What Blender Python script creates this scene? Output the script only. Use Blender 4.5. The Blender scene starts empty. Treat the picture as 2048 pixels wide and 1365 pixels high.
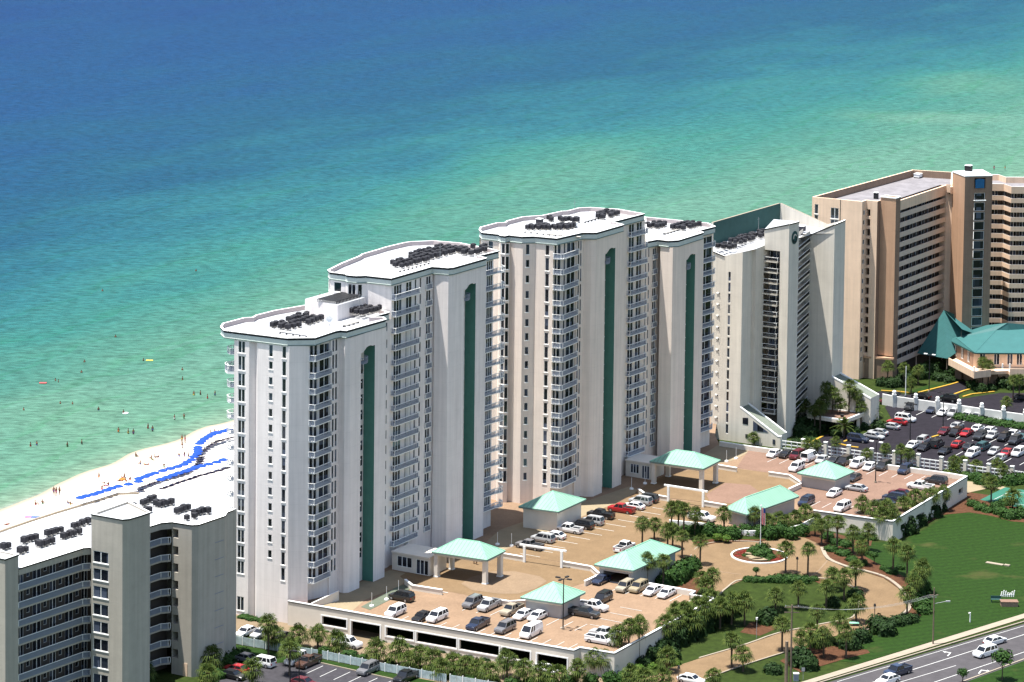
import bpy, math, random
import numpy as np
from mathutils import Vector, Matrix, noise as mnoise
rnd = random.Random(7)
S = bpy.context.scene
COL = S.collection
R = math.radians
# ------------------------------------------------------------------ camera
# survey of the place: camera 172 m above the water; F is the focal length in units of the 2048-wide frame
F, CX, CY, HC = 6120.0, 1024.0, -132.0, 172.0
_d = np.array([90.0-CX, 80700.0-CY, F]); _d /= np.linalg.norm(_d)
_f = np.array([0, 0, 1.])-_d*_d[2]; _f /= np.linalg.norm(_f)
_r = np.cross(_d, _f); _r = _r if _r[0] > 0 else -_r
CM = np.stack([_r, _f, -_d])
cam = bpy.data.cameras.new("camera"); camo = bpy.data.objects.new("camera", cam); COL.objects.link(camo)
rot = Matrix(((CM[0][0], -CM[0][1], -CM[0][2]), (CM[1][0], -CM[1][1], -CM[1][2]), (CM[2][0], -CM[2][1], -CM[2][2])))
camo.matrix_world = Matrix.Translation((0, 0, HC)) @ rot.to_4x4()
cam.sensor_width = 36; cam.lens = F/2048*36; cam.shift_y = -(682.5-CY)/2048
cam.clip_start = 5; cam.clip_end = 30000
S.camera = camo
# ------------------------------------------------------------------ world, sun, exposure
SUNV = Vector((.215, .05, -1.)).normalized()      # direction the light travels
EXPO = 1.18
W = bpy.data.worlds.new("World"); S.world = W; W.use_nodes = True
nt = W.node_tree; nt.nodes.clear()
sky = nt.nodes.new('ShaderNodeTexSky'); sky.sky_type = 'NISHITA'; sky.sun_disc = False
sky.sun_elevation = math.asin(-SUNV.z); sky.sun_rotation = math.atan2(-SUNV.x, -SUNV.y); sky.air_density = 1.2; sky.dust_density = 1.5
bg = nt.nodes.new('ShaderNodeBackground'); bg.inputs[1].default_value = 0.085
wo = nt.nodes.new('ShaderNodeOutputWorld'); nt.links.new(sky.outputs[0], bg.inputs[0]); nt.links.new(bg.outputs[0], wo.inputs[0])
sl = bpy.data.lights.new("sun", 'SUN'); sl.energy = 5.0; sl.angle = R(0.5); sl.color = (1, .965, .9)
so = bpy.data.objects.new("sun", sl); COL.objects.link(so); so.rotation_euler = SUNV.to_track_quat('-Z', 'Y').to_euler()
S.view_settings.view_transform = 'Standard'; S.view_settings.look = 'None'
S.view_settings.exposure = EXPO; S.view_settings.gamma = 1
S.cycles.max_bounces = 6; S.cycles.diffuse_bounces = 3; S.cycles.glossy_bounces = 2; S.cycles.transparent_max_bounces = 6
S.cycles.use_denoising = True
# ------------------------------------------------------------------ survey helpers: frame coordinates -> real places
def P(x, y, z=0.):
    r = CM @ np.array([x-CX, y-CY, F]); t = (z-HC)/r[2]; return (r[0]*t, r[1]*t, z)
def P2(x, y, z=0.): return P(x, y, z)[:2]
def proj(x, y, z):
    c = CM.T @ (np.array([x, y, z-HC])); return c[0]/c[2]*F+CX, c[1]/c[2]*F+CY
def LX(a, b, px, z):
    """point of the plan line a-b seen at column px (height z)"""
    c0 = CM.T @ np.array([a[0], a[1], z-HC]); c1 = CM.T @ np.array([b[0]-a[0], b[1]-a[1], 0])
    k = px-CX; t = (k*c0[2]-F*c0[0])/(F*c1[0]-k*c1[2])
    return (a[0]+t*(b[0]-a[0]), a[1]+t*(b[1]-a[1]))
def ZA(x, y, py):
    """height at plan point (x, y) seen at row py"""
    k = py-CY; c0 = CM.T @ np.array([x, y, -HC]); c1 = CM.T @ np.array([0, 0, 1.])
    return (k*c0[2]-F*c0[1])/(F*c1[1]-k*c1[2])
def sub(a, b): return (a[0]-b[0], a[1]-b[1])
def add(a, b, s=1.): return (a[0]+b[0]*s, a[1]+b[1]*s)
def unit(a): l = math.hypot(*a); return (a[0]/l, a[1]/l)
def outn(a, b): d = unit(sub(b, a)); return (d[1], -d[0])
def shift(a, b, d):
    """line a-b moved d metres inward (a->b runs left to right seen from outside)"""
    n = outn(a, b); return add(a, n, -d), add(b, n, -d)
def isect(l1, l2):
    (x1, y1), (x2, y2) = l1; (x3, y3), (x4, y4) = l2
    D = (x1-x2)*(y3-y4)-(y1-y2)*(x3-x4)
    if abs(D) < 1e-6: return l2[0]
    a = x1*y2-y1*x2; b = x3*y4-y3*x4
    return ((a*(x3-x4)-(x1-x2)*b)/D, (a*(y3-y4)-(y1-y2)*b)/D)
def inset(poly, d):
    """closed polygon (left-to-right along its front = outward normals by outn) moved inward by d"""
    n = len(poly); out = []
    for i in range(n):
        a, b, c = poly[i-1], poly[i], poly[(i+1) % n]
        l1 = shift(a, b, d); l2 = shift(b, c, d)
        p = isect(l1, l2)
        u = unit(sub(b, a)); v = unit(sub(c, b))
        if abs(u[0]*v[1]-u[1]*v[0]) < .12 or math.hypot(*sub(p, b)) > abs(d)*3+.01: p = add(b, outn(a, c), -d)
        out.append(p)
    return out
DA = (math.sin(R(31)), math.cos(R(31))); DB = (DA[1], -DA[0])        # the two street directions of the resort
YA = math.atan2(DA[1], DA[0]); YB = math.atan2(DB[1], DB[0])
def lin(c): return tuple(((v/255)/12.92 if v <= 10 else ((v/255+.055)/1.055)**2.4) for v in c)
KD = 3.55       # daylight on level ground at this exposure: converts a colour seen in the sun to a base colour
def srf(r, g, b, k=KD): return tuple(min(.9, v/k) for v in lin((r, g, b)))
# ------------------------------------------------------------------ materials
MATS = {}
def mat(name, col, rough=.8, var=.12, scale=.6, bump=0., bscale=8., metal=0., spec=.12, fn=None, coat=0):
    m = bpy.data.materials.new(name); m.use_nodes = True; t = m.node_tree; N = t.nodes; L = t.links
    b = N['Principled BSDF']; b.inputs['Roughness'].default_value = rough; b.inputs['Metallic'].default_value = metal
    b.inputs['Specular IOR Level'].default_value = spec; b.inputs['Coat Weight'].default_value = coat
    g = N.new('ShaderNodeNewGeometry')
    if isinstance(col, str):
        oi = N.new('ShaderNodeObjectInfo'); src = oi.outputs['Color']
    else:
        rg = N.new('ShaderNodeRGB'); rg.outputs[0].default_value = (*col, 1); src = rg.outputs[0]
    if var > 0:
        n = N.new('ShaderNodeTexNoise'); n.inputs['Scale'].default_value = scale; n.inputs['Detail'].default_value = 6; n.inputs['Roughness'].default_value = .65
        L.new(g.outputs['Position'], n.inputs['Vector'])
        mr = N.new('ShaderNodeMapRange'); mr.inputs[1].default_value = .3; mr.inputs[2].default_value = .7; mr.inputs[3].default_value = 1-var; mr.inputs[4].default_value = 1+var
        L.new(n.outputs[0], mr.inputs[0])
        mx = N.new('ShaderNodeVectorMath'); mx.operation = 'SCALE'; L.new(src, mx.inputs[0]); L.new(mr.outputs[0], mx.inputs['Scale']); src = mx.outputs[0]
    if fn: src = fn(N, L, g, src)
    L.new(src, b.inputs['Base Color'])
    if bump > 0:
        n2 = N.new('ShaderNodeTexNoise'); n2.inputs['Scale'].default_value = bscale; n2.inputs['Detail'].default_value = 3; L.new(g.outputs['Position'], n2.inputs['Vector'])
        bp = N.new('ShaderNodeBump'); bp.inputs['Strength'].default_value = bump; bp.inputs['Distance'].default_value = .1; L.new(n2.outputs[0], bp.inputs['Height']); L.new(bp.outputs[0], b.inputs['Normal'])
    MATS[name] = m; return m
def mmath(N, L, op, a, b=None, c=None):
    n = N.new('ShaderNodeMath'); n.operation = op
    for i, v in enumerate((a, b, c)):
        if v is None: continue
        if isinstance(v, (int, float)): n.inputs[i].default_value = v
        else: L.new(v, n.inputs[i])
    return n.outputs[0]
def mixc(N, L, fac, a, b):
    n = N.new('ShaderNodeMix'); n.data_type = 'RGBA'
    for s, v in (('Factor', fac), ('A', a), ('B', b)):
        i = [k for k in n.inputs if k.name == s and k.enabled][0] if True else None
        if isinstance(v, (int, float)): i.default_value = v
        elif isinstance(v, tuple): i.default_value = (*v, 1) if len(v) == 3 else v
        else: L.new(v, i)
    return [o for o in n.outputs if o.enabled][0]
def sep(N, L, g):
    s = N.new('ShaderNodeSeparateXYZ'); L.new(g.outputs['Position'], s.inputs[0]); return s
def joints(pitch, off, dark=.95, w=.03):
    """thin horizontal plaster joints at every floor, faint vertical weather streaks"""
    def fn(N, L, g, src):
        s = sep(N, L, g)
        u = mmath(N, L, 'FRACT', mmath(N, L, 'DIVIDE', mmath(N, L, 'SUBTRACT', s.outputs[2], off), pitch))
        j = mmath(N, L, 'LESS_THAN', u, w)
        f = mmath(N, L, 'SUBTRACT', 1., mmath(N, L, 'MULTIPLY', j, 1-dark))
        mp = N.new('ShaderNodeMapping'); mp.inputs['Scale'].default_value = (1.5, 1.5, .05); L.new(g.outputs['Position'], mp.inputs[0])
        n = N.new('ShaderNodeTexNoise'); n.inputs['Scale'].default_value = 1.; n.inputs['Detail'].default_value = 4; L.new(mp.outputs[0], n.inputs['Vector'])
        st = mmath(N, L, 'MULTIPLY_ADD', n.outputs[0], .38, .81)
        f = mmath(N, L, 'MULTIPLY', f, st)
        v = N.new('ShaderNodeVectorMath'); v.operation = 'SCALE'; L.new(src, v.inputs[0]); L.new(f, v.inputs['Scale']); return v.outputs[0]
    return fn
def seams(ang, pitch, dark=.8, w=.12):
    def fn(N, L, g, src):
        s = sep(N, L, g)
        c = mmath(N, L, 'ADD', mmath(N, L, 'MULTIPLY', s.outputs[0], math.cos(ang)), mmath(N, L, 'MULTIPLY', s.outputs[1], math.sin(ang)))
        u = mmath(N, L, 'FRACT', mmath(N, L, 'DIVIDE', c, pitch)); j = mmath(N, L, 'LESS_THAN', u, w)
        f = mmath(N, L, 'SUBTRACT', 1., mmath(N, L, 'MULTIPLY', j, 1-dark))
        v = N.new('ShaderNodeVectorMath'); v.operation = 'SCALE'; L.new(src, v.inputs[0]); L.new(f, v.inputs['Scale']); return v.outputs[0]
    return fn
def glassfn(N, L, g, src):
    """rooms behind the panes differ: curtains drawn or open"""
    v = N.new('ShaderNodeVectorMath'); v.operation = 'SNAP'; v.inputs[1].default_value = (1.3, 1.3, 2.98); L.new(g.outputs['Position'], v.inputs[0])
    wn = N.new('ShaderNodeTexWhiteNoise'); L.new(v.outputs[0], wn.inputs['Vector'])
    f = mmath(N, L, 'MULTIPLY_ADD', mmath(N, L, 'POWER', wn.outputs['Value'], 3.5), 4.5, .5)
    s = N.new('ShaderNodeVectorMath'); s.operation = 'SCALE'; L.new(src, s.inputs[0]); L.new(f, s.inputs['Scale']); return s.outputs[0]
M_WALLW = mat('stucco_white', (.80, .74, .715), .85, .05, .25, fn=joints(2.98, 4.6))
M_WALLE = mat('stucco_cream', (.78, .675, .595), .85, .05, .25, fn=joints(2.98, 4.6))
M_WALLS = mat('stucco_ivory', (.68, .625, .54), .85, .05, .3, fn=joints(2.6, .5))
M_WALLP = mat('stucco_tan', (.76, .56, .41), .85, .06, .3, fn=joints(2.53, .3))
M_WALLO = mat('stucco_orange', (.50, .31, .20), .85, .06, .3, fn=joints(2.53, .3))
M_BRICKP = mat('brown_brick', (.27, .185, .135), .85, .1, .4, fn=joints(1.26, .3, .85))
M_WALL0 = mat('stucco_grey_beige', (.43, .395, .34), .9, .06, .4, bump=.12, bscale=3., fn=joints(1.5, .3, .95))
M_GALL = mat('gallery_wall_shade_brown', (.105, .088, .076), .9, .1, .5)  # brown wall, base darkened further to carry the deep shade of the recesses
M_BANDP = mat('stucco_band_shaded', (.56, .46, .385), .85, .06, .3)  # duller copy of the tan stucco, shade of the gallery facade painted in
M_WALLD = mat('stucco_podium', (.68, .62, .54), .85, .06, .4)
M_PAV = mat('stucco_pavilion', (.42, .40, .385), .85, .06, .5)
M_TRIM = mat('white_paint', (.84, .84, .82), .5, .03, 1.)
M_CORN = mat('pale_green_trim', (.56, .61, .58), .6, .05, 1.)
M_GTRIM = mat('grey_green_trim', (.16, .22, .20), .6, .05, 1.)
M_DARK = mat('dark_metal_edge', (.015, .017, .02), .5, .05, 1.)
M_ROOFW = mat('roof_membrane_white', (.36, .37, .39), .8, .16, .22)
M_PARAP = mat('parapet_inner_face', (.46, .395, .385), .85, .08, .5)
M_ROOFG = mat('roof_gravel_pale', (.19, .18, .19), .9, .22, .35)
M_GLASS = mat('window_glass', (.018, .022, .032), .12, 0, fn=glassfn, spec=.5)
M_GLASSB = mat('shadowed_opening', (.008, .009, .012), .5, 0)
M_RAIL = mat('railing_paint', (.24, .27, .335), .5, .04, 1.)
M_GREENW = mat('green_wall_paint', (.075, .20, .165), .7, .08, .8)
M_GROOF = mat('mint_metal_roof', (.20, .35, .27), .5, .08, .5, fn=seams(YA, .8, .68, .18))
M_GROOF2 = mat('mint_metal_roof_cross', (.20, .35, .27), .5, .08, .5, fn=seams(YB, .8, .68, .18))
M_TEAL = mat('teal_metal_roof', (.04, .125, .125), .5, .07, .5, fn=seams(YA+.3, .7, .88))
M_TEALD = mat('dark_teal_roofing', (.035, .085, .08), .8, .1, .5)
M_OLIVE = mat('grey_green_shingles', (.16, .18, .15), .9, .12, .8)
M_ASPH = mat('asphalt', (.042, .040, .046), .9, .22, .8, bump=.2)
M_ASPHD = mat('asphalt_dark', (.016, .014, .019), .9, .25, .6, bump=.2)
M_ROAD = mat('road_asphalt', (.062, .058, .062), .9, .15, .5)
M_CONC = mat('concrete', (.27, .23, .18), .9, .1, .7)
M_PAINTW = mat('road_paint_white', (.5, .5, .48), .7, .12, 2.)
M_PAINTY = mat('kerb_paint_yellow', (.42, .26, .04), .7, .1, 2.)
M_AC = mat('ac_housing', (.06, .057, .065), .6, .2, 2.)
M_ACF = mat('ac_fan_grille', (.11, .11, .115), .5, .2, 4.)
M_ACW = mat('ac_stand', (.5, .47, .42), .7, .1, 2.)
M_TRUNK = mat('palm_trunk', (.10, .075, .055), .95, .35, 3.)
M_CARG = mat('car_glass', (.01, .012, .016), .08, 0, spec=.6)
M_TYRE = mat('tyre_rubber', (.012, .012, .012), .8, 0)
M_RIM = mat('wheel_rim', (.35, .35, .36), .35, 0, metal=.6)
M_HEADL = mat('headlight_lens', (.6, .6, .62), .15, 0)
M_TAILL = mat('tail_light_lens', (.3, .02, .02), .2, 0)
M_CAR = mat('car_paint', 'obj', .28, 0, spec=.5, coat=.6)
M_WOOD = mat('weathered_wood', (.20, .15, .11), .9, .25, 2.)
M_POLE = mat('dark_pole_paint', (.03, .03, .032), .5, .1, 1.)
M_GALV = mat('galvanised_steel', (.32, .33, .34), .5, .1, 1.)
M_SKIN = mat('skin', (.19, .10, .065), .6, .05, 3.)
M_CLOTH = mat('swimwear_cloth', 'obj', .8, 0)
M_HAIR = mat('hair', (.03, .02, .015), .7, 0)
M_BLUE = mat('umbrella_canvas_blue', (.013, .055, .29), .8, .04, 2.)
M_LOUNGE = mat('lounger_dark_fabric', (.07, .055, .08), .8, .1, 3.)
def leafmat(name, c, c2):
    def fn(N, L, g, src):
        n = N.new('ShaderNodeTexNoise'); n.inputs['Scale'].default_value = 1.3; n.inputs['Detail'].default_value = 3; L.new(g.outputs['Position'], n.inputs['Vector'])
        mr = N.new('ShaderNodeMapRange'); mr.inputs[1].default_value = .35; mr.inputs[2].default_value = .65; L.new(n.outputs[0], mr.inputs[0])
        return mixc(N, L, mr.outputs[0], src, c2)
    return mat(name, c, .65, .3, 6., fn=fn, spec=.12)
M_PALM = leafmat('palm_leaf', (.020, .042, .007), (.085, .112, .022))
M_PALMD = leafmat('dry_palm_leaf', (.10, .075, .035), (.06, .045, .02))
M_LEAF = leafmat('shrub_leaf', (.014, .042, .008), (.03, .068, .012))
M_LEAFB = leafmat('bright_shrub_leaf', (.04, .095, .012), (.075, .12, .018))
M_LEAFD = leafmat('dark_shrub_leaf', (.009, .024, .006), (.018, .040, .009))
M_LEAFR = leafmat('red_flower_bed', (.20, .012, .015), (.07, .035, .015))
# ------------------------------------------------------------------ mesh helper
class MB:
    def __init__(s): s.v = []; s.f = []; s.m = []; s.mats = []
    def mi(s, m):
        if m not in s.mats: s.mats.append(m)
        return s.mats.index(m)
    def face(s, pts, m):
        k = len(s.v); s.v += [tuple(p) for p in pts]; s.f.append(tuple(range(k, k+len(pts)))); s.m.append(s.mi(m))
    def idx(s, vs, fs, m):
        k = len(s.v); s.v += [tuple(p) for p in vs]; j = s.mi(m)
        for f in fs: s.f.append(tuple(k+i for i in f)); s.m.append(j)
    def box(s, x0, y0, z0, x1, y1, z1, m, M=None):
        vs = [(x0, y0, z0), (x1, y0, z0), (x1, y1, z0), (x0, y1, z0), (x0, y0, z1), (x1, y0, z1), (x1, y1, z1), (x0, y1, z1)]
        if M is not None: vs = [tuple(M @ Vector(v)) for v in vs]
        s.idx(vs, [(3, 2, 1, 0), (4, 5, 6, 7), (0, 1, 5, 4), (1, 2, 6, 5), (2, 3, 7, 6), (3, 0, 4, 7)], m)
    def prism(s, poly, z0, z1, m, mtop=None, ztops=None):
        """poly clockwise seen from above with outward = outn"""
        n = len(poly)
        zt = ztops or [z1]*n
        for i in range(n):
            a, b = poly[i], poly[(i+1) % n]
            s.face([(*a, z0), (*b, z0), (*b, zt[(i+1) % n]), (*a, zt[i])], m)
        s.face([(*p, z) for p, z in zip(poly, zt)], mtop or m)
        s.face([(*p, z0) for p in reversed(poly)], m)
    def wallstrip(s, a, b, t, z0, z1, m, za=None):
        """a free wall a->b of thickness t"""
        n = outn(a, b); a2 = add(a, n, -t); b2 = add(b, n, -t)
        s.prism([a, b, b2, a2], z0, z1, m)
    def tube(s, p, q, r0, r1, m, n=6, cap=True):
        p = Vector(p); q = Vector(q); d = (q-p).normalized()
        u = d.orthogonal().normalized(); w = d.cross(u); k = len(s.v); j = s.mi(m)
        for c, r in ((p, r0), (q, r1)):
            for i in range(n):
                a = 2*math.pi*i/n; s.v.append(tuple(c+u*math.cos(a)*r+w*math.sin(a)*r))
        for i in range(n):
            s.f.append((k+i, k+(i+1) % n, k+n+(i+1) % n, k+n+i)); s.m.append(j)
        if cap: s.f.append(tuple(k+n+i for i in range(n))); s.m.append(j)
    def join(s, other, M):
        k = len(s.v); s.v += [tuple(M @ Vector(v)) for v in other.v]
        mm = [s.mi(x) for x in other.mats]
        for f, j in zip(other.f, other.m): s.f.append(tuple(k+i for i in f)); s.m.append(mm[j])
    def mesh(s, name, smooth=False):
        me = bpy.data.meshes.new(name); me.from_pydata(s.v, [], s.f)
        for m in s.mats: me.materials.append(m)
        if s.m: me.polygons.foreach_set('material_index', s.m)
        if smooth: me.polygons.foreach_set('use_smooth', [True]*len(me.polygons))
        me.update(); return me
def link(name, data, parent=None, loc=None, rz=0., mw=None):
    o = bpy.data.objects.new(name, data); COL.objects.link(o)
    if loc is not None: o.location = loc
    if rz: o.rotation_euler = (0, 0, rz)
    if mw is not None: o.matrix_local = mw
    if parent is not None: o.parent = parent
    return o
def tag(o, label=None, cat=None, group=None, kind=None):
    if label: o['label'] = label
    if cat: o['category'] = cat
    if group: o['group'] = group
    if kind: o['kind'] = kind
    return o
def thing(name, label, cat, loc=(0, 0, 0), rz=0., group=None):
    return tag(link(name, None, None, loc, rz), label, cat, group)
ORD = "first second third fourth fifth sixth seventh eighth ninth tenth eleventh twelfth thirteenth fourteenth fifteenth sixteenth seventeenth eighteenth nineteenth twentieth".split()
def nth(i):
    if i < 20: return ORD[i]
    tens = {2: 'twenty', 3: 'thirty', 4: 'forty', 5: 'fifty'}[(i+1)//10]; u = (i+1) % 10
    return (tens[:-1]+'ieth') if u == 0 else tens+'-'+ORD[u-1]
# ------------------------------------------------------------------ facade kit
def wall(mb, a, b, z0, z1, m, cols=(), z1b=None, rev=.14, mrev=None):
    """wall a->b (left to right seen from outside) with real openings; cols = [(u0, u1, [(v0, v1), ...])]"""
    d = unit(sub(b, a)); Lw = math.hypot(*sub(b, a)); inn = (-d[1], d[0]); z1b = z1 if z1b is None else z1b
    top = lambda u: z1+(z1b-z1)*u/Lw
    pt = lambda u, z, dep=0.: (a[0]+d[0]*u+inn[0]*dep, a[1]+d[1]*u+inn[1]*dep, z)
    u = 0.
    for (u0, u1, vs) in sorted(cols, key=lambda c: c[0]):
        u0 = max(u0, u+.001); u1 = min(u1, Lw-.001)
        if u1 <= u0: continue
        mb.face([pt(u, z0), pt(u0, z0), pt(u0, top(u0)), pt(u, top(u))], m)
        z = z0
        for (v0, v1) in sorted(vs):
            v0 = max(v0, z+.001)
            mb.face([pt(u0, z), pt(u1, z), pt(u1, v0), pt(u0, v0)], m)
            mr = mrev or m
            mb.face([pt(u0, v0), pt(u1, v0), pt(u1, v0, rev), pt(u0, v0, rev)], mr)
            mb.face([pt(u0, v1, rev), pt(u1, v1, rev), pt(u1, v1), pt(u0, v1)], mr)
            mb.face([pt(u0, v0, rev), pt(u0, v1, rev), pt(u0, v1), pt(u0, v0)], mr)
            mb.face([pt(u1, v0), pt(u1, v1), pt(u1, v1, rev), pt(u1, v0, rev)], mr)
            z = v1
        mb.face([pt(u0, z), pt(u1, z), pt(u1, top(u1)), pt(u0, top(u0))], m)
        u = u1
    mb.face([pt(u, z0), pt(Lw, z0), pt(Lw, top(Lw)), pt(u, top(u))], m)
def face_mw(a, b, u, z, dep=0.):
    d = unit(sub(b, a)); inn = (-d[1], d[0])
    return Matrix.Translation((a[0]+d[0]*u+inn[0]*dep, a[1]+d[1]*u+inn[1]*dep, z)) @ Matrix.Rotation(math.atan2(d[1], d[0]), 4, 'Z')
_cache = {}
def win_mesh(w, h, mull=(), sill=False, sash=False):
    k = ('w', round(w, 2), round(h, 2), tuple(mull), sill, sash)
    if k in _cache: return _cache[k]
    g = MB(); g.face([(0, .11, 0), (w, .11, 0), (w, .11, h), (0, .11, h)], M_GLASS)
    f = MB(); t = min(.07, w*.07)
    for (x0, z0, x1, z1) in [(0, 0, w, t), (0, h-t, w, h), (0, t, t, h-t), (w-t, t, w, h-t)]+[(w*q-t, t, w*q+t, h-t) for q in mull]+([(t, h*.5-.04, w-t, h*.5+.04)] if sash else []):
        f.box(x0+.004, .03, z0+.004, x1-.004, .105, z1-.004, M_TRIM)
    if sill: f.box(-.12, -.07, -.15, w+.12, .02, -.003, M_TRIM)
    _cache[k] = (g, f, g.mesh('pane'), f.mesh('frame')); return _cache[k]
def rail_mesh(path, h=1.05, closed_ends=True, slab=None, th=.18, step=.26, mslab=None, mrail=None, mtop=None):
    """balcony: slab polygon + railing along path (local plan coordinates)"""
    sl = MB(); sl.prism(slab, -th, 0, mslab or M_TRIM)
    rl = MB(); mr = mrail or M_RAIL
    for a, b in zip(path[:-1], path[1:]):
        L = math.hypot(*sub(b, a))
        if L < .05: continue
        d = unit(sub(b, a)); M = Matrix.Translation((a[0], a[1], 0)) @ Matrix.Rotation(math.atan2(d[1], d[0]), 4, 'Z')
        rl.box(0, -.05, h-.09, L, .05, h, mtop or M_TRIM, M); rl.box(0, -.03, .1, L, .03, .17, mr, M)
        n = max(1, int(L/step))
        for i in range(n+1):
            x = L*i/n; w = .075 if i not in (0, n) else .06
            rl.box(x-w, -.022, .005, x+w, .022, h-.09, mr if i not in (0, n) else (mtop or M_TRIM), M)
    return sl, rl
class Building:
    """collects the pieces of one building; the largest 100 of a kind become parts, the rest one part of that kind"""
    def __init__(s, name, label, loc):
        s.root = thing(name, label, 'building', loc); s.loc = Vector(loc); s.items = {}
    def part(s, name, mb, label=None):
        o = link(name, mb.mesh(name), s.root, None); o.location = -s.loc
        if label: o['label'] = label
        return o
    def add(s, kind, main, mw, kids=(), weight=1.):
        s.items.setdefault(kind, []).append((weight, main, mw, kids))
    def window(s, a, b, u0, u1, z0, z1, mull=(), sill=False, sash=False, weight=None, kind='window'):
        g, f, gm, fm = win_mesh(u1-u0, z1-z0, mull, sill, sash)
        s.add(kind, (g, gm), face_mw(a, b, u0, z0), [('frame', f, fm)], weight or (u1-u0)*(z1-z0))
    def finish(s, limit=100):
        for kind, its in s.items.items():
            its.sort(key=lambda t: -t[0]); T = Matrix.Translation(-s.loc)
            for (w, (mb, me), mw, kids) in its[:limit]:
                o = link(kind, me, s.root, mw=T @ mw)
                for (kn, kmb, kme) in kids: link(kn, kme, o)
            if its[limit:]:
                al = MB()
                for (w, (mb, me), mw, kids) in its[limit:]:
                    al.join(mb, mw)
                    for k in kids: al.join(k[1], mw)
                o = s.part(kind, al); o['kind'] = 'stuff'
def ring(mb, poly, prof, closed=True):
    """sweep a cornice profile [(inset, z, material)] round a polygon"""
    rs = [([*inset(poly, d)] if abs(d) > 1e-6 else poly, z, m) for d, z, m in prof]
    n = len(poly)
    for (p0, z0, m0), (p1, z1, m1) in zip(rs[:-1], rs[1:]):
        for i in range(n if closed else n-1):
            j = (i+1) % n
            mb.face([(*p0[i], z0), (*p0[j], z0), (*p1[j], z1), (*p1[i], z1)], m1)
def simple_obj(name, mb, label, cat, group=None, kind=None, smooth=False):
    o = link(name, mb.mesh(name, smooth)); return tag(o, label, cat, group, kind)
# ------------------------------------------------------------------ the two stepped resort towers
ZD = 3.6                                             # parking deck level
SLAB = [56.2, 52.9, 49.6, 46.3]+[43.32-2.98*k for k in range(14)]       # floor levels, top down (last = deck)
def heads(i): return (SLAB[i-1] if i else 59.3)-.12
def local(a, b, p):
    d = unit(sub(b, a)); inn = (-d[1], d[0]); q = sub(p, a); return (q[0]*d[0]+q[1]*d[1], q[0]*inn[0]+q[1]*inn[1])
def balcony_stack(B, org, dirp, path, slabpoly, levels, weight=8., h=1.05, **kw):
    """path and slabpoly given in plan coordinates; org, dirp give the local frame"""
    lp = [local(org, dirp, p) for p in path]; ls = [local(org, dirp, p) for p in slabpoly]
    sl, rl = rail_mesh(lp, h, slab=ls, **kw); ms, mr = sl.mesh('balcony'), rl.mesh('railing')
    for i, z in enumerate(levels): B.add('balcony', (sl, ms), face_mw(org, dirp, 0, z), [('railing', rl, mr)], weight+z*.01)
def roof_cap(B, poly, zt, deck, mw, name='roof', drop=.9, back=True):
    r = MB()
    ring(r, poly, [(.3, zt-1.62, mw), (.08, zt-1.55, M_GTRIM), (.08, zt-1.36, M_GTRIM), (.15, zt-1.34, M_CORN), (.12, zt-.62, M_CORN), (.15, zt-.5, M_CORN), (.2, zt-.49, M_DARK), (.2, zt-.32, M_DARK), (0, zt-.3, M_DARK), (0, zt-.1, M_DARK), (0.01, zt-.1, M_TRIM), (0.01, zt, M_TRIM), (.38, zt, M_TRIM), (.38, zt-drop, M_PARAP)])
    r.face([(*p, zt-drop) for p in inset(poly, .38)], deck)
    return B.part(name, r)
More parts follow.
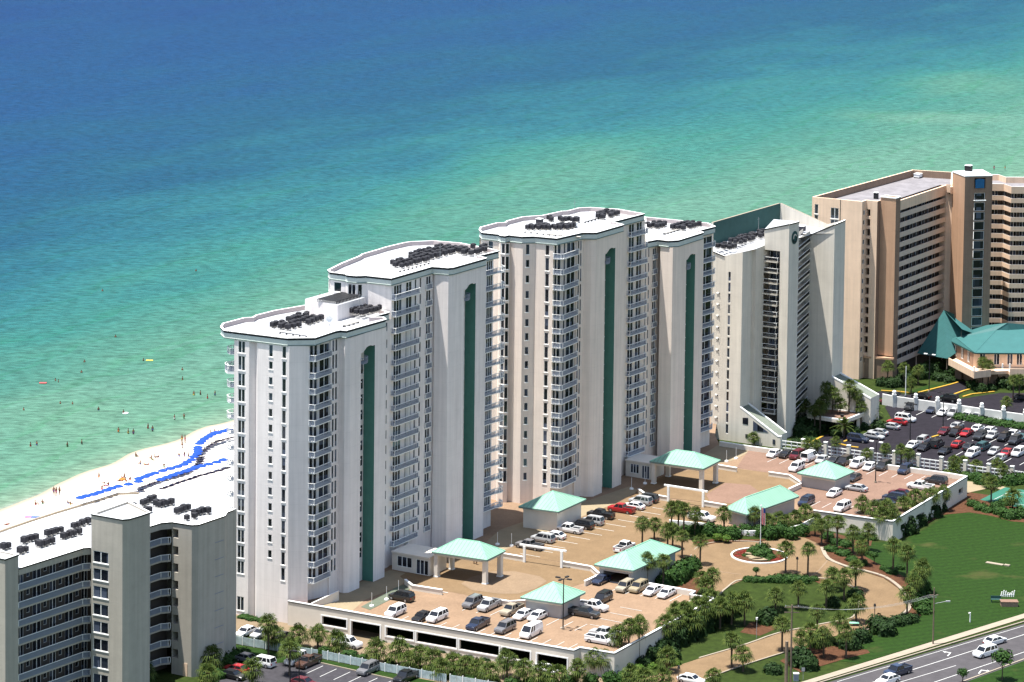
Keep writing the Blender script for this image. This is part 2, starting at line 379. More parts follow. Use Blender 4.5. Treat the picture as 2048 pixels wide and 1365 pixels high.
def column_shaft(B, wm, a, b, px_slot, zref, ztop, lv, mw, balc_z, narrow=True):
    """the tall stair shaft face a->b with its green recess"""
    s0 = LX(a, b, px_slot[0], zref); s1 = LX(a, b, px_slot[1], zref)
    u0 = math.hypot(*sub(s0, a)); u1 = math.hypot(*sub(s1, a)); w = u1-u0; D = px_slot[2]
    d = unit(sub(b, a)); inn = (-d[1], d[0]); L = math.hypot(*sub(b, a))
    pt = lambda u, z, e=0.: (a[0]+d[0]*u+inn[0]*e, a[1]+d[1]*u+inn[1]*e, z)
    wm.face([pt(0, ZD-.5), pt(u0, ZD-.5), pt(u0, ztop), pt(0, ztop)], mw)
    wm.face([pt(u1, ZD-.5), pt(L, ZD-.5), pt(L, ztop), pt(u1, ztop)], mw)
    arch = [(0, -.95), (.12, -.9), (.25, -.6), (.4, -.15), (.55, 0), (.7, 0), (.82, -.2), (1, -.2)]
    zh = balc_z+2.9
    for (f0, h0), (f1, h1) in zip(arch[:-1], arch[1:]):
        wm.face([pt(u0+w*f0, zh+h0), pt(u0+w*f1, zh+h1), pt(u0+w*f1, ztop), pt(u0+w*f0, ztop)], mw)
        wm.face([pt(u0+w*f0, zh+h0, D), pt(u0+w*f1, zh+h1, D), pt(u0+w*f1, zh+h1), pt(u0+w*f0, zh+h0)], M_GREENW)
    wm.face([pt(u0, ZD-.5, 0), pt(u0, ZD-.5, D), pt(u0, zh-.9, D), pt(u0, zh-.9, 0)], mw)
    gp = MB()
    gp.face([pt(u1, ZD-.5, D), pt(u1, ZD-.5, 0), pt(u1, zh-.2, 0), pt(u1, zh-.2, D)], M_GREENW)
    ba, bb = pt(u0, 0, D)[:2], pt(u1, 0, D)[:2]
    vs = [(z+.5, z+2.55) for z in lv if z+2.55 < zh-1.0]
    wall(gp, ba, bb, ZD-.5, zh, mw, [(w-1.0, w-.12, vs)], rev=.05)
    B.part('green_shaft_panel', gp)
    for v0, v1 in vs: B.window(ba, bb, w-1.0, w-.12, v0, v1, (), kind='shaft_window')
    for v0, v1 in vs:                                    # small slab edges seen at the mouth of the recess
        sb = _cache.get('sb')
        if sb is None:
            q = MB(); q.box(0, 0, 0, .35, .5, .18, M_TRIM); _cache['sb'] = sb = (q, q.mesh('ledge'))
        B.add('ledge', sb, face_mw(a, b, u0+.02, v0-.62, .05), (), .1)
    # the little curved balcony near the top
    n = 7; path = [pt(u0+.05+(w*.48)*i/n, 0, -.45*math.sin(math.pi*min(1, .25+i/n*.75)))[:2] for i in range(n+1)]
    path = [pt(u0+.05, 0, .2)[:2]]+path+[pt(u0+w*.6, 0, 1.2)[:2]]
    balcony_stack(B, a, b, path, path+[pt(u0+.05, 0, 1.3)[:2]], [balc_z], weight=20, mslab=M_RAIL, mtop=M_RAIL)
def endwin_cols(line_a, line_b, px0, px1, zref):
    return math.hypot(*sub(LX(line_a, line_b, px0, zref), line_a)), math.hypot(*sub(LX(line_a, line_b, px1, zref), line_a))

def seg_wall(B, wm, a, b, z0, z1, m, wins=(), zref=50):
    """wins: (px0, px1, [(v0,v1)], mull, sill, sash)"""
    cols = []
    for w in wins:
        u0, u1 = endwin_cols(a, b, w[0], w[1], zref); cols.append((u0, u1, w[2]))
        for v0, v1 in w[2]: B.window(a, b, u0, u1, v0, v1, w[3], w[4], w[5] if len(w) > 5 else False)
    wall(wm, a, b, z0, z1, m, cols)
TALL = lambda lv, top: [(z+.42, h) for z, h in zip(lv, [top]+[q-.12 for q in lv[:-1]])]
def small(lv, top, lo=1.3, hi=2.8): return [(z+lo, min(z+hi, h)) for z, h in zip(lv, [top]+[q-.12 for q in lv[:-1]])]

# ---- west tower: low wing (roof 54 m) and high wing (roof 60.5 m)
def west_tower():
    loc = P(690, 1190, ZD); B = Building('condo_tower', 'white stepped condo tower nearest the left, its low wing in front of its high wing', loc)
    wm = MB(); Z1, Z2 = 52.45, 58.95; mw = M_WALLW; z0 = ZD-.5; zr = 50
    ra, rb, rc, rd, re_, rf, rg, rh, ri, rj, rk, rl, rmm = [P2(x, y, 54) for x, y in [(440.1, 653.6), (447.1, 660.7), (574.2, 676.5), (581.7, 676.2), (631, 675.6), (672, 662.1), (681.4, 660.4), (693.1, 661.5), (704.8, 659.8), (773.4, 638.7), (768, 634), (745.8, 634), (779.9, 624.6)]]
    back1 = [P2(x, y, 54) for x, y in [(548.7, 620.7), (510.9, 630.3), (504.7, 634.3), (486.3, 635.6), (444.5, 646.6)]]
    T2r = [P2(x, y, 60.5) for x, y in [(654.8, 539.8), (659.2, 544.2), (689.4, 548.0), (693.8, 550.2), (712.5, 551.9), (732.3, 551.3), (782.9, 556.8), (864.7, 533.5), (883.4, 534.8), (897.1, 536), (908.3, 534.8), (974.3, 516.1), (958.1, 511.7), (999.2, 501.8)]]
    T2b = [P2(x, y, 60.5) for x, y in [(974.3, 495.5), (951.9, 491.8), (920.7, 485.6), (867.2, 481.2), (821.1, 483.1), (809.2, 484.8), (771.9, 493.6), (754.3, 499.1), (723.5, 507.9), (716.9, 512.3), (681.2, 526.6)]]
    lv1 = SLAB[2:-1]; lv2 = SLAB[:-1]
    tall1 = TALL(lv1, 52.3); tall2 = TALL(lv2, 58.8)
    # low wing, end wall
    L1 = shift(rb, rc, .25)
    W0 = LX(*L1, 468.5, zr); W1 = LX(*L1, 498.6, zr); W2 = LX(*L1, 515, zr); W3 = LX(*L1, 578.5, zr)
    Ln = shift(rb, rc, 1.3); N2 = LX(*Ln, 512.5, zr)
    seg_wall(B, wm, W0, W1, -.5, Z1, mw, [(476.6, 490.2, tall1+[(.9, 3.6)], (.5,), True)])
    wall(wm, W1, N2, -.5, Z1, mw); wall(wm, N2, W2, -.5, Z1, mw)
    sm = [(49.9+.1, 52.3)]+small(lv1[1:], 49.4, 1.35, 2.85)
    seg_wall(B, wm, W2, W3, -.5, Z1, mw, [(538, 545.5, sm[:-1], (), True), (564.6, 572.2, tall1, (), True)])
    # angled pier, balcony bay, window pier
    L2 = shift(rd, re_, .25); W4 = LX(*L2, 618.5, zr)
    wall(wm, W3, W4, -.5, Z1, mw)
    L3 = shift(re_, rf, .25); W7 = LX(*L3, 661.5, zr); W8 = LX(*L3, 679, zr)
    n3 = outn(re_, rf); W5 = add(W4, n3, -1.9); W6 = add(W7, n3, -.35)
    wall(wm, W4, W5, z0, Z1, mw)
    door = [(z+.05, h) for z, h in zip(lv1, [51.9]+[q-.35 for q in lv1[:-1]])]
    seg_wall(B, wm, W5, W6, z0, Z1, mw, [(620, 626.5, door, (), False), (628.5, 634.5, door, (), False), (639, 658.5, door, (.5,), False)])
    wall(wm, W6, W7, z0, Z1, mw)
    seg_wall(B, wm, W7, W8, z0, Z1, mw, [(664.8, 669, tall1, (), False), (670.9, 675, tall1, (), False)])
    C = LX(*shift(rc, re_, -.25), 630.3, zr)
    bl = [z for z in lv1[:-1]]+[lv1[-1]]
    balcony_stack(B, W4, W7, [add(W4, outn(W4, C), .02), C, add(W7, n3, .35), W7], [W4, C, add(W7, n3, .35), W7, W6, W5], bl, step=.3)
    # return wall, chamfer, shaft
    L4 = shift(rh, ri, .25); L5 = shift(ri, rj, .25); W9 = LX(*shift(rg, rh, .25), 689.8, zr); W10 = LX(*L5, 700.7, zr); W11 = LX(*L5, 772.8, zr)
    wall(wm, W8, W9, z0, Z1, mw); wall(wm, W9, W10, z0, Z1, mw)
    column_shaft(B, wm, W10, W11, (722.3, 750, 2.5), zr, Z1, lv1, mw, 46.9)
    Lr = shift(rl, rmm, .3); W12 = add(W11, outn(W10, W11), -2.6); T0 = LX(*shift(T2r[6], T2r[7], .25), 782.6, zr)
    wall(wm, W11, W12, z0, Z1, mw)
    W13 = LX(*Lr, 779.5, zr)
    seg_wall(B, wm, W12, W13, z0, Z1, mw, [(771.0, 775.2, small(lv1, 52.3, .7, 2.5), (), False)])
    wall(wm, W13, T0, z0, Z1, mw)
    low = [rb, rc, re_, rf, rg, rh, rj, rk, rl, rmm, P2(700, 600, 54), P2(640, 605, 54)]+back1+[ra]
    wall(wm, back1[0], W0, -.5, Z1, mw)
    wall(wm, P2(640, 606, 54), back1[0], -.5, Z1, mw)
    roof_cap(B, low, 54, M_ROOFW, mw)
    # raised cap over the shaft
    rp = MB(); cap = [rg, rh, rj, rk, add(rg, DB, -2.6)]; rp.prism(inset(cap, .45), 53.1, 53.75, M_ROOFW); B.part('shaft_cap', rp)
    # lift housing on the low roof
    pa = P2(610, 607.5, 55.3); pb = P2(675, 611, 56.2); L = math.hypot(*sub(pb, pa)); pb = add(pa, unit(sub(pb, pa)), L)
    ph = MB(); pc = add(pb, DA, 11.5); pd = add(pa, DA, 11.5); ph.prism([pa, pb, pc, pd], 53.1, 56.2, M_WALLW, M_ROOFW); B.part('lift_housing', ph)
    ps = MB()
    for k in range(20):
        q = add(add(pb, DA, .8+k*.48), DB, -.6); q2 = add(q, DB, -4.6)
        ps.box(0, -.17, .5, 4.6, .17, .6, M_POLE, Matrix.Translation((q2[0], q2[1], 56.2)) @ Matrix.Rotation(YB, 4, 'Z'))
        for e in (0., 4.4): ps.box(e, -.06, 0, e+.12, .06, .5, M_DARK, Matrix.Translation((q2[0], q2[1], 56.2)) @ Matrix.Rotation(YB, 4, 'Z'))
    tag(simple_obj('louver_screen', ps, 'dark slatted screen on the lift housing of the lowest tower roof', 'screen'))
    # sea side balconies of the low wing
    sd = unit(sub(back1[0], W0)); sn = (-sd[1], sd[0])
    for w_ in (.4, ):
        pth = [add(add(W0, sd, .3), sn, .0)]
        for k in range(9):
            t = k/8; pth.append(add(add(W0, sd, .3+3.4*t), sn, 1.0+1.1*math.sin(math.pi*t)))
        pth.append(add(W0, sd, 3.7))
        balcony_stack(B, W0, add(W0, DB, 5), [p for p in pth], pth[::-1], lv1, weight=6, step=.3)
    big = [add(add(W0, sd, .2+4.6*t), sn, 1.4+1.3*math.sin(math.pi*t)) for t in (0, .15, .35, .5, .65, .85, 1)]
    balcony_stack(B, W0, add(W0, DB, 5), [add(W0, sd, .2)]+big, ([add(W0, sd, .2)]+big+[add(W0, sd, 4.8)])[::-1], [lv1[1]+.05], weight=15, th=.6)
    dm = MB(); wall(dm, add(add(W0, sd, 3.6), sn, .02), add(add(W0, sd, .5), sn, .02), 3, 52, M_GLASSB); B.part('seaward_glazing', dm)
    # high wing: left end above the low roof
    I2 = inset(T2r+T2b, .25)
    e0, e1, e2, e3, e4, e5 = I2[0], I2[1], I2[2], I2[3], I2[4], I2[5]
    tops = [(56.6, 58.8), (53.1, 55.2)]
    wall(wm, e0, e1, 50, Z2, mw, [(.6, 1.7, tops)])
    for v in tops: B.window(e0, e1, .6, 1.7, *v, (), True)
    seg_wall(B, wm, e1, e2, 50, Z2, mw, [(667.8, 682.6, [(56.7, 58.6), (53.4, 55.3)], (), True)], 57)
    wall(wm, e2, e3, 50, Z2, mw)
    seg_wall(B, wm, e3, e4, 50, Z2, mw, [(696.2, 711, [(56.4, 58.7)], (.5,), True)], 57)
    seg_wall(B, wm, e4, e5, 50, Z2, mw, [(715.8, 724.3, [(56.4, 58.7)], (), True)], 57)
    wall(wm, e5, T0, 50, Z2, mw)
    wall(wm, I2[-1], e0, 40, Z2, mw)
    # high wing, street face
    LT = shift(T2r[6], T2r[7], .25); T1_ = LX(*LT, 866.5, zr)
    L12 = math.hypot(*sub(LX(*LT, 812.5, zr), T0))
    dr = [(z+.05, h) for z, h in zip(lv2, [58.7]+[q-.35 for q in lv2[:-1]])]
    nar = small(lv2, 58.8, .7, 2.7)
    X = lambda x: math.hypot(*sub(LX(LT[0], LT[1], x, zr), T0))
    cols = [(X(787.5), X(803), dr), (X(811.5), X(823), dr), (X(829), X(832.2), nar), (X(838.8), X(842.2), nar), (X(851.8), X(861), [(z+.5, h) for z, h in dr])]
    wall(wm, T0, T1_, z0, Z2, mw, cols)
    for ci, (u0, u1, vs) in enumerate(cols):
        for v0, v1 in vs: B.window(T0, T1_, u0, u1, v0, v1, (.33, .66) if ci == 0 else ((.5,) if u1-u0 > 1 else ()), weight=(u1-u0)*2.5 if v0 > 40 else (u1-u0), kind='sliding_door' if ci < 2 else 'window')
    o = outn(T0, T1_); up = X(831.5)
    bp = [T0, add(add(T0, o, .95), DA, .1), add(LX(LT[0], LT[1], 831.5, zr), o, .95), LX(LT[0], LT[1], 831.5, zr)]
    balcony_stack(B, T0, T1_, bp, [bp[0], bp[1], bp[2], bp[3]], lv2, weight=12, step=.3)
    j0, j1 = LX(LT[0], LT[1], 850.5, zr), LX(LT[0], LT[1], 862.5, zr)
    balcony_stack(B, T0, T1_, [j0, add(j0, o, .3), add(j1, o, .3), j1], [j0, add(j0, o, .3), add(j1, o, .3), j1], lv2, weight=3, step=.3)
    dv = MB(); q = LX(LT[0], LT[1], 812.5, zr); dv.wallstrip(add(q, o, .9), add(add(q, o, .9), DA, .14), .9, z0, 49.4, M_TRIM); B.part('balcony_divider', dv)
    La = shift(T2r[8], T2r[9], .25); LS = shift(T2r[10], T2r[11], .25)
    c0, c1, c2, c3 = LX(*La, 868.4, zr), LX(*La, 896, zr), LX(*LS, 907, zr), LX(*LS, 971.3, zr)
    wall(wm, T1_, c0, z0, Z2, mw); wall(wm, c0, c1, z0, Z2, mw); wall(wm, c1, c2, z0, Z2, mw)
    column_shaft(B, wm, c2, c3, (928.2, 951, 2.5), zr, Z2, lv2, mw, 53.2)
    c4 = add(c3, outn(c2, c3), -2.8); LE = shift(T2r[12], T2r[13], .6); c5 = LX(*LE, 986, zr)
    wall(wm, c3, c4, z0, Z2, mw)
    Lc = math.hypot(*sub(c5, c4))
    wall(wm, c4, c5, z0, Z2, mw, [(max(.1, math.hypot(*sub(LX(c4, c5, 973, zr), c4))), Lc-.35, dr)])
    for v0, v1 in dr: B.window(c4, c5, max(.1, math.hypot(*sub(LX(c4, c5, 973, zr), c4))), Lc-.35, v0, v1, (.33, .66), weight=3, kind='sliding_door')
    oe = outn(c4, c5); c6 = add(c5, oe, 1.0)
    arc = [add(add(c5, DA, 2.4*t), oe, .9-.0*t+1.0*math.sin(math.pi*t*.5)*(1-t*.5)) for t in (.2, .45, .7, 1.)]
    balcony_stack(B, c4, c5, [add(c4, oe, .95), c6]+arc+[add(c5, DA, 3.2)], [add(c4, oe, .0), add(c4, oe, .95), c6]+arc+[add(c5, DA, 3.2), c5], lv2, weight=9, step=.3)
    wall(wm, c5, T2b[0], z0, Z2, mw)
    for p, q in zip(T2b[:-1], T2b[1:]): wall(wm, p, q, 30, Z2, mw)
    roof_cap(B, T2r+T2b, 60.5, M_ROOFW, mw)
    rp = MB(); cap = [T2r[8], T2r[10], T2r[11], T2r[12], add(T2r[8], DB, -2.8)]; rp.prism(inset(cap, .45), 59.6, 60.2, M_ROOFW); B.part('shaft_cap', rp)
    B.part('wall', wm); B.finish(); return B
def east_tower():
    loc = P(1240, 960, ZD); B = Building('condo_tower', 'cream stepped condo tower in the middle, its high wing left of its low wing', loc)
    wm = MB(); Z2, Z1 = 58.95, 52.45; mw = M_WALLE; z0 = ZD-.5; zr = 50
    c5 = lambda x, y: (1100+x/8.53, 400+y/8.53); c6 = lambda x, y: (1230+x/8.03, 410+y/8.03); c7 = lambda x, y: (950+x/8.533, 400+y/8.533)
    TF = [P2(*p, 60.5) for p in [c7(65, 510), c7(110, 555), c7(390, 585), c7(430, 605), c7(520, 615), c7(580, 600), c7(800, 625), c7(1020, 620), (1114.5, 476.8), (1158.6, 466.8), (1165.6, 465.1), (1193.8, 465.1), (1248.9, 449.2), (1226, 443.9), (1289.9, 427.5)]]
    TB = [P2(*p, 60.5) for p in [c5(1170, 155), c5(690, 125), c5(480, 135), c5(290, 185), c5(180, 190), c7(1450, 195), c7(1130, 265), c7(940, 275), c7(790, 290), c7(540, 355), c7(500, 385), c7(360, 390), c7(80, 465)]]
    I = inset(TF+TB, .25)
    lv = SLAB[:-1]; tall = TALL(lv, 58.8); dr = [(z+.05, h) for z, h in zip(lv, [58.7]+[q-.35 for q in lv[:-1]])]
    sm = [(56.6, 58.8)]+small(lv[1:], 55.9, 1.0, 2.6)
    LT = inset(TF[1:3]+[add(TF[2], DA, 9)], .6)
    wall(wm, I[-1], I[1], z0, Z2, mw)
    seg_wall(B, wm, I[1], I[2], z0, Z2, mw, [(975.8, 985.6, tall, (), False, True)])
    # round window bay
    LB = shift(TF[3], TF[4], .15); b0 = LX(*LB, 999.5, zr); b1 = LX(*LB, 1010, zr); b2 = LX(b1, add(b1, (.97, .24)), 1018.3, zr)
    wall(wm, I[2], b0, z0, Z2, mw)
    seg_wall(B, wm, b0, b1, z0, Z2, mw, [(1001.2, 1009.3, tall, (.12,), True)])
    seg_wall(B, wm, b1, b2, z0, Z2, mw, [(1010.7, 1017.6, tall, (), True)])
    Lp = shift(TF[5], TF[6], .25); w1 = LX(*Lp, 1018.6, zr); w2 = LX(*Lp, 1045, zr)
    wall(wm, b2, w1, z0, Z2, mw); wall(wm, w1, w2, z0, Z2, mw)
    Lg = shift(TF[6], TF[7], .25); w3 = LX(*Lg, 1070, zr)
    seg_wall(B, wm, w2, w3, z0, Z2, mw, [(1051, 1058.4, sm, (), True)])
    Le = shift(TF[7], TF[8], .25); w4 = LX(*Le, 1071, zr); w5 = LX(*Le, 1105.5, zr)
    wall(wm, w3, w4, z0, Z2, mw)
    seg_wall(B, wm, w4, w5, z0, Z2, mw, [(1090, 1097.7, tall, (), True)])
    # balcony bay
    L3 = shift(TF[8], TF[9], .25); w8 = LX(*L3, 1153.5, zr); w9 = LX(*L3, 1166.5, zr); n3 = outn(TF[8], TF[9])
    w6 = add(w5, DA, 1.3); w6 = add(w6, n3, -.6); w7 = add(w8, n3, -.35)
    wall(wm, w5, w6, z0, Z2, mw)
    seg_wall(B, wm, w6, w7, z0, Z2, mw, [(1108.5, 1113, dr, (), False), (1114.5, 1121, dr, (), False), (1127, 1130, dr, (), False), (1133, 1149, dr, (.5,), False)])
    wall(wm, w7, w8, z0, Z2, mw)
    seg_wall(B, wm, w8, w9, z0, Z2, mw, [(1155.2, 1158.4, tall, (), False), (1159.8, 1162.8, tall, (), False)])
    Q = LX(*shift(TF[7], TF[8], -.15), 1106, zr); Cn = LX(*shift(TF[7], TF[8], -.1), 1124, zr)
    pth = [w5, add(Q, DB, .05), add(Cn, DB, -.35), add(add(Cn, DA, .5), DB, .1), add(w8, n3, .45), w8]
    balcony_stack(B, w5, w8, pth, pth+[w7, w6], lv, weight=12, step=.3)
    # return wall, chamfer, shaft
    LS = shift(TF[11], TF[12], .25); La = shift(TF[10], TF[11], .25)
    x0, x1, x2 = LX(*La, 1181.5, zr), LX(*LS, 1192, zr), LX(*LS, 1248.3, zr)
    wall(wm, w9, x0, z0, Z2, mw); wall(wm, x0, x1, z0, Z2, mw)
    column_shaft(B, wm, x1, x2, (1209.6, 1230, 2.4), zr, Z2, lv, mw, 53.2)
    LE = shift(TF[13], TF[14], .6); x3 = add(x2, outn(x1, x2), -2.2); x4 = LX(*LE, 1254.5, zr); x5 = LX(*LE, 1289, zr)
    wall(wm, x2, x3, z0, Z2, mw); wall(wm, x3, x4, z0, Z2, mw)
    lv1 = SLAB[2:-1]
    # street face shared by both wings: high part to x5, low part beyond
    F4 = [P2(*p, 54) for p in [c6(500, 590), c6(690, 555), c6(860, 575), c6(1030, 565), c6(1430, 440), c6(1360, 410), c6(1620, 345), c6(1500, 290), c6(470, 190)]]
    X = lambda x: math.hypot(*sub(LX(LE[0], LE[1], x, zr), x4))
    cols = [(X(1257), X(1267.5), dr), (X(1272.5), X(1283), dr)]
    wall(wm, x4, x5, z0, Z2, mw, cols)
    for u0, u1, vs in cols:
        for v0, v1 in vs: B.window(x4, x5, u0, u1, v0, v1, (.5,), weight=(u1-u0)*(2.4 if v0 > 40 else 1), kind='sliding_door')
    wall(wm, x5, TB[0], 40, Z2, mw)
    o = outn(x4, x5); e1 = LX(LE[0], LE[1], 1288.5, zr)
    balcony_stack(B, x4, x5, [x4, add(x4, o, .9), add(e1, o, .9), e1], [x4, add(x4, o, .9), add(e1, o, .9), e1], lv, weight=9, step=.3)
    L4 = (x5, add(x5, DA, 5)); y1 = LX(*L4, 1319.5, zr)
    Y = lambda x: math.hypot(*sub(LX(L4[0], L4[1], x, zr), x5)); nar = small(lv1, 52.3, .7, 2.7)
    dl = [(z+.5, h) for z, h in zip(lv1, [51.9]+[q-.35 for q in lv1[:-1]])]
    cols = [(Y(1290.6), Y(1292.6), nar), (Y(1296.6), Y(1299), nar), (Y(1305.5), Y(1312.4), dl)]
    wall(wm, x5, y1, z0, Z1, mw, cols)
    for u0, u1, vs in cols:
        for v0, v1 in vs: B.window(x5, y1, u0, u1, v0, v1, (.5,) if u1-u0 > 1 else (), weight=(u1-u0)*.8)
    j0, j1 = LX(L4[0], L4[1], 1304.5, zr), LX(L4[0], L4[1], 1313.5, zr)
    balcony_stack(B, x5, y1, [j0, add(j0, o, .3), add(j1, o, .3), j1], [j0, add(j0, o, .3), add(j1, o, .3), j1], lv1, weight=3, step=.3)
    La = shift(F4[1], F4[2], .25); LS = shift(F4[3], F4[4], .25)
    y2, y3, y4, y5 = LX(*La, 1320.5, zr), LX(*La, 1345.5, zr), LX(*LS, 1355, zr), LX(*LS, 1407.3, zr)
    wall(wm, y1, y2, z0, Z1, mw); wall(wm, y2, y3, z0, Z1, mw); wall(wm, y3, y4, z0, Z1, mw)
    column_shaft(B, wm, y4, y5, (1372.6, 1390.6, 2.2), zr, Z1, lv1, mw, 46.9)
    LR = shift(F4[5], F4[6], .6); y6 = add(y5, outn(y4, y5), -2.4); y7 = LX(*LR, 1425.3, zr)
    wall(wm, y5, y6, z0, Z1, mw); Lc = math.hypot(*sub(y7, y6)); ud = [(.5, Lc-.3, [(v0, v1) for v0, v1 in zip([z+.05 for z in lv1], [51.9]+[q-.35 for q in lv1[:-1]])])]
    wall(wm, y6, y7, z0, Z1, mw, ud)
    for v0, v1 in ud[0][2]: B.window(y6, y7, .5, Lc-.3, v0, v1, (.33, .66), weight=3.3, kind='sliding_door')
    oe = outn(y6, y7); balcony_stack(B, y6, y7, [add(y6, oe, .7), add(y7, oe, .7), add(add(y7, DA, .6), oe, .4), add(y7, DA, .8)], [y6, add(y6, oe, .7), add(y7, oe, .7), add(add(y7, DA, .6), oe, .4), add(y7, DA, .8), y7], lv1, weight=8, step=.3)
    wall(wm, y7, F4[7], z0, Z1, mw); wall(wm, F4[7], F4[8], 30, Z1, mw)
    for p, q in zip(TB[:-1], TB[1:]): wall(wm, p, q, 30, Z2, mw)
    roof_cap(B, TF+TB, 60.5, M_ROOFW, mw); roof_cap(B, F4, 54, M_ROOFW, mw)
    for rr, z in (([TF[10], TF[11], TF[12], TF[13], add(TF[10], DB, -2.8)], 59.6), ([F4[1], F4[3], F4[4], F4[5], add(F4[1], DB, -2.8)], 53.1)):
        rp = MB(); rp.prism(inset(rr, .45), z, z+.6, M_ROOFW); B.part('shaft_cap', rp)
    B.part('wall', wm); B.finish(); return B
# ------------------------------------------------------------------ left grey-beige condo building
def left_condo():
    z = 27.3; loc = P(250, 1340, 0); B = Building('condo_building', 'grey beige eight storey condo building with flat white roof, cut off by the left edge', loc)
    wm = MB(); mw = M_WALL0
    c1 = lambda x, y: (x/7.584, 1000+y/7.584); c2 = lambda x, y: (230+x/7.584, 960+y/7.584)
    fl = [z-3.75-3.08*k for k in range(9)]       # balcony floors
    A0 = P2(*c1(280, 1040), z); A1 = P2(*c1(1230, 740), z); A2 = P2(*c1(1390, 722), z)
    dA = unit(sub(A1, A0)); nA = outn(A0, A1); dBn = nA
    # left pier (proud of the facade) ; middle pier ; right end
    def pier(cx, ztop, px_l, px_c, px_ch, px_r, a_line):
        """front corner at column px_c; lit face to the left, shaded face to the right"""
        r = LX(a_line[0], a_line[1], px_r, z); q = add(r, dA, 0)
        return r
    # recess wall line 2.2 m behind the balcony edge
    r0, r1 = add(A0, nA, -2.0), add(A1, nA, -2.0)
    # middle pier
    zt = ZA(*LX(A0, A1, 182.6, z), 1031); 
    E1 = P2(182.6, 1031, 33.2); E2 = P2(245, 1042, 33.2); E3 = P2(258, 1041, 33.2); E4 = P2(282, 1034, 33.2)
    ztm = 33.2
    L0 = LX(A0, A1, 166, z)
    wins = [(f-.2, f+1.55) for f in fl[1:]]
    u0, u1 = [math.hypot(*sub(LX(E1, E2, x, 20), E1)) for x in (186.6, 216.6)]
    wins = [(v, v+2.0) for v in [ZA(*LX(E1, E2, 200, 25), 1126.5+35.05*k) for k in range(8)]]
    wall(wm, E1, E2, -.3, ztm, mw, [(u0, u1, wins)], rev=.6)
    for v0, v1 in wins: B.window(E1, E2, u0, u1, v0, v1, (.5,), True, weight=4)
    wall(wm, E2, E3, -.3, ztm, mw); wall(wm, E3, E4, -.3, ztm, mw)
    E5 = add(E4, DB, -8); E0 = add(E1, DA, 10); E6 = add(E4, DA, 2.5)
    wall(wm, E4, E6, -.3, ztm, mw); wall(wm, E6, add(E0, DA, 0), 25, ztm, mw); wall(wm, E0, E1, -.3, ztm, mw)
    rf = MB(); pp = [E1, E2, E3, E4, E6, E0]
    ring(rf, pp, [(0, ztm-.02, M_DARK), (-.1, ztm, M_DARK), (-.1, ztm+.22, M_DARK), (-.1, ztm+.3, M_TRIM), (.3, ztm+.3, M_TRIM), (.3, ztm-.1, mw)]); rf.face([(*p, ztm-.1) for p in inset(pp, .3)], M_ROOFW); B.part('roof', rf)
    # left bay: recessed gallery wall, doors and windows, long railings
    g0 = add(r0, dA, -1.); g1 = LX(r0, r1, 176, z); g1 = add(g1, dA, 2)
    L = math.hypot(*sub(g1, g0)); cols = []
    dv = [(f+.05, f+2.25) for f in fl]; wv = [(f+1.0, f+2.1) for f in fl]
    x = 1.2; k = 0
    while x < L-2.2:
        kind = k % 4
        if kind == 1: cols.append((x, x+1.5, dv, 'door')); x += 2.2
        elif kind == 3: cols.append((x, x+2.0, dv, 'door')); x += 2.6
        else: cols.append((x, x+.8, wv, 'window')); x += 1.5
        k += 1
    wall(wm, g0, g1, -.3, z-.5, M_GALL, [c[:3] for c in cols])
    for u0, u1, vs, kd in cols:
        for v0, v1 in vs: B.window(g0, g1, u0, u1, v0, v1, (.5,) if kd == 'door' else (), weight=2, kind='gallery_door' if kd == 'door' else 'window')
    D0 = LX(A0, A1, 166, z); D1 = LX(A2, add(A2, (1, .02)), 181.8, z)
    p0 = LX(A0, A1, 37.5, z)
    path = [add(p0, nA, -.05), add(D0, nA, -.05), add(D1, nA, -.1)]
    balcony_stack(B, p0, D0, path, [path[0], path[1], path[2], add(path[2], nA, -2.2), add(path[0], nA, -2.0)], fl[:8], weight=20, step=.22, th=.3, mslab=mw)
    # fascia under the roof edge
    wall(wm, p0, D0, z-1.25, z-.2, mw); wall(wm, D0, D1, z-1.25, z-.2, mw)
    # left pier
    q1 = P2(36.8, 1111.6, z+.0); 
    zl = ZA(*LX(A0, A1, 37.5, z), 1112); G3 = P2(36.8, 1112, zl); G2 = add(G3, DA, -5.6); G2 = LX(G3, add(G3, DA, -5), 10.5, z); G1 = add(G2, DB, -7)
    wall(wm, G1, G2, -.3, zl, mw); wall(wm, G2, G3, -.3, zl, mw); wall(wm, G3, add(G3, DB, -3), z-3, zl, mw)
    rf = MB(); pp = [G1, G2, G3, add(G3, DB, -7.5)]
    ring(rf, pp, [(0, zl-.02, M_DARK), (-.1, zl, M_DARK), (-.1, zl+.22, M_DARK), (-.1, zl+.3, M_TRIM), (.3, zl+.3, M_TRIM), (.3, zl, mw)]); rf.face([(*p, zl+.02) for p in inset(pp, .3)], M_ROOFW); B.part('roof', rf)
    # right bay
    H0 = P2(*c2(400, 745), z); H1 = P2(*c2(700, 652), z); H2 = P2(*c2(865, 638), z); H3 = P2(*c2(1165, 685), z); H4 = P2(*c2(1265, 680), z); H5 = P2(*c2(1665, 545), z); H6 = P2(*c2(1700, 490), z); H7 = P2(*c2(1795, 455), z)
    n4 = outn(H0, H1); h0 = add(H0, n4, -2.1); h1 = add(H1, n4, -2.2); h2 = add(H2, outn(H1, H2), -3.4)
    L = math.hypot(*sub(h1, h0)); cc = [(.3, 2.0, dv), (L-3.2, L-2.5, wv), (L-1.9, L-.3, dv)]
    wall(wm, h0, h1, -.3, z-.5, M_GALL, cc)
    for u0, u1, vs in cc:
        for v0, v1 in vs: B.window(h0, h1, u0, u1, v0, v1, (.5,) if u1-u0 > 1 else (), weight=1.8, kind='gallery_door')
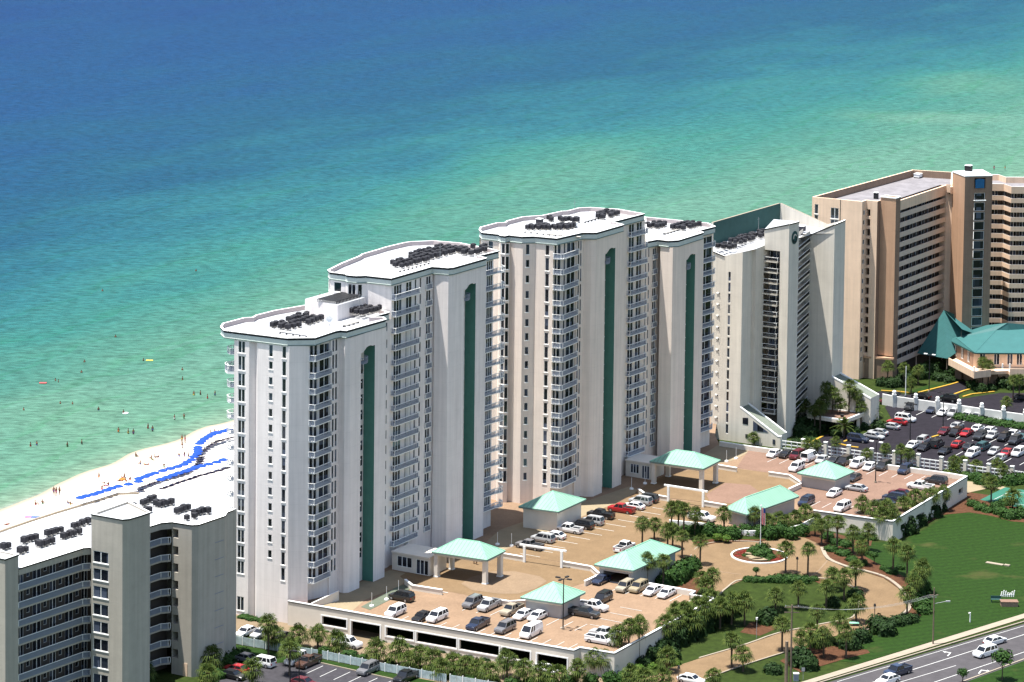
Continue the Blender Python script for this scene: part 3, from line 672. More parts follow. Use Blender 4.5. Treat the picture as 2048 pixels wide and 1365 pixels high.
    wall(wm, h1, h2, -.3, z-.5, M_GALL)
    # lit end face with stepped openings next to the gallery
    K = LX(H2, H3, 356.8, z); Kf = H2
    uK = math.hypot(*sub(K, H2))
    wall(wm, H2, H3, -.3, z-.2, mw, [(.05, uK, [(f+.95, f+2.55) for f in fl[:8]]+[])], rev=2.8)
    path = [H0, add(H1, n4, .0), LX(H1, H2, 337, z), LX(H1, H2, 341.5, z)]
    balcony_stack(B, H0, H1, path, [H0, H1, LX(H1, H2, 341.5, z), h2, h1, h0], fl[:8], weight=18, step=.22, th=.3, mslab=mw)
    wall(wm, H0, H1, z-1.25, z-.2, mw); wall(wm, H1, H2, z-1.25, z-.2, mw)
    wall(wm, H3, H4, -.3, z-.2, mw); wall(wm, H4, H5, -.3, z-.2, mw); wall(wm, H5, H6, -.3, z-.2, mw); wall(wm, H6, H7, -.3, z-.2, mw)
    gr = MB()
    H45 = shift(H4, H5, 0)
    for k in range(8):
        uu = [math.hypot(*sub(LX(H4, H5, x_, 15), H4)) for x_ in (429, 447)]
        vv = fl[k]-.6; d = unit(sub(H5, H4)); o = outn(H4, H5)
        M = Matrix.Translation((*add(add(H4, d, uu[0]), o, .03), vv)) @ Matrix.Rotation(math.atan2(d[1], d[0]), 4, 'Z')
        gr.box(0, -.03, 0, uu[1]-uu[0], 0, .1, M_RAIL, M)
    B.part('wall_groove_trim', gr)
    bk = [add(p, DB, -17) for p in (H7, H5)]+[add(H1, DB, -18), P2(175, 1003, z), add(G3, DB, -19), add(G1, DB, -15)]
    R_ = [G2, G3, p0, D0, D1, E1, E4, H0, H1, H2, H3, H4, H5, H6, H7, add(H7, DA, 1), add(add(H7, DA, 1), DB, -17), P2(300, 988, z), P2(180, 1008, z), P2(0, 1066, z), P2(-60, 1085, z), add(G1, DB, -4)]
    rf = MB(); Rm = [p for p in R_]
    rf.face([(*p, z-.02) for p in Rm], M_ROOFW)
    edge = [(p0, D0), (D0, D1), (H0, H1), (H1, H2), (H2, H3), (H3, H4), (H4, H5), (H5, H6), (H6, H7)]
    for a, b in edge:
        n = outn(a, b); a1, b1 = add(a, n, .1), add(b, n, .1)
        rf.face([(*a1, z-.22), (*b1, z-.22), (*b1, z+.02), (*a1, z+.02)], M_DARK); rf.face([(*a1, z+.02), (*b1, z+.02), (*add(b, n, -.3), z+.02), (*add(a, n, -.3), z+.02)], M_TRIM)
    for i in range(len(Rm)-8, len(Rm)-1): rf.face([(*Rm[i], -.3), (*Rm[i+1], -.3), (*Rm[i+1], z-.02), (*Rm[i], z-.02)], mw)
    B.part('roof', rf)
    # brown service door
    dq = [math.hypot(*sub(LX(H2, H3, x_, 2), H2)) for x_ in (366, 375)]
    dm = MB(); M = face_mw(H2, H3, dq[0], -.1, -.06); dm.box(0, 0, 0, dq[1]-dq[0], .05, 2.4, M_WALLP, M); B.part('door', dm)
    B.part('wall', wm); B.finish(); return B
# ------------------------------------------------------------------ ivory building with the slanting walls
def slant_building():
    loc = P(1500, 880, 0); B = Building('condo_building', 'ivory condo building with slanting dark green roof wall and a round emblem on its tower', loc)
    wm = MB(); mw = M_WALLS; z0 = -.3
    c = lambda x, y: (1400+x/6.827, 390+y/6.827)
    g0 = P2(1423, 877.2); gd = (math.sin(R(120)), math.cos(R(120))); on = lambda px, z: LX(g0, add(g0, gd, 10), px, z)
    s0 = on(1426.5, 44); s1 = on(1449, 45); s2 = on(1485.5, 45)
    zt0, zt1, zt2 = ZA(*s0, 503), ZA(*s1, 512.3), ZA(*s2, 504.3)
    fh = 2.58; nf = 16
    slot = [(zt1-5.8-fh*k, zt1-5.8-fh*k+2.2) for k in range(15)]
    u0 = math.hypot(*sub(on(1456.6, 40), s0)); 
    wall(wm, s0, s1, z0, zt0, mw, z1b=zt1)
    us = math.hypot(*sub(on(1456.8, 40), s1)); ue = math.hypot(*sub(on(1461.8, 40), s1))
    wall(wm, s1, s2, z0, zt1, mw, [(us, ue, slot)], z1b=zt2)
    for v0, v1 in slot: B.window(s1, s2, us, ue, v0, v1, (), weight=3)
    vt = MB()
    for k in range(14):
        q = on(1435, 30); zz = ZA(*q, 587+22.6*k); M = Matrix.Translation((*add(q, outn(s0, s1), .12), zz)) @ Matrix.Rotation(YB, 4, 'Z')
        vt.box(-.3, 0, -.12, .3, .12, .18, M_TRIM, M)
        vt.box(.3, -.05, -.2, .5, .12, .1, M_POLE, M)
    B.part('wall_vent', vt)
    s3 = LX(s2, add(s2, DA, 5), 1504.7, 44); s4 = add(s3, DB, 1.0); s5 = LX(s4, add(s4, DA, 5), 1528.2, 44)
    zt3, zt4, zt5 = ZA(*s3, 498.6), ZA(*s4, 497.8), ZA(*s5, 491.8)
    wall(wm, s2, s3, z0, zt2, mw, z1b=zt3); wall(wm, s3, s4, z0, zt3, mw, z1b=zt4); wall(wm, s4, s5, z0, zt4, mw, z1b=zt5)
    # tower
    t2 = LX(s5, add(s5, DB, 5), 1577.8, 46); t1 = LX(s5, t2, 1560.5, 46)
    za, zb = ZA(*s5, 458.8), ZA(*t2, 448.6); zu = ZA(*s5, 497.7)
    t3 = LX(t2, add(t2, DA, 5), 1597.5, 46); zc = ZA(*t3, 443.5)
    i5 = add(s5, DA, 2.6); i1 = add(t1, DA, 2.6)
    wall(wm, s5, t1, zu-.2, za, mw, z1b=za+(zb-za)*.62)                # bridge above the balconies
    wm.face([(*s5, zu-.2), (*i5, zu-.2), (*i1, zu-.2), (*t1, zu-.2)][::-1], mw)
    wall(wm, t1, t2, z0, za+(zb-za)*.62, mw, z1b=zb); wall(wm, t2, t3, z0, zb, mw, z1b=zc)
    wall(wm, i1, t1, z0, zu, mw) ; wm.face([(*t1, z0), (*i1, z0), (*i1, zu), (*t1, zu)], mw)
    lv = [zu-2.75-fh*k for k in range(nf)]
    L = math.hypot(*sub(i1, i5)); cc = [(.3, L-.4, [(v+.1, v+2.0) for v in lv[:15]])]
    wall(wm, i5, i1, z0, zu, M_GALL, cc)
    for v0, v1 in cc[0][2]: B.window(i5, i1, .3, L-.4, v0, v1, (.5,), weight=3, kind='sliding_door')
    balcony_stack(B, s5, t1, [s5, add(t1, DB, -.6), add(add(t1, DB, -.6), DA, 1.2)], [s5, add(t1, DB, -.6), add(add(t1, DB, -.6), DA, 2.6), i5], lv[:15], weight=8, h=.9, step=.3, th=.35, mslab=mw, mrail=M_GLASSB)
    t4 = add(t3, DB, -5); t0 = add(s5, DA, 5.)
    tw = [s5, t2, t3, add(t3, DB, -6.6)]; zz = [za, zb, zc, za+1.6]
    wm.face([(*p, q) for p, q in zip(tw, zz)], M_ROOFW); wall(wm, t3, tw[3], 40, zc, mw, z1b=zz[3]); wall(wm, tw[3], s5, 40, zz[3], mw, z1b=za)
    # round emblem on the shaded tower face
    o = outn(t2, t3); em = MB(); q = LX(t2, t3, 1588.3, 44); zc0 = ZA(*q, 475.5); d = unit(sub(t3, t2))
    def disc(r0, r1, dep, m, a0=0, a1=360, cx=0, cz=0):
        n = 28
        for k in range(n):
            b0, b1 = R(a0+(a1-a0)*k/n), R(a0+(a1-a0)*(k+1)/n)
            pt = lambda r, b, e: (q[0]+d[0]*(cx+r*math.cos(b))+o[0]*e, q[1]+d[1]*(cx+r*math.cos(b))+o[1]*e, zc0+cz+r*math.sin(b))
            em.face([pt(r0, b0, dep), pt(r1, b0, dep), pt(r1, b1, dep), pt(r0, b1, dep)], m); em.face([pt(r1, b0, 0), pt(r1, b1, 0), pt(r1, b1, dep), pt(r1, b0, dep)], m)
    disc(0, 1.55, .12, M_TEALD); disc(.55, .85, .2, M_WALLS, 20, 200); disc(.95, 1.2, .2, M_GLASSB, 200, 380)
    B.part('round_emblem', em)
    # second balcony bay
    r3 = LX(t3, add(t3, (.29, .957), 5), 1620.8, 44); j3 = add(t3, DB, -2.0); j4 = add(r3, DB, -2.0)
    zr3 = ZA(*r3, 469.8); zr0 = ZA(*t3, 476.5)
    L = math.hypot(*sub(j4, j3)); lv2 = [zr0-3.0-fh*k for k in range(16)]
    wall(wm, j3, j4, z0, zr0-.2, mw, [(.4, 1.5, [(v+.1, v+2.0) for v in lv2]), (L-2.2, L-.3, [(v+.1, v+2.0) for v in lv2])])
    for v in lv2:
        B.window(j3, j4, .4, 1.5, v+.1, v+2.0, (), weight=1.5); B.window(j3, j4, L-2.2, L-.3, v+.1, v+2.0, (), weight=2, kind='sliding_door')
    balcony_stack(B, t3, r3, [t3, r3], [t3, r3, j4, j3], lv2, weight=7, h=.9, step=.3, th=.4, mslab=mw, mrail=M_GLASSB)
    wall(wm, t3, r3, zr0-.5, zr0, mw, z1b=zr3)
    # fin
    f2 = LX(r3, add(r3, DB, 5), 1668.8, 44); f3 = LX(f2, add(f2, DA, 5), 1690.2, 44)
    zf2, zf3 = ZA(*f2, 449.3), ZA(*f3, 440.5)
    wall(wm, r3, f2, z0, zr3, mw, z1b=zf2); wall(wm, f2, f3, z0, zf2, mw, z1b=zf3)
    wall(wm, j4, r3, z0, zr3, mw)
    # roof wall (dark) and its lit neighbour
    K0 = P2(1426, 491, 44); K1 = P2(1560, 447, 44); zk0, zk1 = ZA(*K0, 445.2), ZA(*K1, 406.8)
    K2 = LX(K1, add(K1, DB, 5), 1654, 44); zk2 = ZA(*K2, 449)
    dm = MB(); dm.face([(*K0, 43), (*K1, 43), (*K1, zk1), (*K0, zk0)], M_TEALD)
    kb0, kb1 = add(K0, DB, -.5), add(K1, DB, -.5)
    dm.face([(*kb1, 0), (*kb0, 0), (*kb0, zk0), (*kb1, zk1)], mw); dm.face([(*K0, zk0), (*K1, zk1), (*kb1, zk1), (*kb0, zk0)], M_CONC); dm.face([(*kb0, 30), (*K0, 30), (*K0, zk0), (*kb0, zk0)], mw)
    B.part('slanting_roof_wall', dm)
    wall(wm, K1, K2, 42, zk1, mw, z1b=zk2); wall(wm, K2, f3, z0, zk2, mw, z1b=zf3)
    kk = add(K1, DA, .5); wm.face([(*K1, zk1), (*K2, zk2), (*add(K2, DA, .5), zk2), (*kk, zk1)], M_CONC); wall(wm, add(K2, DA, .5), kk, 0, zk2, mw, z1b=zk1)
    rf = MB(); RR = [(*s0, zt0-.05), (*s1, zt1-.05), (*s2, zt2-.05), (*s4, zt4-.05), (*s5, zt5-.05), (*t2, zt5), (*t3, zr0-.05), (*r3, zr3-.05), (*f2, min(zf2, zr3+1)-.05), (*f3, 44.6), (*K2, 44.), (*K1, 44), (*K0, 44)]
    cen = P2(1530, 470, 44.5)
    for i in range(len(RR)): rf.face([RR[i], RR[(i+1) % len(RR)], (*cen, 44.6)], M_ROOFW)
    for a, b in [((s0, zt0), (s1, zt1)), ((s1, zt1), (s5, zt5)), ((t3, zr0), (r3, zr3)), ((r3, zr3), (f2, zf2)), ((f2, zf2), (f3, zf3)), ((s5, za), (t2, zb)), ((t2, zb), (t3, zc))]:
        n = outn(a[0], b[0]); a1, b1 = add(a[0], n, .12), add(b[0], n, .12)
        rf.face([(*a1, a[1]-.25), (*b1, b[1]-.25), (*b1, b[1]+.05), (*a1, a[1]+.05)], M_DARK); rf.face([(*a1, a[1]+.05), (*b1, b[1]+.05), (*add(b[0], n, -.3), b[1]+.05), (*add(a[0], n, -.3), a[1]+.05)], M_TRIM)
    B.part('roof', rf)
    # two low wings with slanting roofs
    def wing(p, zp, q, zq, depth, nm, back_fin, wins=()):
        w = MB(); o = outn(p, q); p2, q2 = add(p, DA, depth), add(q, DA, depth)
        w.face([(*p, z0), (*q, z0), (*q, zq), (*p, zp)], mw); w.face([(*q, z0), (*q2, z0), (*q2, zq), (*q, zq)], mw)
        w.face([(*q2, z0), (*p2, z0), (*p2, zp), (*q2, zq)], mw)
        w.face([(*p, zp-.35), (*q, zq-.35), (*q2, zq-.35), (*p2, zp-.35)], M_OLIVE)
        for a, b, e in ((p, q, 0), (add(p2, DA, -.35), add(q2, DA, -.35), back_fin)):
            a2, b2 = add(a, DA, .35), add(b, DA, .35)
            w.face([(*add(a, o, .04), zp+.02+e), (*add(b, o, .04), zq+.02+e), (*b2, zq+.02+e), (*a2, zp+.02+e)], M_TRIM); w.face([(*add(a, o, .04), zp-.3), (*add(b, o, .04), zq-.3), (*add(b, o, .04), zq+.02+e), (*add(a, o, .04), zp+.02+e)], M_TRIM if not e else mw); w.face([(*b2, zq-.35), (*a2, zp-.35), (*a2, zp+.02+e), (*b2, zq+.02+e)], mw)
        for wn in wins: w.face([(*add(LX(p, q, x_, 3), o, .05), ZA(*add(LX(p, q, x_, 3), o, .05), y_)) for x_, y_ in wn], M_GLASS)
        B.part(nm, w)
    q = on(1557, 5); wing(s2, ZA(*s2, 813.4), q, ZA(*q, 872.8), 4.6, 'stair_wing', 0., [[(1485, 848), (1496, 850), (1496, 836), (1485, 836)], [(1506, 862), (1538, 866), (1506, 842)], [(1491, 876), (1497, 877), (1497, 869), (1491, 868.5)], [(1545.5, 889), (1551, 890), (1551, 880), (1545.5, 879)]])
    q = LX(f2, add(f2, DB, 5), 1741, 5); wing(f2, ZA(*f2, 752.5), q, ZA(*q, 797), 5.0, 'stair_wing', 0.)
    B.part('wall', wm); B.finish(); return B
# ------------------------------------------------------------------ tan high-rise with teal-roofed porch
def tan_tower():
    loc = P(1760, 760, 0); B = Building('condo_tower', 'tan high-rise condo tower with banded galleries and a brown lift shaft at the far right', loc)
    wm = MB(); z0 = -.3; Z = 46.; m = M_WALLP; fh = 2.53
    t = lambda x, y: (1600+x/2.844, 320+y/2.844); c = lambda x, y: (1600+x/7.877, 320+y/7.877); e = lambda x, y: (1820+x/6.825, 320+y/6.825)
    p0, p1 = P2(1624.4, 394, Z), P2(1724.6, 403.7, Z)
    line = lambda a, d, px: LX(a, add(a, d, 5), px, 43)
    u = lambda px: math.hypot(*sub(LX(p0, p1, px, 43), p0))
    wl = [(Z-3.4-fh*k, Z-1.5-fh*k) for k in range(16)]
    big = [(Z-3.6-2*fh*k*1.0, Z-1.9-2*fh*k) for k in range(1)]
    wins1 = [(40.6, 44.0), (37.6, 40.3)]
    wall(wm, p0, p1, z0, Z, m, [(u(1629.3), u(1636.5), [(41.7, 44.2), (38.9, 41.4), (36, 38.6)]), (u(1661.5), u(1677.5), [(40.9, 43.7), (37.9, 40.6), (34.9, 37.6)])])
    for v in [(41.7, 44.2), (38.9, 41.4), (36, 38.6)]: B.window(p0, p1, u(1629.3), u(1636.5), *v, (), True, weight=4)
    for v in [(40.9, 43.7), (37.9, 40.6), (34.9, 37.6)]: B.window(p0, p1, u(1661.5), u(1677.5), *v, (.5,), True, weight=4)
    jn = MB(); q = LX(p0, p1, 1680.6, 43); M = Matrix.Translation((*q, 0)) @ Matrix.Rotation(math.atan2(*reversed(sub(p1, p0))), 4, 'Z'); jn.box(-.08, -.05, 0, .08, .02, Z, M_POLE, M); B.part('expansion_joint', jn)
    p2 = line(p1, DA, 1733); p3 = add(p2, DB, .05); p3 = line(p2, DB, 1754.5)
    sw = [(Z-3.6-fh*k, Z-2.4-fh*k) for k in range(16)]
    L = math.hypot(*sub(p2, p1)); wall(wm, p1, p2, z0, Z, m, [(L*.3, L*.62, sw)])
    for v in sw: B.window(p1, p2, L*.3, L*.62, *v, (), weight=.6)
    L = math.hypot(*sub(p3, p2)); nt_ = [(Z-4.1-fh*k, Z-2.3-fh*k) for k in range(16)]
    wall(wm, p2, p3, z0, Z, m, [(.02, L*.36, nt_)], rev=1.2)
    p4 = add(p3, DA, 1.9); p5 = add(p4, DB, .3)
    wall(wm, p3, p4, z0, Z, M_BRICKP); 
    p6 = line(p4, DB, 1761); ZO = Z+.9
    p7 = line(p6, DB, 1791.5); p8 = line(p7, DA, 1800.6)
    wall(wm, p4, p6, z0, Z, M_BRICKP); wall(wm, p6, p7, 6, ZO, M_WALLO); wall(wm, p7, p8, z0, ZO, M_BRICKP); wall(wm, p8, add(p8, DB, -3), 40, ZO, M_WALLP)
    bs = MB(); bs.prism([add(add(p2, DB, .4), DA, -.3), add(add(p7, DB, .2), DA, -.3), add(p7, DA, 1.), add(add(p2, DB, .4), DA, 1.)], -.2, 5.2, M_BRICKP); bs.prism([add(add(p2, DB, .2), DA, -.5), add(add(p7, DB, .4), DA, -.5), add(p7, DA, 1.3), add(add(p2, DB, .2), DA, 1.3)], 5.2, 5.7, M_WALLO); B.part('brick_base', bs)
    cp = MB(); pp = [p6, p7, p8, add(p8, DB, -4), add(p6, DA, 1.5)]; ring(cp, pp, [(0, ZO-.1, M_WALLP), (-.12, ZO-.1, M_WALLP), (-.12, ZO+.15, M_TRIM), (.3, ZO+.15, M_TRIM), (.3, ZO-.5, m)]); cp.face([(*p, ZO-.4) for p in inset(pp, .3)], M_ROOFG); B.part('roof', cp)
    # banded gallery facade
    a1 = P2(1892.5, 371, Z); o = outn(p8, a1); a0 = p8; g0, g1 = add(a0, o, -1.6), add(a1, o, -1.6)
    wall(wm, a0, a1, Z-2.6, Z, m)
    dAa = unit(sub(a1, a0)); L = math.hypot(*sub(a1, a0))
    lv = [Z-4.1-fh*k-.2 for k in range(16)]
    cc = [(x_, x_+(1.1 if k % 3 else 2.0), [(v+.05, v+2.0) for v in lv]) for k, x_ in enumerate(np.arange(.6, L-2.4, 2.55))]
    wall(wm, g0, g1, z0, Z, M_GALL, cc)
    for u0, u1, vs in cc:
        for v0, v1 in vs: B.window(g0, g1, u0, u1, v0, v1, (), weight=(u1-u0), kind='gallery_door')
    for v in lv:
        bm_ = MB() if 'band' not in _cache else None
        if bm_ is not None:
            bm_.box(0, 0, -.25, L, 1.6, 0, M_BANDP); bm_.box(0, -.02, -.3, L, .14, 1.0, M_BANDP); _cache['band'] = (bm_, bm_.mesh('balcony_band'))
        B.add('balcony_band', _cache['band'], face_mw(a0, a1, 0, v), (), 5)
    a2 = LX(a1, add(a1, DB, 5), 1911.5, Z); wall(wm, a1, a2, z0, Z+.3, m); wm.face([(*a1, z0), (*g1, z0), (*g1, Z), (*a1, Z)], m)
    # brown lift tower
    zt = 50.; b0, b1, b2, b3 = [P2(*q_, zt) for q_ in [e(582, 160), e(752, 225), e(1127, 215), e(985, 137)]]
    lb = M_WALLO
    wall(wm, b0, b1, z0, zt, M_WALLO)
    ub = lambda px: math.hypot(*sub(LX(b1, b2, px, 43), b1)); L = math.hypot(*sub(b2, b1))
    sv = [(zt-6.7-fh*k*1.0, zt-6.7-fh*k+fh*.86) for k in range(15)]
    wall(wm, b1, b2, z0, zt, M_BRICKP, [(ub(1948), ub(1970), sv+[(zt-3.3, zt-.6)])], rev=.9)
    for v0, v1 in sv: B.window(b1, b2, ub(1948)+.1, ub(1970)-.1, v0, v1, (), weight=3, kind='lift_shaft_pane')
    sg = MB(); q0 = LX(b1, b2, 1949.5, 46); dd = unit(sub(b2, b1)); oo = outn(b1, b2)
    for k in range(7):                                  # the blue half-moon canopy
        f0, f1 = k/7, (k+1)/7
        zz = lambda f: zt-.7-.2*(1-math.sin(math.pi*(.15+.7*f)))*2
        sg.face([(*add(add(q0, dd, 2.5*f0), oo, .35), zt-3.2), (*add(add(q0, dd, 2.5*f1), oo, .35), zt-3.2), (*add(add(q0, dd, 2.5*f1), oo, .35), zz(f1)), (*add(add(q0, dd, 2.5*f0), oo, .35), zz(f0))], MATS['blue_panel'])
    B.part('blue_panel', sg)
    lg = MB(); q1 = LX(b1, b2, 1946.5, 43); M = face_mw(q1, b2, 0, zt-6.45, -1.1)
    for bx in [(0, 0, 3.2, .15), (0, .95, 3.2, 1.1), (0, 0, .15, 1.1), (3.05, 0, 3.2, 1.1)]: lg.box(bx[0], bx[1], 0, bx[2], bx[3], .14, M_TRIM, M)
    B.part('ledge_frame', lg)
    wall(wm, b2, b3, z0, zt, M_WALLP); wall(wm, b3, b0, 40, zt, m)
    tr = MB(); pp = [b0, b1, b2, b3]; ring(tr, pp, [(-.08, zt-.15, M_WALLP), (-.08, zt+.1, M_TRIM), (.4, zt+.1, M_TRIM)]); tr.face([(*p, zt+.1) for p in inset(pp, .4)], M_ROOFW); B.part('roof', tr)
    # right wing with wavy parapets
    w0 = P2(*e(1120, 327), Z); w1 = P2(*e(1285, 330), Z); w2 = P2(*e(1385, 365), Z); w3 = add(w2, (math.sin(R(88)), math.cos(R(88))), 24)
    wv = [add(w0, unit(sub(w1, w0)), -2), w0, w1, w2, w3]
    wn_ = [add(p, (.0, 1.), 2.6) for p in wv]
    bandm = MB()
    for (a, b), (c_, d_) in zip(zip(wv[:-1], wv[1:]), zip(wn_[:-1], wn_[1:])):
        oo = outn(a, b)
        bandm.face([(*a, -.3), (*b, -.3), (*b, .95), (*a, .95)], m); bandm.face([(*a, .95), (*b, .95), (*add(b, (0, 1), .25), .95), (*add(a, (0, 1), .25), .95)], M_TRIM); bandm.face([(*add(b, (0, 1), .25), .95), (*add(a, (0, 1), .25), .95), (*add(a, (0, 1), .25), 0), (*add(b, (0, 1), .25), 0)], m)
        bandm.face([(*a, 0), (*b, 0), (*d_, 0), (*c_, 0)], m); bandm.face([(*c_, -.3), (*d_, -.3), (*b, -.3), (*a, -.3)], m)
    bme = bandm.mesh('balcony_band')
    lvw = [Z-3.75-.95-fh*k+.6 for k in range(15)]
    for v in lvw: B.add('balcony_band', (bandm, bme), Matrix.Translation((0, 0, v)), (), 6)
    for a, b in zip(wn_[:-1], wn_[1:]):
        L = math.hypot(*sub(b, a)); cc = [(x_, x_+1.6, [(v+.05, v+2.0) for v in lvw]) for x_ in np.arange(.4, L-1.7, 2.4)]
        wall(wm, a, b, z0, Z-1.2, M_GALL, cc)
        for u0, u1, vs in cc:
            for v0, v1 in vs: B.window(a, b, u0, u1, v0, v1, (.5,), weight=1., kind='sliding_door')
    for a, b in zip(wv[:-1], wv[1:]): wall(wm, a, b, Z-1.9, Z-.0, m)
    rw = MB(); rr = wv+[add(w3, (.1, 1), 12), add(b3, (1, .3), 1)]
    rw.face([(*p, Z-.5) for p in wv+[add(p, (0, 1), 9) for p in reversed(wv)]], M_ROOFG)
    for a, b in zip(wv[:-1], wv[1:]):
        a9, b9 = add(a, (0, 1), 9), add(b, (0, 1), 9)
        rw.face([(*a9, Z-.5), (*b9, Z-.5), (*b9, Z+1.1), (*a9, Z+1.1)], M_WALLP); rw.face([(*a, Z), (*b, Z), (*add(b, (0, 1), .3), Z), (*add(a, (0, 1), .3), Z)], M_TRIM); rw.face([(*a9, Z+1.1), (*b9, Z+1.1), (*add(b9, (0, 1), .4), Z+1.1), (*add(a9, (0, 1), .4), Z+1.1)], M_TRIM)
        rw.face([(*add(b9, (0, 1), .4), 20), (*add(a9, (0, 1), .4), 20), (*add(a9, (0, 1), .4), Z+1.1), (*add(b9, (0, 1), .4), Z+1.1)], M_WALLP)
    B.part('roof', rw)
    # main roof: sunken deck behind a parapet
    k1, k2 = P2(1825, 336.9, Z+.4), P2(1906, 341.8, Z+.4)
    poly = [p0, p1, p2, p3, p4, p6, p8, a1, a2, b0, k2, k1]
    rf = MB(); ip = inset(poly, .45); zd = Z-1.9
    for i in range(len(poly)):
        j = (i+1) % len(poly); rf.face([(*poly[i], Z), (*poly[j], Z), (*ip[j], Z), (*ip[i], Z)], M_WALLP); rf.face([(*ip[j], zd), (*ip[i], zd), (*ip[i], Z), (*ip[j], Z)], M_BRICKP if i >= 9 else m)
        if i >= 9: rf.face([(*poly[i], z0), (*poly[j], z0), (*poly[j], Z), (*poly[i], Z)], m)
    zf = Z-.35
    rf.face([(*p, zd) for p in ip], M_ROOFG)
    B.part('roof', rf)
    B.part('wall', wm); B.finish(); return B
def porch():
    """teal-roofed entrance building in front of the tan tower"""
    loc = P(1960, 770, 0); B = Building('entrance_building', 'brown entrance building with a teal hipped metal roof and a raised terrace, far right', loc)
    c = lambda x, y: (1800+x/6.206, 580+y/6.206)
    ze = 8.5; E0 = P(*c(568, 605), ze); E1 = P(*c(930, 782), ze); d1 = (1., .02); E2 = (E1[0]+24*d1[0], E1[1]+.5, ze)
    zA = 14.; A = P(*c(1335, 412), zA)
    zk = 12.2; Rg = P(*c(1195, 500), zk)
    r = MB(); bk = (E0[0]+10, E0[1]+16, ze); bk2 = (E2[0], E2[1]+20, ze)
    Am = P(*c(700, 598), ze+1.1)
    r.face([E0, E1, Rg, Am], M_TEAL); r.face([E1, E2, (E2[0], Rg[1]+.5, zk-.2), (Rg[0]+2.6, Rg[1], zk), Rg], M_TEAL)
    r.face([Am, Rg, A], M_TEAL); r.face([Rg, (Rg[0]+3.2, Rg[1], zk), A], M_TEAL); r.face([(Rg[0]+2.6, Rg[1], zk), (E2[0], Rg[1]+.5, zk-.2), (E2[0], A[1]+2, zk+.4), A], M_TEAL)
    r.face([Am, A, bk, E0], M_TEAL); r.face([A, bk2, bk], M_TEAL)
    for p, q in ((E0, E1), (E1, E2)): r.face([(p[0], p[1], p[2]-.35), (q[0], q[1], q[2]-.35), q, p], M_TEALD)
    for p, q in ((E1, Rg), (Rg, A), (Am, E1)): r.tube(p, q, .09, .09, M_TEAL, 5)
    B.part('roof', r)
    w = MB(); i0, i1, i2 = add(E0[:2], DB, .9), add(E1[:2], (-.1, 1), 1.2), add(E2[:2], (0, 1), 1.2)
    L = math.hypot(*sub(i1, i0)); cc = [(L*f, L*f+1.5, [(5.2, 8.0)]) for f in (.22, .5, .75)]
    wall(w, i0, i1, 0, ze, M_BRICKP, cc)
    for u0, u1, vs in cc: B.window(i0, i1, u0, u1, 5.2, 8., (.5,))
    cc = [(x_, x_+1.4, [(5.2, 8.0)]) for x_ in (1.6, 5.2, 8.6, 11., 14., 17.5)]
    wall(w, i1, i2, 0, ze, M_WALLP, cc)
    for u0, u1, vs in cc: B.window(i1, i2, u0, u1, 5.2, 8., (.5,))
    w.prism([add(i0, DB, -.6), add(i0, DB, .9), add(add(i0, DB, .9), DA, 1.), add(add(i0, DB, -.6), DA, 1.)], 3.4, ze-.05, M_WALLP)
    B.part('wall', w)
    tr = MB(); t0 = P2(*c(600, 885), 4.6); t1 = P2(*c(920, 1010), 5.5); t2 = P2(*c(1000, 1000), 5.5); t3 = P2(*c(1130, 985), 5.5)
    tr.prism([t0, t1, t3, add(t3, (0, 1), 5), add(t0, DA, 5)], 3.6, 4.4, M_WALLP)
    for a, b in ((t0, t1), (t1, t3)): tr.wallstrip(a, b, .25, 4.4, 5.4, M_WALLP)
    q0 = P2(*c(1365, 975), 5.5); q1 = add(q0, (1, 0), 14); tr.prism([q0, q1, add(q1, (0, 1), 5), add(q0, (0, 1), 5)], 3.6, 4.4, M_WALLP); tr.wallstrip(q0, q1, .25, 4.4, 5.4, M_WALLP)
    tr.prism([add(t3, (0, 1), 2.2), add(q0, (0, 1), 2.2), add(q0, (0, 1), 5), add(t3, (0, 1), 5)], 3.6, 4.4, M_WALLP)
    for p in (t1, q0, P2(*c(1275, 975), 5.5)):
        tr.tube((p[0], p[1]+.3, 5.4), (p[0], p[1]+.3, 6.6), .22, .2, M_TRIM, 8)
    B.part('terrace', tr)
    for k, (x_, y_) in enumerate(((960, 1190), (1150, 1200), (720, 1110), (1500, 1160))):
        p = P2(*c(x_, y_), 0); q = MB(); q.prism([add(p, DB, -.9), add(p, DB, .9), add(add(p, DB, .9), DA, 1.4), add(add(p, DB, -.9), DA, 1.4)], 0, 3.7, M_BRICKP); B.part('pillar', q)
    B.finish()
    # sloping teal roof between the tower and the porch
    s = MB(); a = P(*c(545, 250), 15.8); a2 = P(*c(672, 300), 15.6); b = P(*c(690, 380), 13.8); c_ = P(*c(770, 490), 12.2); m_ = P(*c(1000, 575), 9.6); d = P(*c(590, 855), 4.5); e_ = P(*c(210, 790), 4.5)
    s.face([e_, d, a], M_TEAL); s.face([a, d, m_], M_TEAL); s.face([a, m_, c_], M_TEAL); s.face([a, c_, b], M_TEAL); s.face([a, b, a2], M_TEAL)
    for q in (e_, d, a, c_): s.face([(q[0]-.2, q[1]+1.2, 0), (q[0]+.2, q[1]+1.2, 0), (q[0], q[1]+1.2, q[2]-.1)], M_WALLP)
    simple_obj('lobby_roof', s, 'steep teal metal lobby roof leaning against the tan tower, half in shadow', 'roof')
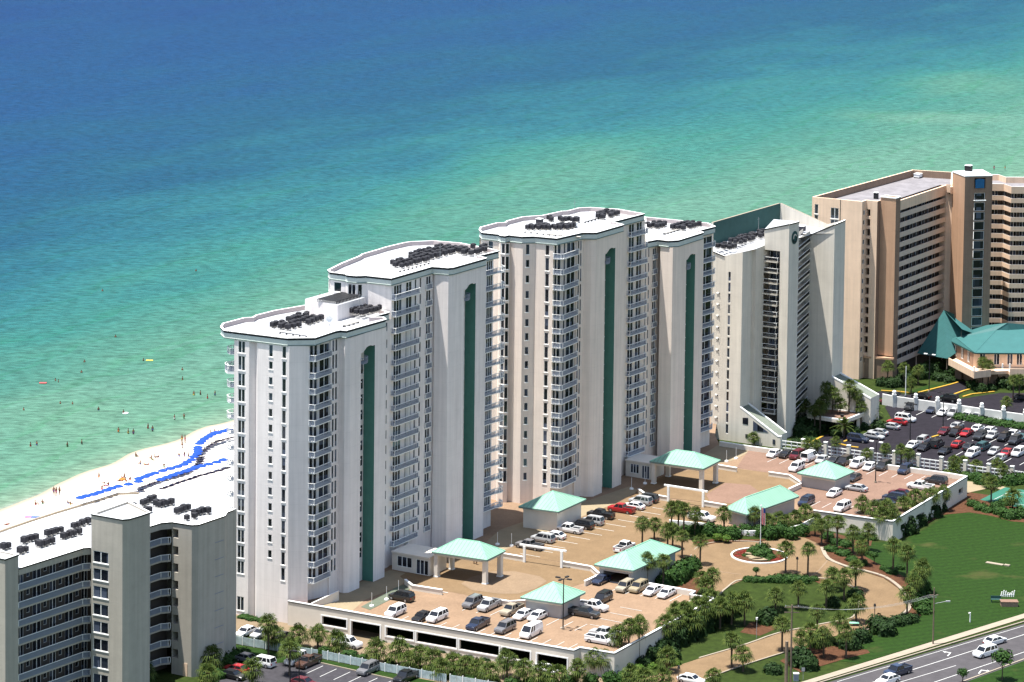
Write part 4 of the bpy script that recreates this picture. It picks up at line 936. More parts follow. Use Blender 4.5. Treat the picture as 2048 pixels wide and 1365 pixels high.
# ------------------------------------------------------------------ sea, beach, ground sheets
M_BLUEP = mat('blue_panel', (.03, .14, .30), .4, .05, 1.)
def seafn(N, L, g, src):
    s = sep(N, L, g); X, Y = s.outputs[0], s.outputs[1]
    lc = lambda ax, ay, c: mmath(N, L, 'ADD', mmath(N, L, 'ADD', mmath(N, L, 'MULTIPLY', X, ax), mmath(N, L, 'MULTIPLY', Y, ay)), c)
    off = lc(-.891, .454, -(-.891*-87.6+.454*674.7)); al = lc(.454, .891, -(.454*-87.6+.891*674.7))
    alp = mmath(N, L, 'MAXIMUM', al, 0.)
    D = mmath(N, L, 'ADD', off, mmath(N, L, 'MULTIPLY', mmath(N, L, 'MULTIPLY', alp, alp), 2.2e-4))
    D = mmath(N, L, 'DIVIDE', D, mmath(N, L, 'ADD', 1., mmath(N, L, 'DIVIDE', alp, 600.)))
    co = N.new('ShaderNodeCombineXYZ'); L.new(off, co.inputs[0]); L.new(al, co.inputs[1])
    mp = N.new('ShaderNodeMapping'); mp.inputs['Scale'].default_value = (.022, .0075, 1); L.new(co.outputs[0], mp.inputs[0])
    n = N.new('ShaderNodeTexNoise'); n.inputs['Scale'].default_value = 1.; n.inputs['Detail'].default_value = 5; n.inputs['Roughness'].default_value = .6; L.new(mp.outputs[0], n.inputs['Vector'])
    w = mmath(N, L, 'MULTIPLY_ADD', n.outputs[0], .7, .65)
    near = N.new('ShaderNodeMapRange'); near.inputs[1].default_value = 0; near.inputs[2].default_value = 30; L.new(D, near.inputs[0])
    D2 = mmath(N, L, 'MULTIPLY', D, mmath(N, L, 'ADD', mmath(N, L, 'MULTIPLY', mmath(N, L, 'SUBTRACT', w, 1.), near.outputs[0]), 1.))
    for (px, py, rx, ry, s_) in ((1880, 236, 30, 18, .34), (1100, 330, 34, 90, .2), (960, 410, 30, 50, .15), (1960, 175, 34, 50, .3), (120, 830, 16, 26, .4), (620, 560, 22, 60, .15)):
        q = P2(px, py, -.35); mp_ = N.new('ShaderNodeMapping'); mp_.inputs['Location'].default_value = (-q[0]/rx, -q[1]/ry, 0); mp_.inputs['Scale'].default_value = (1/rx, 1/ry, 0); L.new(g.outputs['Position'], mp_.inputs[0])
        ln = N.new('ShaderNodeVectorMath'); ln.operation = 'LENGTH'; L.new(mp_.outputs[0], ln.inputs[0])
        mr = N.new('ShaderNodeMapRange'); mr.interpolation_type = 'SMOOTHERSTEP'; mr.inputs[1].default_value = 0; mr.inputs[2].default_value = 1.9; mr.inputs[3].default_value = 1-s_; mr.inputs[4].default_value = 1.
        L.new(mmath(N, L, 'ADD', ln.outputs['Value'], mmath(N, L, 'MULTIPLY_ADD', n.outputs[0], 1.4, -.7)), mr.inputs[0]); D2 = mmath(N, L, 'MULTIPLY', D2, mr.outputs[0])
    r = N.new('ShaderNodeValToRGB'); L.new(mmath(N, L, 'DIVIDE', D2, 340.), r.inputs[0])
    st = [(0, (236, 238, 228)), (3, (176, 212, 182)), (12, (142, 200, 170)), (28, (130, 192, 166)), (42, (131, 193, 170)), (56, (112, 182, 161)), (85, (82, 168, 159)), (110, (68, 153, 161)), (135, (54, 134, 157)), (165, (42, 114, 150)), (230, (38, 102, 157)), (340, (34, 90, 156))]
    e = r.color_ramp.elements
    while len(e) < len(st): e.new(.5)
    for el, (p, c) in zip(e, st): el.position = p/340; el.color = (*srf(*c, k=3.75), 1)
    # small wave faces, their light and dark put into the colour, streaks across wind
    mp2 = N.new('ShaderNodeMapping'); mp2.inputs['Scale'].default_value = (.34, .8, 1); mp2.inputs['Rotation'].default_value = (0, 0, R(-4)); L.new(g.outputs['Position'], mp2.inputs[0])
    n2 = N.new('ShaderNodeTexNoise'); n2.inputs['Scale'].default_value = 1.; n2.inputs['Detail'].default_value = 4; n2.inputs['Roughness'].default_value = .55; L.new(mp2.outputs[0], n2.inputs['Vector'])
    k = N.new('ShaderNodeMapRange'); k.inputs[1].default_value = .3; k.inputs[2].default_value = .7; k.inputs[3].default_value = .62; k.inputs[4].default_value = 1.34; L.new(n2.outputs[0], k.inputs[0])
    # low swell crests running along the shore, greener faces
    sw = mmath(N, L, 'FRACT', mmath(N, L, 'ADD', mmath(N, L, 'DIVIDE', off, 21.), mmath(N, L, 'MULTIPLY', n.outputs[0], 2.6)))
    cr = N.new('ShaderNodeMapRange'); cr.inputs[1].default_value = .0; cr.inputs[2].default_value = .16; cr.inputs[3].default_value = .87; cr.inputs[4].default_value = 1.; L.new(sw, cr.inputs[0])
    fd = N.new('ShaderNodeMapRange'); fd.inputs[1].default_value = 90; fd.inputs[2].default_value = 160; L.new(D, fd.inputs[0])
    cf = mmath(N, L, 'MAXIMUM', cr.outputs[0], fd.outputs[0])
    gr = N.new('ShaderNodeCombineXYZ'); L.new(mmath(N, L, 'POWER', cf, 1.6), gr.inputs[0]); L.new(mmath(N, L, 'POWER', cf, .35), gr.inputs[1]); L.new(mmath(N, L, 'POWER', cf, 1.2), gr.inputs[2])
    vm = N.new('ShaderNodeVectorMath'); vm.operation = 'MULTIPLY'; L.new(r.outputs[0], vm.inputs[0]); L.new(gr.outputs[0], vm.inputs[1])
    v = N.new('ShaderNodeVectorMath'); v.operation = 'SCALE'; L.new(vm.outputs[0], v.inputs[0]); L.new(k.outputs[0], v.inputs['Scale']); return v.outputs[0]
M_SEA = mat('sea_water', (.1, .3, .3), .45, 0, fn=seafn, spec=.025)
def _seabump():
    t = M_SEA.node_tree; N = t.nodes; L = t.links; g = N.new('ShaderNodeNewGeometry'); b = N['Principled BSDF']
    mp = N.new('ShaderNodeMapping'); mp.inputs['Scale'].default_value = (.3, .8, 1); L.new(g.outputs['Position'], mp.inputs[0])
    n = N.new('ShaderNodeTexNoise'); n.inputs['Scale'].default_value = 1.; n.inputs['Detail'].default_value = 6; n.inputs['Roughness'].default_value = .65; L.new(mp.outputs[0], n.inputs['Vector'])
    bp = N.new('ShaderNodeBump'); bp.inputs['Strength'].default_value = .55; bp.inputs['Distance'].default_value = .8; L.new(n.outputs[0], bp.inputs['Height']); L.new(bp.outputs[0], b.inputs['Normal'])
_seabump()
def sandfn(N, L, g, src):
    s = sep(N, L, g); m = N.new('ShaderNodeMapRange'); m.inputs[1].default_value = -.36; m.inputs[2].default_value = .30; L.new(s.outputs[2], m.inputs[0])
    return mixc(N, L, m.outputs[0], (.25, .21, .155), src)
M_SAND = mat('white_sand', (.78, .75, .71), .95, .05, .5, bump=.5, bscale=1.2, fn=sandfn)
def grassfn(N, L, g, src):
    """mowing stripes and dry patches"""
    s = sep(N, L, g); c = mmath(N, L, 'ADD', mmath(N, L, 'MULTIPLY', s.outputs[0], -.38), mmath(N, L, 'MULTIPLY', s.outputs[1], .92))
    w = mmath(N, L, 'SINE', mmath(N, L, 'MULTIPLY', c, 3.3))
    f = mmath(N, L, 'MULTIPLY_ADD', w, .09, 1.)
    v = N.new('ShaderNodeVectorMath'); v.operation = 'SCALE'; L.new(src, v.inputs[0]); L.new(f, v.inputs['Scale'])
    n = N.new('ShaderNodeTexNoise'); n.inputs['Scale'].default_value = .09; n.inputs['Detail'].default_value = 5; L.new(g.outputs['Position'], n.inputs['Vector'])
    m = N.new('ShaderNodeMapRange'); m.inputs[1].default_value = .60; m.inputs[2].default_value = .74; m.inputs[4].default_value = .7; L.new(n.outputs[0], m.inputs[0])
    return mixc(N, L, m.outputs[0], v.outputs[0], (.065, .06, .02))
M_GRASS = mat('lawn_grass', (.013, .034, .004), .9, .3, 1.2, bump=.4, bscale=12, fn=grassfn)
M_GRASS2 = mat('verge_grass', (.022, .036, .006), .9, .35, .7, bump=.4, bscale=12)
M_MULCH = mat('bark_mulch', (.075, .034, .018), .95, .35, 1.5, bump=.4)
def paverfn(pitch, dark):
    def fn(N, L, g, src):
        mp = N.new('ShaderNodeMapping'); mp.inputs['Rotation'].default_value = (0, 0, -YA); L.new(g.outputs['Position'], mp.inputs[0])
        b = N.new('ShaderNodeTexBrick'); b.inputs['Scale'].default_value = 1/pitch; b.inputs['Mortar Size'].default_value = .03; b.inputs['Color1'].default_value = (1, 1, 1, 1); b.inputs['Color2'].default_value = (.84, .84, .84, 1); b.inputs['Mortar'].default_value = (dark, dark, dark, 1)
        L.new(mp.outputs[0], b.inputs['Vector'])
        v = N.new('ShaderNodeVectorMath'); v.operation = 'MULTIPLY'; L.new(src, v.inputs[0]); L.new(b.outputs[0], v.inputs[1]); return v.outputs[0]
    return fn
M_PAVT = mat('tan_pavers', srf(208, 174, 134), .9, .12, .25, fn=paverfn(.9, .9))
M_PAVP = mat('pink_pavers', srf(234, 196, 162), .9, .11, .22, fn=paverfn(1.1, .91))
M_PAVR = mat('rose_pavers', srf(216, 176, 154), .9, .11, .22, fn=paverfn(1.1, .91))
M_PAVL = mat('light_pavers', srf(226, 194, 160), .9, .08, .3, fn=paverfn(.9, .85))
M_PAVC = mat('cream_walk', srf(240, 218, 180), .9, .08, .4)
M_PAVG = mat('green_grey_walk', srf(160, 172, 150), .9, .1, .5)
M_DRIVE = mat('service_drive', srf(205, 180, 148), .9, .12, .35)
M_COURT = mat('tennis_court_green', (.03, .12, .085), .8, .05, .5)
EC = P2(1518, 1113, 2.4)
def EL(x, y):
    """the ground rises gently to the driveway circle"""
    d = math.hypot(x-EC[0], y-EC[1]); t = min(1., max(0., 1-(d-15.)/25.)); return 2.4*t*t*(3-2*t)
def G(px, py, off=0.):
    z = 0.
    for _ in range(14): q = P(px, py, z+off); z = z*.4+.6*EL(q[0], q[1])
    return P(px, py, z+off)
def G2(px, py, off=0.): return G(px, py, off)[:2]
def drape(o):
    import bmesh
    b = bmesh.new(); b.from_mesh(o.data); mw = o.location
    xs = [v.co.x for v in b.verts]; ys = [v.co.y for v in b.verts]
    if max(xs) > EC[0]-41 and min(xs) < EC[0]+41 and max(ys) > EC[1]-41 and min(ys) < EC[1]+41:
        for k in range(-13, 14):
            for co, no in (((EC[0]+k*3.1, 0, 0), (1, 0, 0)), ((0, EC[1]+k*3.1, 0), (0, 1, 0))): bmesh.ops.bisect_plane(b, geom=b.verts[:]+b.edges[:]+b.faces[:], plane_co=co, plane_no=no)
        bmesh.ops.triangulate(b, faces=[f for f in b.faces if len(f.verts) > 4])
        for v in b.verts: v.co.z += EL(v.co.x, v.co.y)
        b.to_mesh(o.data)
    b.free()
def big(name, pts, m, kind='structure', label=None, cat=None):
    g = MB(); g.face(pts, m); o = simple_obj(name, g, label, cat, kind=kind); return o
def sheet(name, pts, m, z=0., kind='structure'):
    """flat sheet; pts (column, row[, height])"""
    g = MB(); flat = z > 2; w = [P(p[0], p[1], z) if flat else (*G2(p[0], p[1], z), z) for p in pts]
    a = sum(w[i-1][0]*w[i][1]-w[i][0]*w[i-1][1] for i in range(len(w)))
    if a < 0: w = w[::-1]
    g.face(w, m); o = link(name, g.mesh(name)); o['kind'] = kind
    if not flat: drape(o)
    return o
def densify(pts, n=4):
    """smooth open polyline through points (Catmull-Rom)"""
    out = []
    for i in range(len(pts)-1):
        p0, p1, p2, p3 = pts[max(0, i-1)], pts[i], pts[i+1], pts[min(len(pts)-1, i+2)]
        for k in range(n):
            t = k/n; out.append(tuple(.5*((2*b)+(-a+c)*t+(2*a-5*b+4*c-d)*t*t+(-a+3*b-3*c+d)*t**3) for a, b, c, d in zip(p0, p1, p2, p3)))
    return out+[pts[-1]]
def setting():
    big('sea', [(-9000, -300, -.35), (12000, -300, -.35), (12000, 22000, -.35), (-9000, 22000, -.35)], M_SEA)
    shore = [(-170, 1105), (-90, 1062), (0, 1020), (58, 998), (107, 974), (137, 959), (207, 932), (234, 919), (281, 901), (342, 885), (381, 867), (415, 853), (454, 844)]
    sp = [P2(*p, -.35) for p in shore]
    a0 = sp[-1]
    for k in range(1, 26):
        al = 48+k*30; o_ = -2.4e-4*al*al; sp.append((-87.6+.454*al-.891*o_, 674.7+.891*al+.454*o_))
    sp = densify(sp, 5); g = MB(); rows = [(-14, -1.1), (0, -.35), (4., -.12), (9, .1), (28, .75), (34, .8)]
    L_ = [[] for _ in rows]
    for i, p in enumerate(sp):
        a, b = sp[max(0, i-1)], sp[min(len(sp)-1, i+1)]; n = outn(a, b); j = mnoise.noise(Vector((p[0]*.08, p[1]*.08, 0)))*1.6
        for q, (d, z) in zip(L_, rows): q.append((*add(p, n, d+(j if d < 20 else 0)), z))
    for r0, r1 in zip(L_[:-1], L_[1:]):
        for i in range(len(sp)-1): g.face([r0[i], r1[i], r1[i+1], r0[i+1]], M_SAND)
    o = simple_obj('sand', g, None, None, kind='structure', smooth=True)
    inner = [(p[0], p[1], .8) for p in L_[-1]]
    g = MB()
    for i in range(len(inner)-1):
        g.face([inner[i], (inner[i][0]+2500, inner[i][1]-1300, .0) if False else (inner[i][0]+16, inner[i][1]-10, .0), (inner[i+1][0]+16, inner[i+1][1]-10, .0), inner[i+1]], M_SAND)
    simple_obj('dune_slope', g, None, None, kind='structure')
    land = [(p[0]+15, p[1]-9.4, -.02) for p in inner]
    g = MB(); g.face([(-600, -200, -.02), (6000, -200, -.02), (6000, 2200, -.02)]+land[::-1][:1]+land[::-1][1:]+[(-600, -195, -.02)], M_GRASS2)
    drape(simple_obj('ground', g, None, None, kind='structure'))
    # sea wall with boardwalk edge behind the beach
    wl = [P2(*p, .9) for p in [(-60, 1086), (13, 1059), (60, 1043), (110, 1027), (160, 1012), (195, 1002), (235, 989), (278, 988)]]
    g = MB()
    for a, b in zip(wl[:-1], wl[1:]): g.wallstrip(b, a, .5, .3, 1.25, M_CONC)
    tag(simple_obj('sea_wall', g, 'thin grey sea wall running along the top of the white beach', 'wall'), None)
    sheet('sand_terrace', [(-60, 1087), (60, 1044), (160, 1013), (235, 990), (300, 985), (460, 930), (470, 1100), (300, 1200), (-100, 1200)], M_SAND, .85)
    # right hand lawn and beds
    sheet('lawn', [(1637, 1065), (1700, 1085), (1800, 1083), (1841, 1064), (1896, 1029), (1939, 1025), (1982, 1031), (2022, 1042), (2060, 1046), (2200, 1060), (2200, 1180), (2060, 1224), (1862, 1284), (1720, 1327), (1640, 1318), (1770, 1260), (1820, 1230), (1815, 1195), (1770, 1160), (1690, 1135)], M_GRASS, .03)
    sheet('lawn', [(1430, 1195), (1454, 1176), (1489, 1160), (1621, 1157), (1680, 1165), (1713, 1178), (1720, 1205), (1709, 1236), (1650, 1249), (1558, 1268), (1495, 1290), (1400, 1319), (1345, 1338), (1290, 1345), (1285, 1300), (1330, 1262)], M_GRASS2, .03)
    for bed in ([(1637, 1105), (1600, 1080), (1640, 1060), (1700, 1075), (1745, 1078), (1742, 1092), (1700, 1098), (1760, 1130), (1830, 1165), (1845, 1200), (1842, 1232), (1800, 1252), (1745, 1262), (1760, 1255), (1800, 1235), (1822, 1215), (1815, 1190), (1770, 1158), (1730, 1144), (1690, 1134), (1655, 1118)],
                [(1735, 1300), (1640, 1290), (1600, 1300), (1560, 1322), (1600, 1345), (1690, 1318), (1740, 1306)],
                [(1700, 1150), (1640, 1150), (1620, 1158), (1640, 1168), (1690, 1165), (1730, 1190), (1735, 1175), (1722, 1158)],
                [(1330, 1068), (1345, 1048), (1480, 1062), (1530, 1060), (1640, 1048), (1650, 1062), (1560, 1082), (1440, 1085), (1400, 1092)],
                [(1885, 1030), (1850, 1052), (1840, 1040), (1897, 1000), (1940, 985), (1975, 990), (2060, 1010), (2060, 1046), (2022, 1043), (1982, 1032), (1939, 1025)],
                [(1480, 1265), (1520, 1272), (1560, 1255), (1540, 1240), (1500, 1245)], [(1385, 1200), (1420, 1150), (1403, 1140), (1370, 1170), (1340, 1150), (1330, 1200)]):
        sheet('mulch_bed', bed, M_MULCH, .05)
    # drive loop
    ring_o = [(1382, 1120), (1385, 1104), (1405, 1092), (1434, 1086), (1480, 1084), (1522, 1083), (1580, 1076), (1600, 1072), (1637, 1088), (1645, 1108), (1653, 1120), (1691, 1136), (1729, 1145), (1767, 1157), (1796, 1177), (1811, 1197), (1812, 1218), (1789, 1236), (1742, 1254), (1716, 1261), (1660, 1275), (1610, 1292), (1567, 1305), (1450, 1343), (1380, 1370), (1240, 1420), (1180, 1400), (1342, 1336), (1400, 1317), (1495, 1289), (1558, 1267), (1650, 1248), (1704, 1236), (1718, 1205), (1711, 1180), (1680, 1164), (1621, 1156), (1489, 1159), (1454, 1175), (1432, 1197), (1410, 1196), (1400, 1160)]
    sheet('driveway', ring_o, M_PAVT, .08)
    for nm, ln, w_, m_ in (('driveway_kerb', [(1640, 1096), (1653, 1119), (1691, 1135), (1729, 1144), (1768, 1156), (1797, 1177), (1812, 1197), (1813, 1219), (1789, 1237), (1742, 1255), (1716, 1263)], .8, M_CONC), ('driveway_kerb', [(1400, 1318), (1495, 1290), (1558, 1268), (1650, 1249), (1706, 1237), (1720, 1205), (1713, 1180), (1680, 1164), (1621, 1156), (1489, 1159), (1454, 1175), (1430, 1197)], .35, M_CONC), ('driveway_kerb', [(1382, 1122), (1386, 1104), (1406, 1092), (1434, 1086), (1480, 1084), (1520, 1086)], .3, M_CONC), ('driveway_kerb', [(1567, 1306), (1500, 1327), (1450, 1344), (1380, 1371)], .3, M_CONC)):
        g = MB(); pl = densify([G2(*p) for p in ln], 3)
        for a, b in zip(pl[:-1], pl[1:]): g.wallstrip(a, b, w_, .05, .2, m_)
        drape(tag(link(nm, g.mesh(nm)), kind='structure'))
    for ln in ([(1404, 1136), (1445, 1146), (1482, 1151)], [(1500, 1084), (1545, 1092), (1575, 1100)], [(1621, 1156), (1640, 1142), (1657, 1122)]):
        g = MB(); pl = [G2(*p) for p in ln]
        for a, b in zip(pl[:-1], pl[1:]): g.wallstrip(a, b, .35, .06, .1, M_PAVL)
        drape(tag(link('paving_band', g.mesh('band')), kind='structure'))
    # service drive between garage wall and fence, left car park, verge
    sheet('service_drive', [(440, 1225), (600, 1235), (1060, 1330), (1200, 1352), (1240, 1420), (900, 1380), (600, 1290), (460, 1262)], M_DRIVE, .04)
    sheet('lawn', [(466, 1289), (644, 1320), (900, 1369), (900, 1400), (780, 1372), (640, 1331), (560, 1330), (468, 1330)], M_GRASS, .06)
    sheet('parking_lot', [(430, 1342), (520, 1330), (560, 1326), (595, 1322), (640, 1327), (800, 1363), (960, 1400), (700, 1500), (430, 1420)], M_ASPH, .1)
    g = MB()
    for k in range(11):
        a = G(646+27.2*k, 1332+6.1*k, .13); b = add(a[:2], DA, -5.2); M = Matrix.Translation((b[0], b[1], .1)) @ Matrix.Rotation(YA, 4, 'Z'); g.box(0, -.06, 0, 5.2, .06, .025, M_PAINTW, M)
    tag(link('parking_line', g.mesh('parking_line')), kind='structure')
    g = MB(); pl = [G2(*p) for p in [(595, 1322), (640, 1327), (800, 1363), (960, 1400)]]
    for a, b in zip(pl[:-1], pl[1:]): g.wallstrip(b, a, .2, .05, .24, M_CONC)
    tag(link('kerb', g.mesh('kerb')), kind='structure')
    # road bottom right
    sheet('road', [(1500, 1412), (1653, 1366), (2048, 1248), (2300, 1172), (2500, 1200), (2048, 1330), (1900, 1375), (1800, 1420)], M_ROAD, .06)
    sheet('road', [(1860, 1480), (2048, 1372), (2400, 1260), (2600, 1400), (2100, 1600)], M_ROAD, .06)
    sheet('median_grass', [(1925, 1367), (2048, 1322), (2400, 1212), (2420, 1245), (2048, 1364), (1930, 1405), (1870, 1385)], M_GRASS, .12)
    g = MB()
    for ln, w_ in (([(1925, 1366), (2048, 1321), (2400, 1211)], .3), ([(1500, 1409), (1653, 1363.5), (2048, 1245.5), (2300, 1170)], .3)):
        pl = [G2(*p) for p in ln]
        for a, b in zip(pl[:-1], pl[1:]): g.wallstrip(a, b, w_, .03, .2, M_CONC)
    tag(link('kerb', g.mesh('kerb')), kind='structure')
    sheet('sidewalk', [(1500, 1396), (1597, 1366), (1862, 1284.5), (2048, 1227.5), (2300, 1150), (2302, 1159), (2048, 1236.5), (1866, 1293), (1622, 1367), (1520, 1400)], M_CONC, .09)
    g = MB()
    for a, b, w_ in (((1745, 1365.5), (2048, 1270), .16), ((2048, 1270), (2300, 1191), .16), ((1868, 1365.5), (2048, 1305), .16), ((2048, 1305), (2300, 1222), .16), ((1700, 1411), (1798.7, 1365), .14), ((1798.7, 1365.5), (1912.6, 1331.6), .14), ((1675, 1364), (2048, 1252.5), .12)):
        p, q = G2(*a, .08), G2(*b, .08); g.wallstrip(p, q, w_, .06, .085, M_PAINTW)
    for (x_, y_), fl_ in (((1899, 1308), 1), ((1961, 1343), -1)):
        p = G2(x_, y_, .08); M = Matrix.Translation((p[0], p[1], .06)) @ Matrix.Rotation(YA+R(9), 4, 'Z')
        g.box(-1.4, -.12, 0, .7, .12, .025, M_PAINTW, M); g.box(.6, -.1, 0, .9, .9*fl_ if fl_ > 0 else .12, .0251, M_PAINTW, M) if fl_ > 0 else g.box(.6, -.9, 0, .9, .12, .0251, M_PAINTW, M)
        g.face([tuple(M @ Vector(v)) for v in ((.3, .9*fl_, .027), (1.3, .9*fl_, .027), (.8, 1.5*fl_, .027))][::fl_], M_PAINTW)
    tag(link('lane_marking', g.mesh('lane_marking')), kind='structure')
    # right-hand car park and approach road
    sheet('parking_lot', [(1655, 920), (1690, 885), (1735, 872), (1790, 850), (1770, 815), (1782, 803), (1850, 812), (2060, 840), (2400, 885), (2400, 1010), (2048, 962), (1900, 948)], M_ASPHD, .06)
    sheet('approach_road', [(1640, 800), (1760, 783), (1820, 790), (1850, 786), (1905, 768), (1922, 762), (1950, 770), (1900, 800), (1935, 796), (2000, 786), (2400, 790), (2400, 880), (2048, 830), (1780, 795)], M_ASPHD, .05)
    sheet('approach_road', [(1600, 900), (1630, 876), (1680, 862), (1725, 875), (1700, 905), (1660, 925)], M_ASPHD, .05)
    sheet('lawn', [(1822, 783), (1850, 772), (1890, 768), (1912, 765), (1870, 778), (1838, 786)], M_GRASS, .07)
    sheet('lawn', [(1580, 893), (1640, 870), (1660, 862), (1610, 895)], M_GRASS, .07)
    g = MB()
    for ln in ([(1690, 885), (1708, 878), (1727, 874)], [(1738, 868), (1752, 862), (1765, 858)], [(1762, 783), (1800, 785), (1822, 788)], [(1838, 787), (1905, 770), (1918, 766)], [(1928, 795), (1945, 790), (1990, 785)], [(1905, 792), (1930, 783), (1945, 779)], [(1612, 893), (1636, 880), (1648, 874)], [(1676, 889), (1700, 895), (1716, 897)], [(1866, 876), (1880, 872)]):
        pl = [G2(*p) for p in ln]
        for a, b in zip(pl[:-1], pl[1:]): g.wallstrip(a, b, .55, .04, .22, M_PAINTY)
    tag(link('yellow_kerb', g.mesh('yellow_kerb')), kind='structure')
    g = MB()
    for x0, y0, dx, dy, n in ((1802, 826, 31, 4.6, 9), (1845, 903, 32.5, 4.6, 8), (1880, 873, 32.5, 4.6, 6)):
        for k in range(n):
            a = G2(x0+dx*k, y0+dy*k, .09); b = add(a, DA, 4.8); g.wallstrip(a, b, .16, .06, .1, M_PAINTW)
    tag(link('parking_line', g.mesh('parking_line')), kind='structure')
    sheet('path', [(1925, 962), (1990, 968), (2060, 990), (2060, 996), (1985, 975), (1940, 985), (1895, 1008), (1890, 1000)], M_PAVC, .05)
    sheet('tennis_court', [(1960, 1000), (2010, 975), (2060, 982), (2200, 1000), (2200, 1050), (2060, 1020)], M_COURT, .07)
    g = MB(); 
    for a, b in (((1985, 1002), (2030, 980)), ((2000, 1005), (2060, 1013)), ((2030, 985), (2060, 989))): g.wallstrip(G2(*a), G2(*b), .12, .07, .1, M_PAINTW)
    tag(link('court_line', g.mesh('court_line')), kind='structure')
# ------------------------------------------------------------------ parking podium
def pxline(pts, z): return [P2(p[0], p[1], z) for p in pts]
def podium():
    zp = 4.55; z = ZD
    fw = pxline([(575.9, 1203), (1148, 1302), (1160, 1296.5), (1173, 1298.5), (1229, 1308), (1432, 1197), (1382, 1190.5), (1391, 1183.5), (1268, 1162)], zp)
    ew = pxline([(1626, 1022), (1786, 1044), (1934.8, 953.6), (1896, 947), (1500, 893.4), (1440, 884)], zp)
    B = Building('parking_garage', 'long low cream parking garage with dark openings under the car deck', P(900, 1260, 0))
    B.root['category'] = 'parking garage'
    w = MB(); a, b = fw[0], fw[1]
    U = lambda x: math.hypot(*sub(LX(a, b, x, 3), a))
    ops = [(U(644), U(693), [(1.3, 2.95)]), (U(702.5), U(760), [(-.02, 2.95)]), (U(772), U(827), [(1.3, 2.95)]), (U(833), U(913), [(1.2, 3.0)]), (U(919), U(998), [(1.2, 3.0)]), (U(1004), U(1060), [(1.2, 2.95)]), (U(1074), U(1134), [(-.02, 2.9)])]
    wall(w, a, b, -.3, zp, M_WALLD, ops, rev=.5)
    fr = MB()
    for u0, u1, vs in ops:
        for v0, v1 in vs:
            M = face_mw(a, b, u0, v0, -.07); W_ = u1-u0; H_ = v1-v0
            for bx in ((-.25, 0, -.25, W_+.25, .069, 0), (-.25, 0, H_, W_+.25, .069, H_+.2), (-.25, 0, 0, 0, .069, H_), (W_, 0, 0, W_+.25, .069, H_)):
                if v0 < 0 and bx[2] < 0: continue
                fr.box(*bx, M_TRIM, M)
    B.part('opening_surround', fr)
    for i in range(1, len(fw)-1): wall(w, fw[i], fw[i+1], -.3, zp, M_WALLD)
    B.part('wall', w); w = MB()
    for i in range(0, 2):
        p, q = ew[i], ew[i+1]; L = math.hypot(*sub(q, p))
        cc = [(L*.28, L*.28+1.6, [(1.6, 2.7)])] if i == 0 else [(L*f, L*f+2.6, [(1.6, 2.8)]) for f in (.1, .3, .5, .7, .88)]
        wall(w, p, q, -.3, zp, M_WALLD, cc, rev=.5)
    for i in range(2, len(ew)-1): wall(w, ew[i], ew[i+1], -.3, zp, M_WALLD)
    # west side join and hidden closing walls
    B.part('wall', w)
    cp = cp0 = MB()
    def coping(pts, zt=zp, thick=.32, h=.95, m=M_WALLD, cp_=None):
        cp = cp_ or cp0
        for p, q in zip(pts[:-1], pts[1:]):
            n = outn(p, q); p1, q1, p2, q2 = add(p, n, .08), add(q, n, .08), add(p, n, -thick), add(q, n, -thick)
            cp.prism([p1, q1, q2, p2], zt-.001, zt+.17, M_TRIM); cp.face([(*q2, z), (*p2, z), (*p2, zt), (*q2, zt)], m)
            cp.face([(*add(p, n, .085), zt-.12), (*add(q, n, .085), zt-.12), (*add(q, n, .085), zt+.02), (*add(p, n, .085), zt+.02)], M_DARK)
    coping(fw); B.part('parapet', cp); cp = MB(); coping(ew, cp_=cp); B.part('parapet', cp)
    B.finish()
    # deck surface (one sheet, towers stand on it)
    low = [fw[i] for i in range(len(fw))]
    g0, g1 = P2(1232, 1140, z), P2(1250, 1128, z)
    edge = [P2(*p, z) for p in [(1252, 1150), (1262, 1128), (1330, 1060), (1338, 1046), (1410, 1053), (1440, 1062), (1500, 1068), (1560, 1066), (1600, 1056), (1640, 1036)]]
    back = [P2(1430, 870, z), P2(1440, 800, z), P2(1180, 850, z), P2(960, 960, z), P2(700, 1020, z), P2(566, 1130, z)]
    poly = low+edge+ew+back
    g = MB(); g.face([(*p, z) for p in poly], M_PAVP); tag(link('parking_deck', g.mesh('deck')), kind='structure')
    g = MB(); 
    for p, q in zip(edge[3:-1], edge[4:]): wall(g, p, q, -.2, z, M_WALLD); g.wallstrip(p, q, .3, z+.002, z+.6, M_TRIM)
    tag(simple_obj('retaining_wall', g, 'cream retaining wall with white coping behind the garden palms, below the white pickup', 'wall'))
    lo = [G(*p, .12) for p in [(1388, 1100), (1404, 1092), (1434, 1085.5), (1480, 1083), (1522, 1082), (1580, 1075), (1604, 1070), (1640, 1066)]]
    hi = [P(*p, 3.1) for p in [(1340, 1052), (1375, 1054), (1412, 1058), (1442, 1067), (1500, 1073), (1558, 1071), (1599, 1061), (1641, 1041)]]
    g = MB()
    for i in range(len(lo)-1):
        for k in range(4):
            f0, f1 = k/4, (k+1)/4; m_ = lambda i_, f: tuple(lo[i_][j]+(hi[i_][j]-lo[i_][j])*(f if j < 2 else f**.8) for j in range(3))
            g.face([m_(i, f0), m_(i+1, f0), m_(i+1, f1), m_(i, f1)], M_MULCH if k < 1 else M_GRASS2)
    tag(link('garden_slope', g.mesh('garden_slope', True)), kind='structure')
    # ramp down to the circle
    top = [P(*p, z+.01) for p in [(1256, 1150), (1262, 1128), (1330, 1060), (1338, 1046)]]
    bot = [G(*p, .13) for p in [(1300, 1150), (1362, 1136), (1386, 1122), (1386, 1104), (1404, 1092)]]
    g = MB(); n = 14
    tp = densify([top[0], top[1], top[2], top[3]], 4); bp_ = densify([bot[0], bot[1], bot[2], bot[4]], 4)
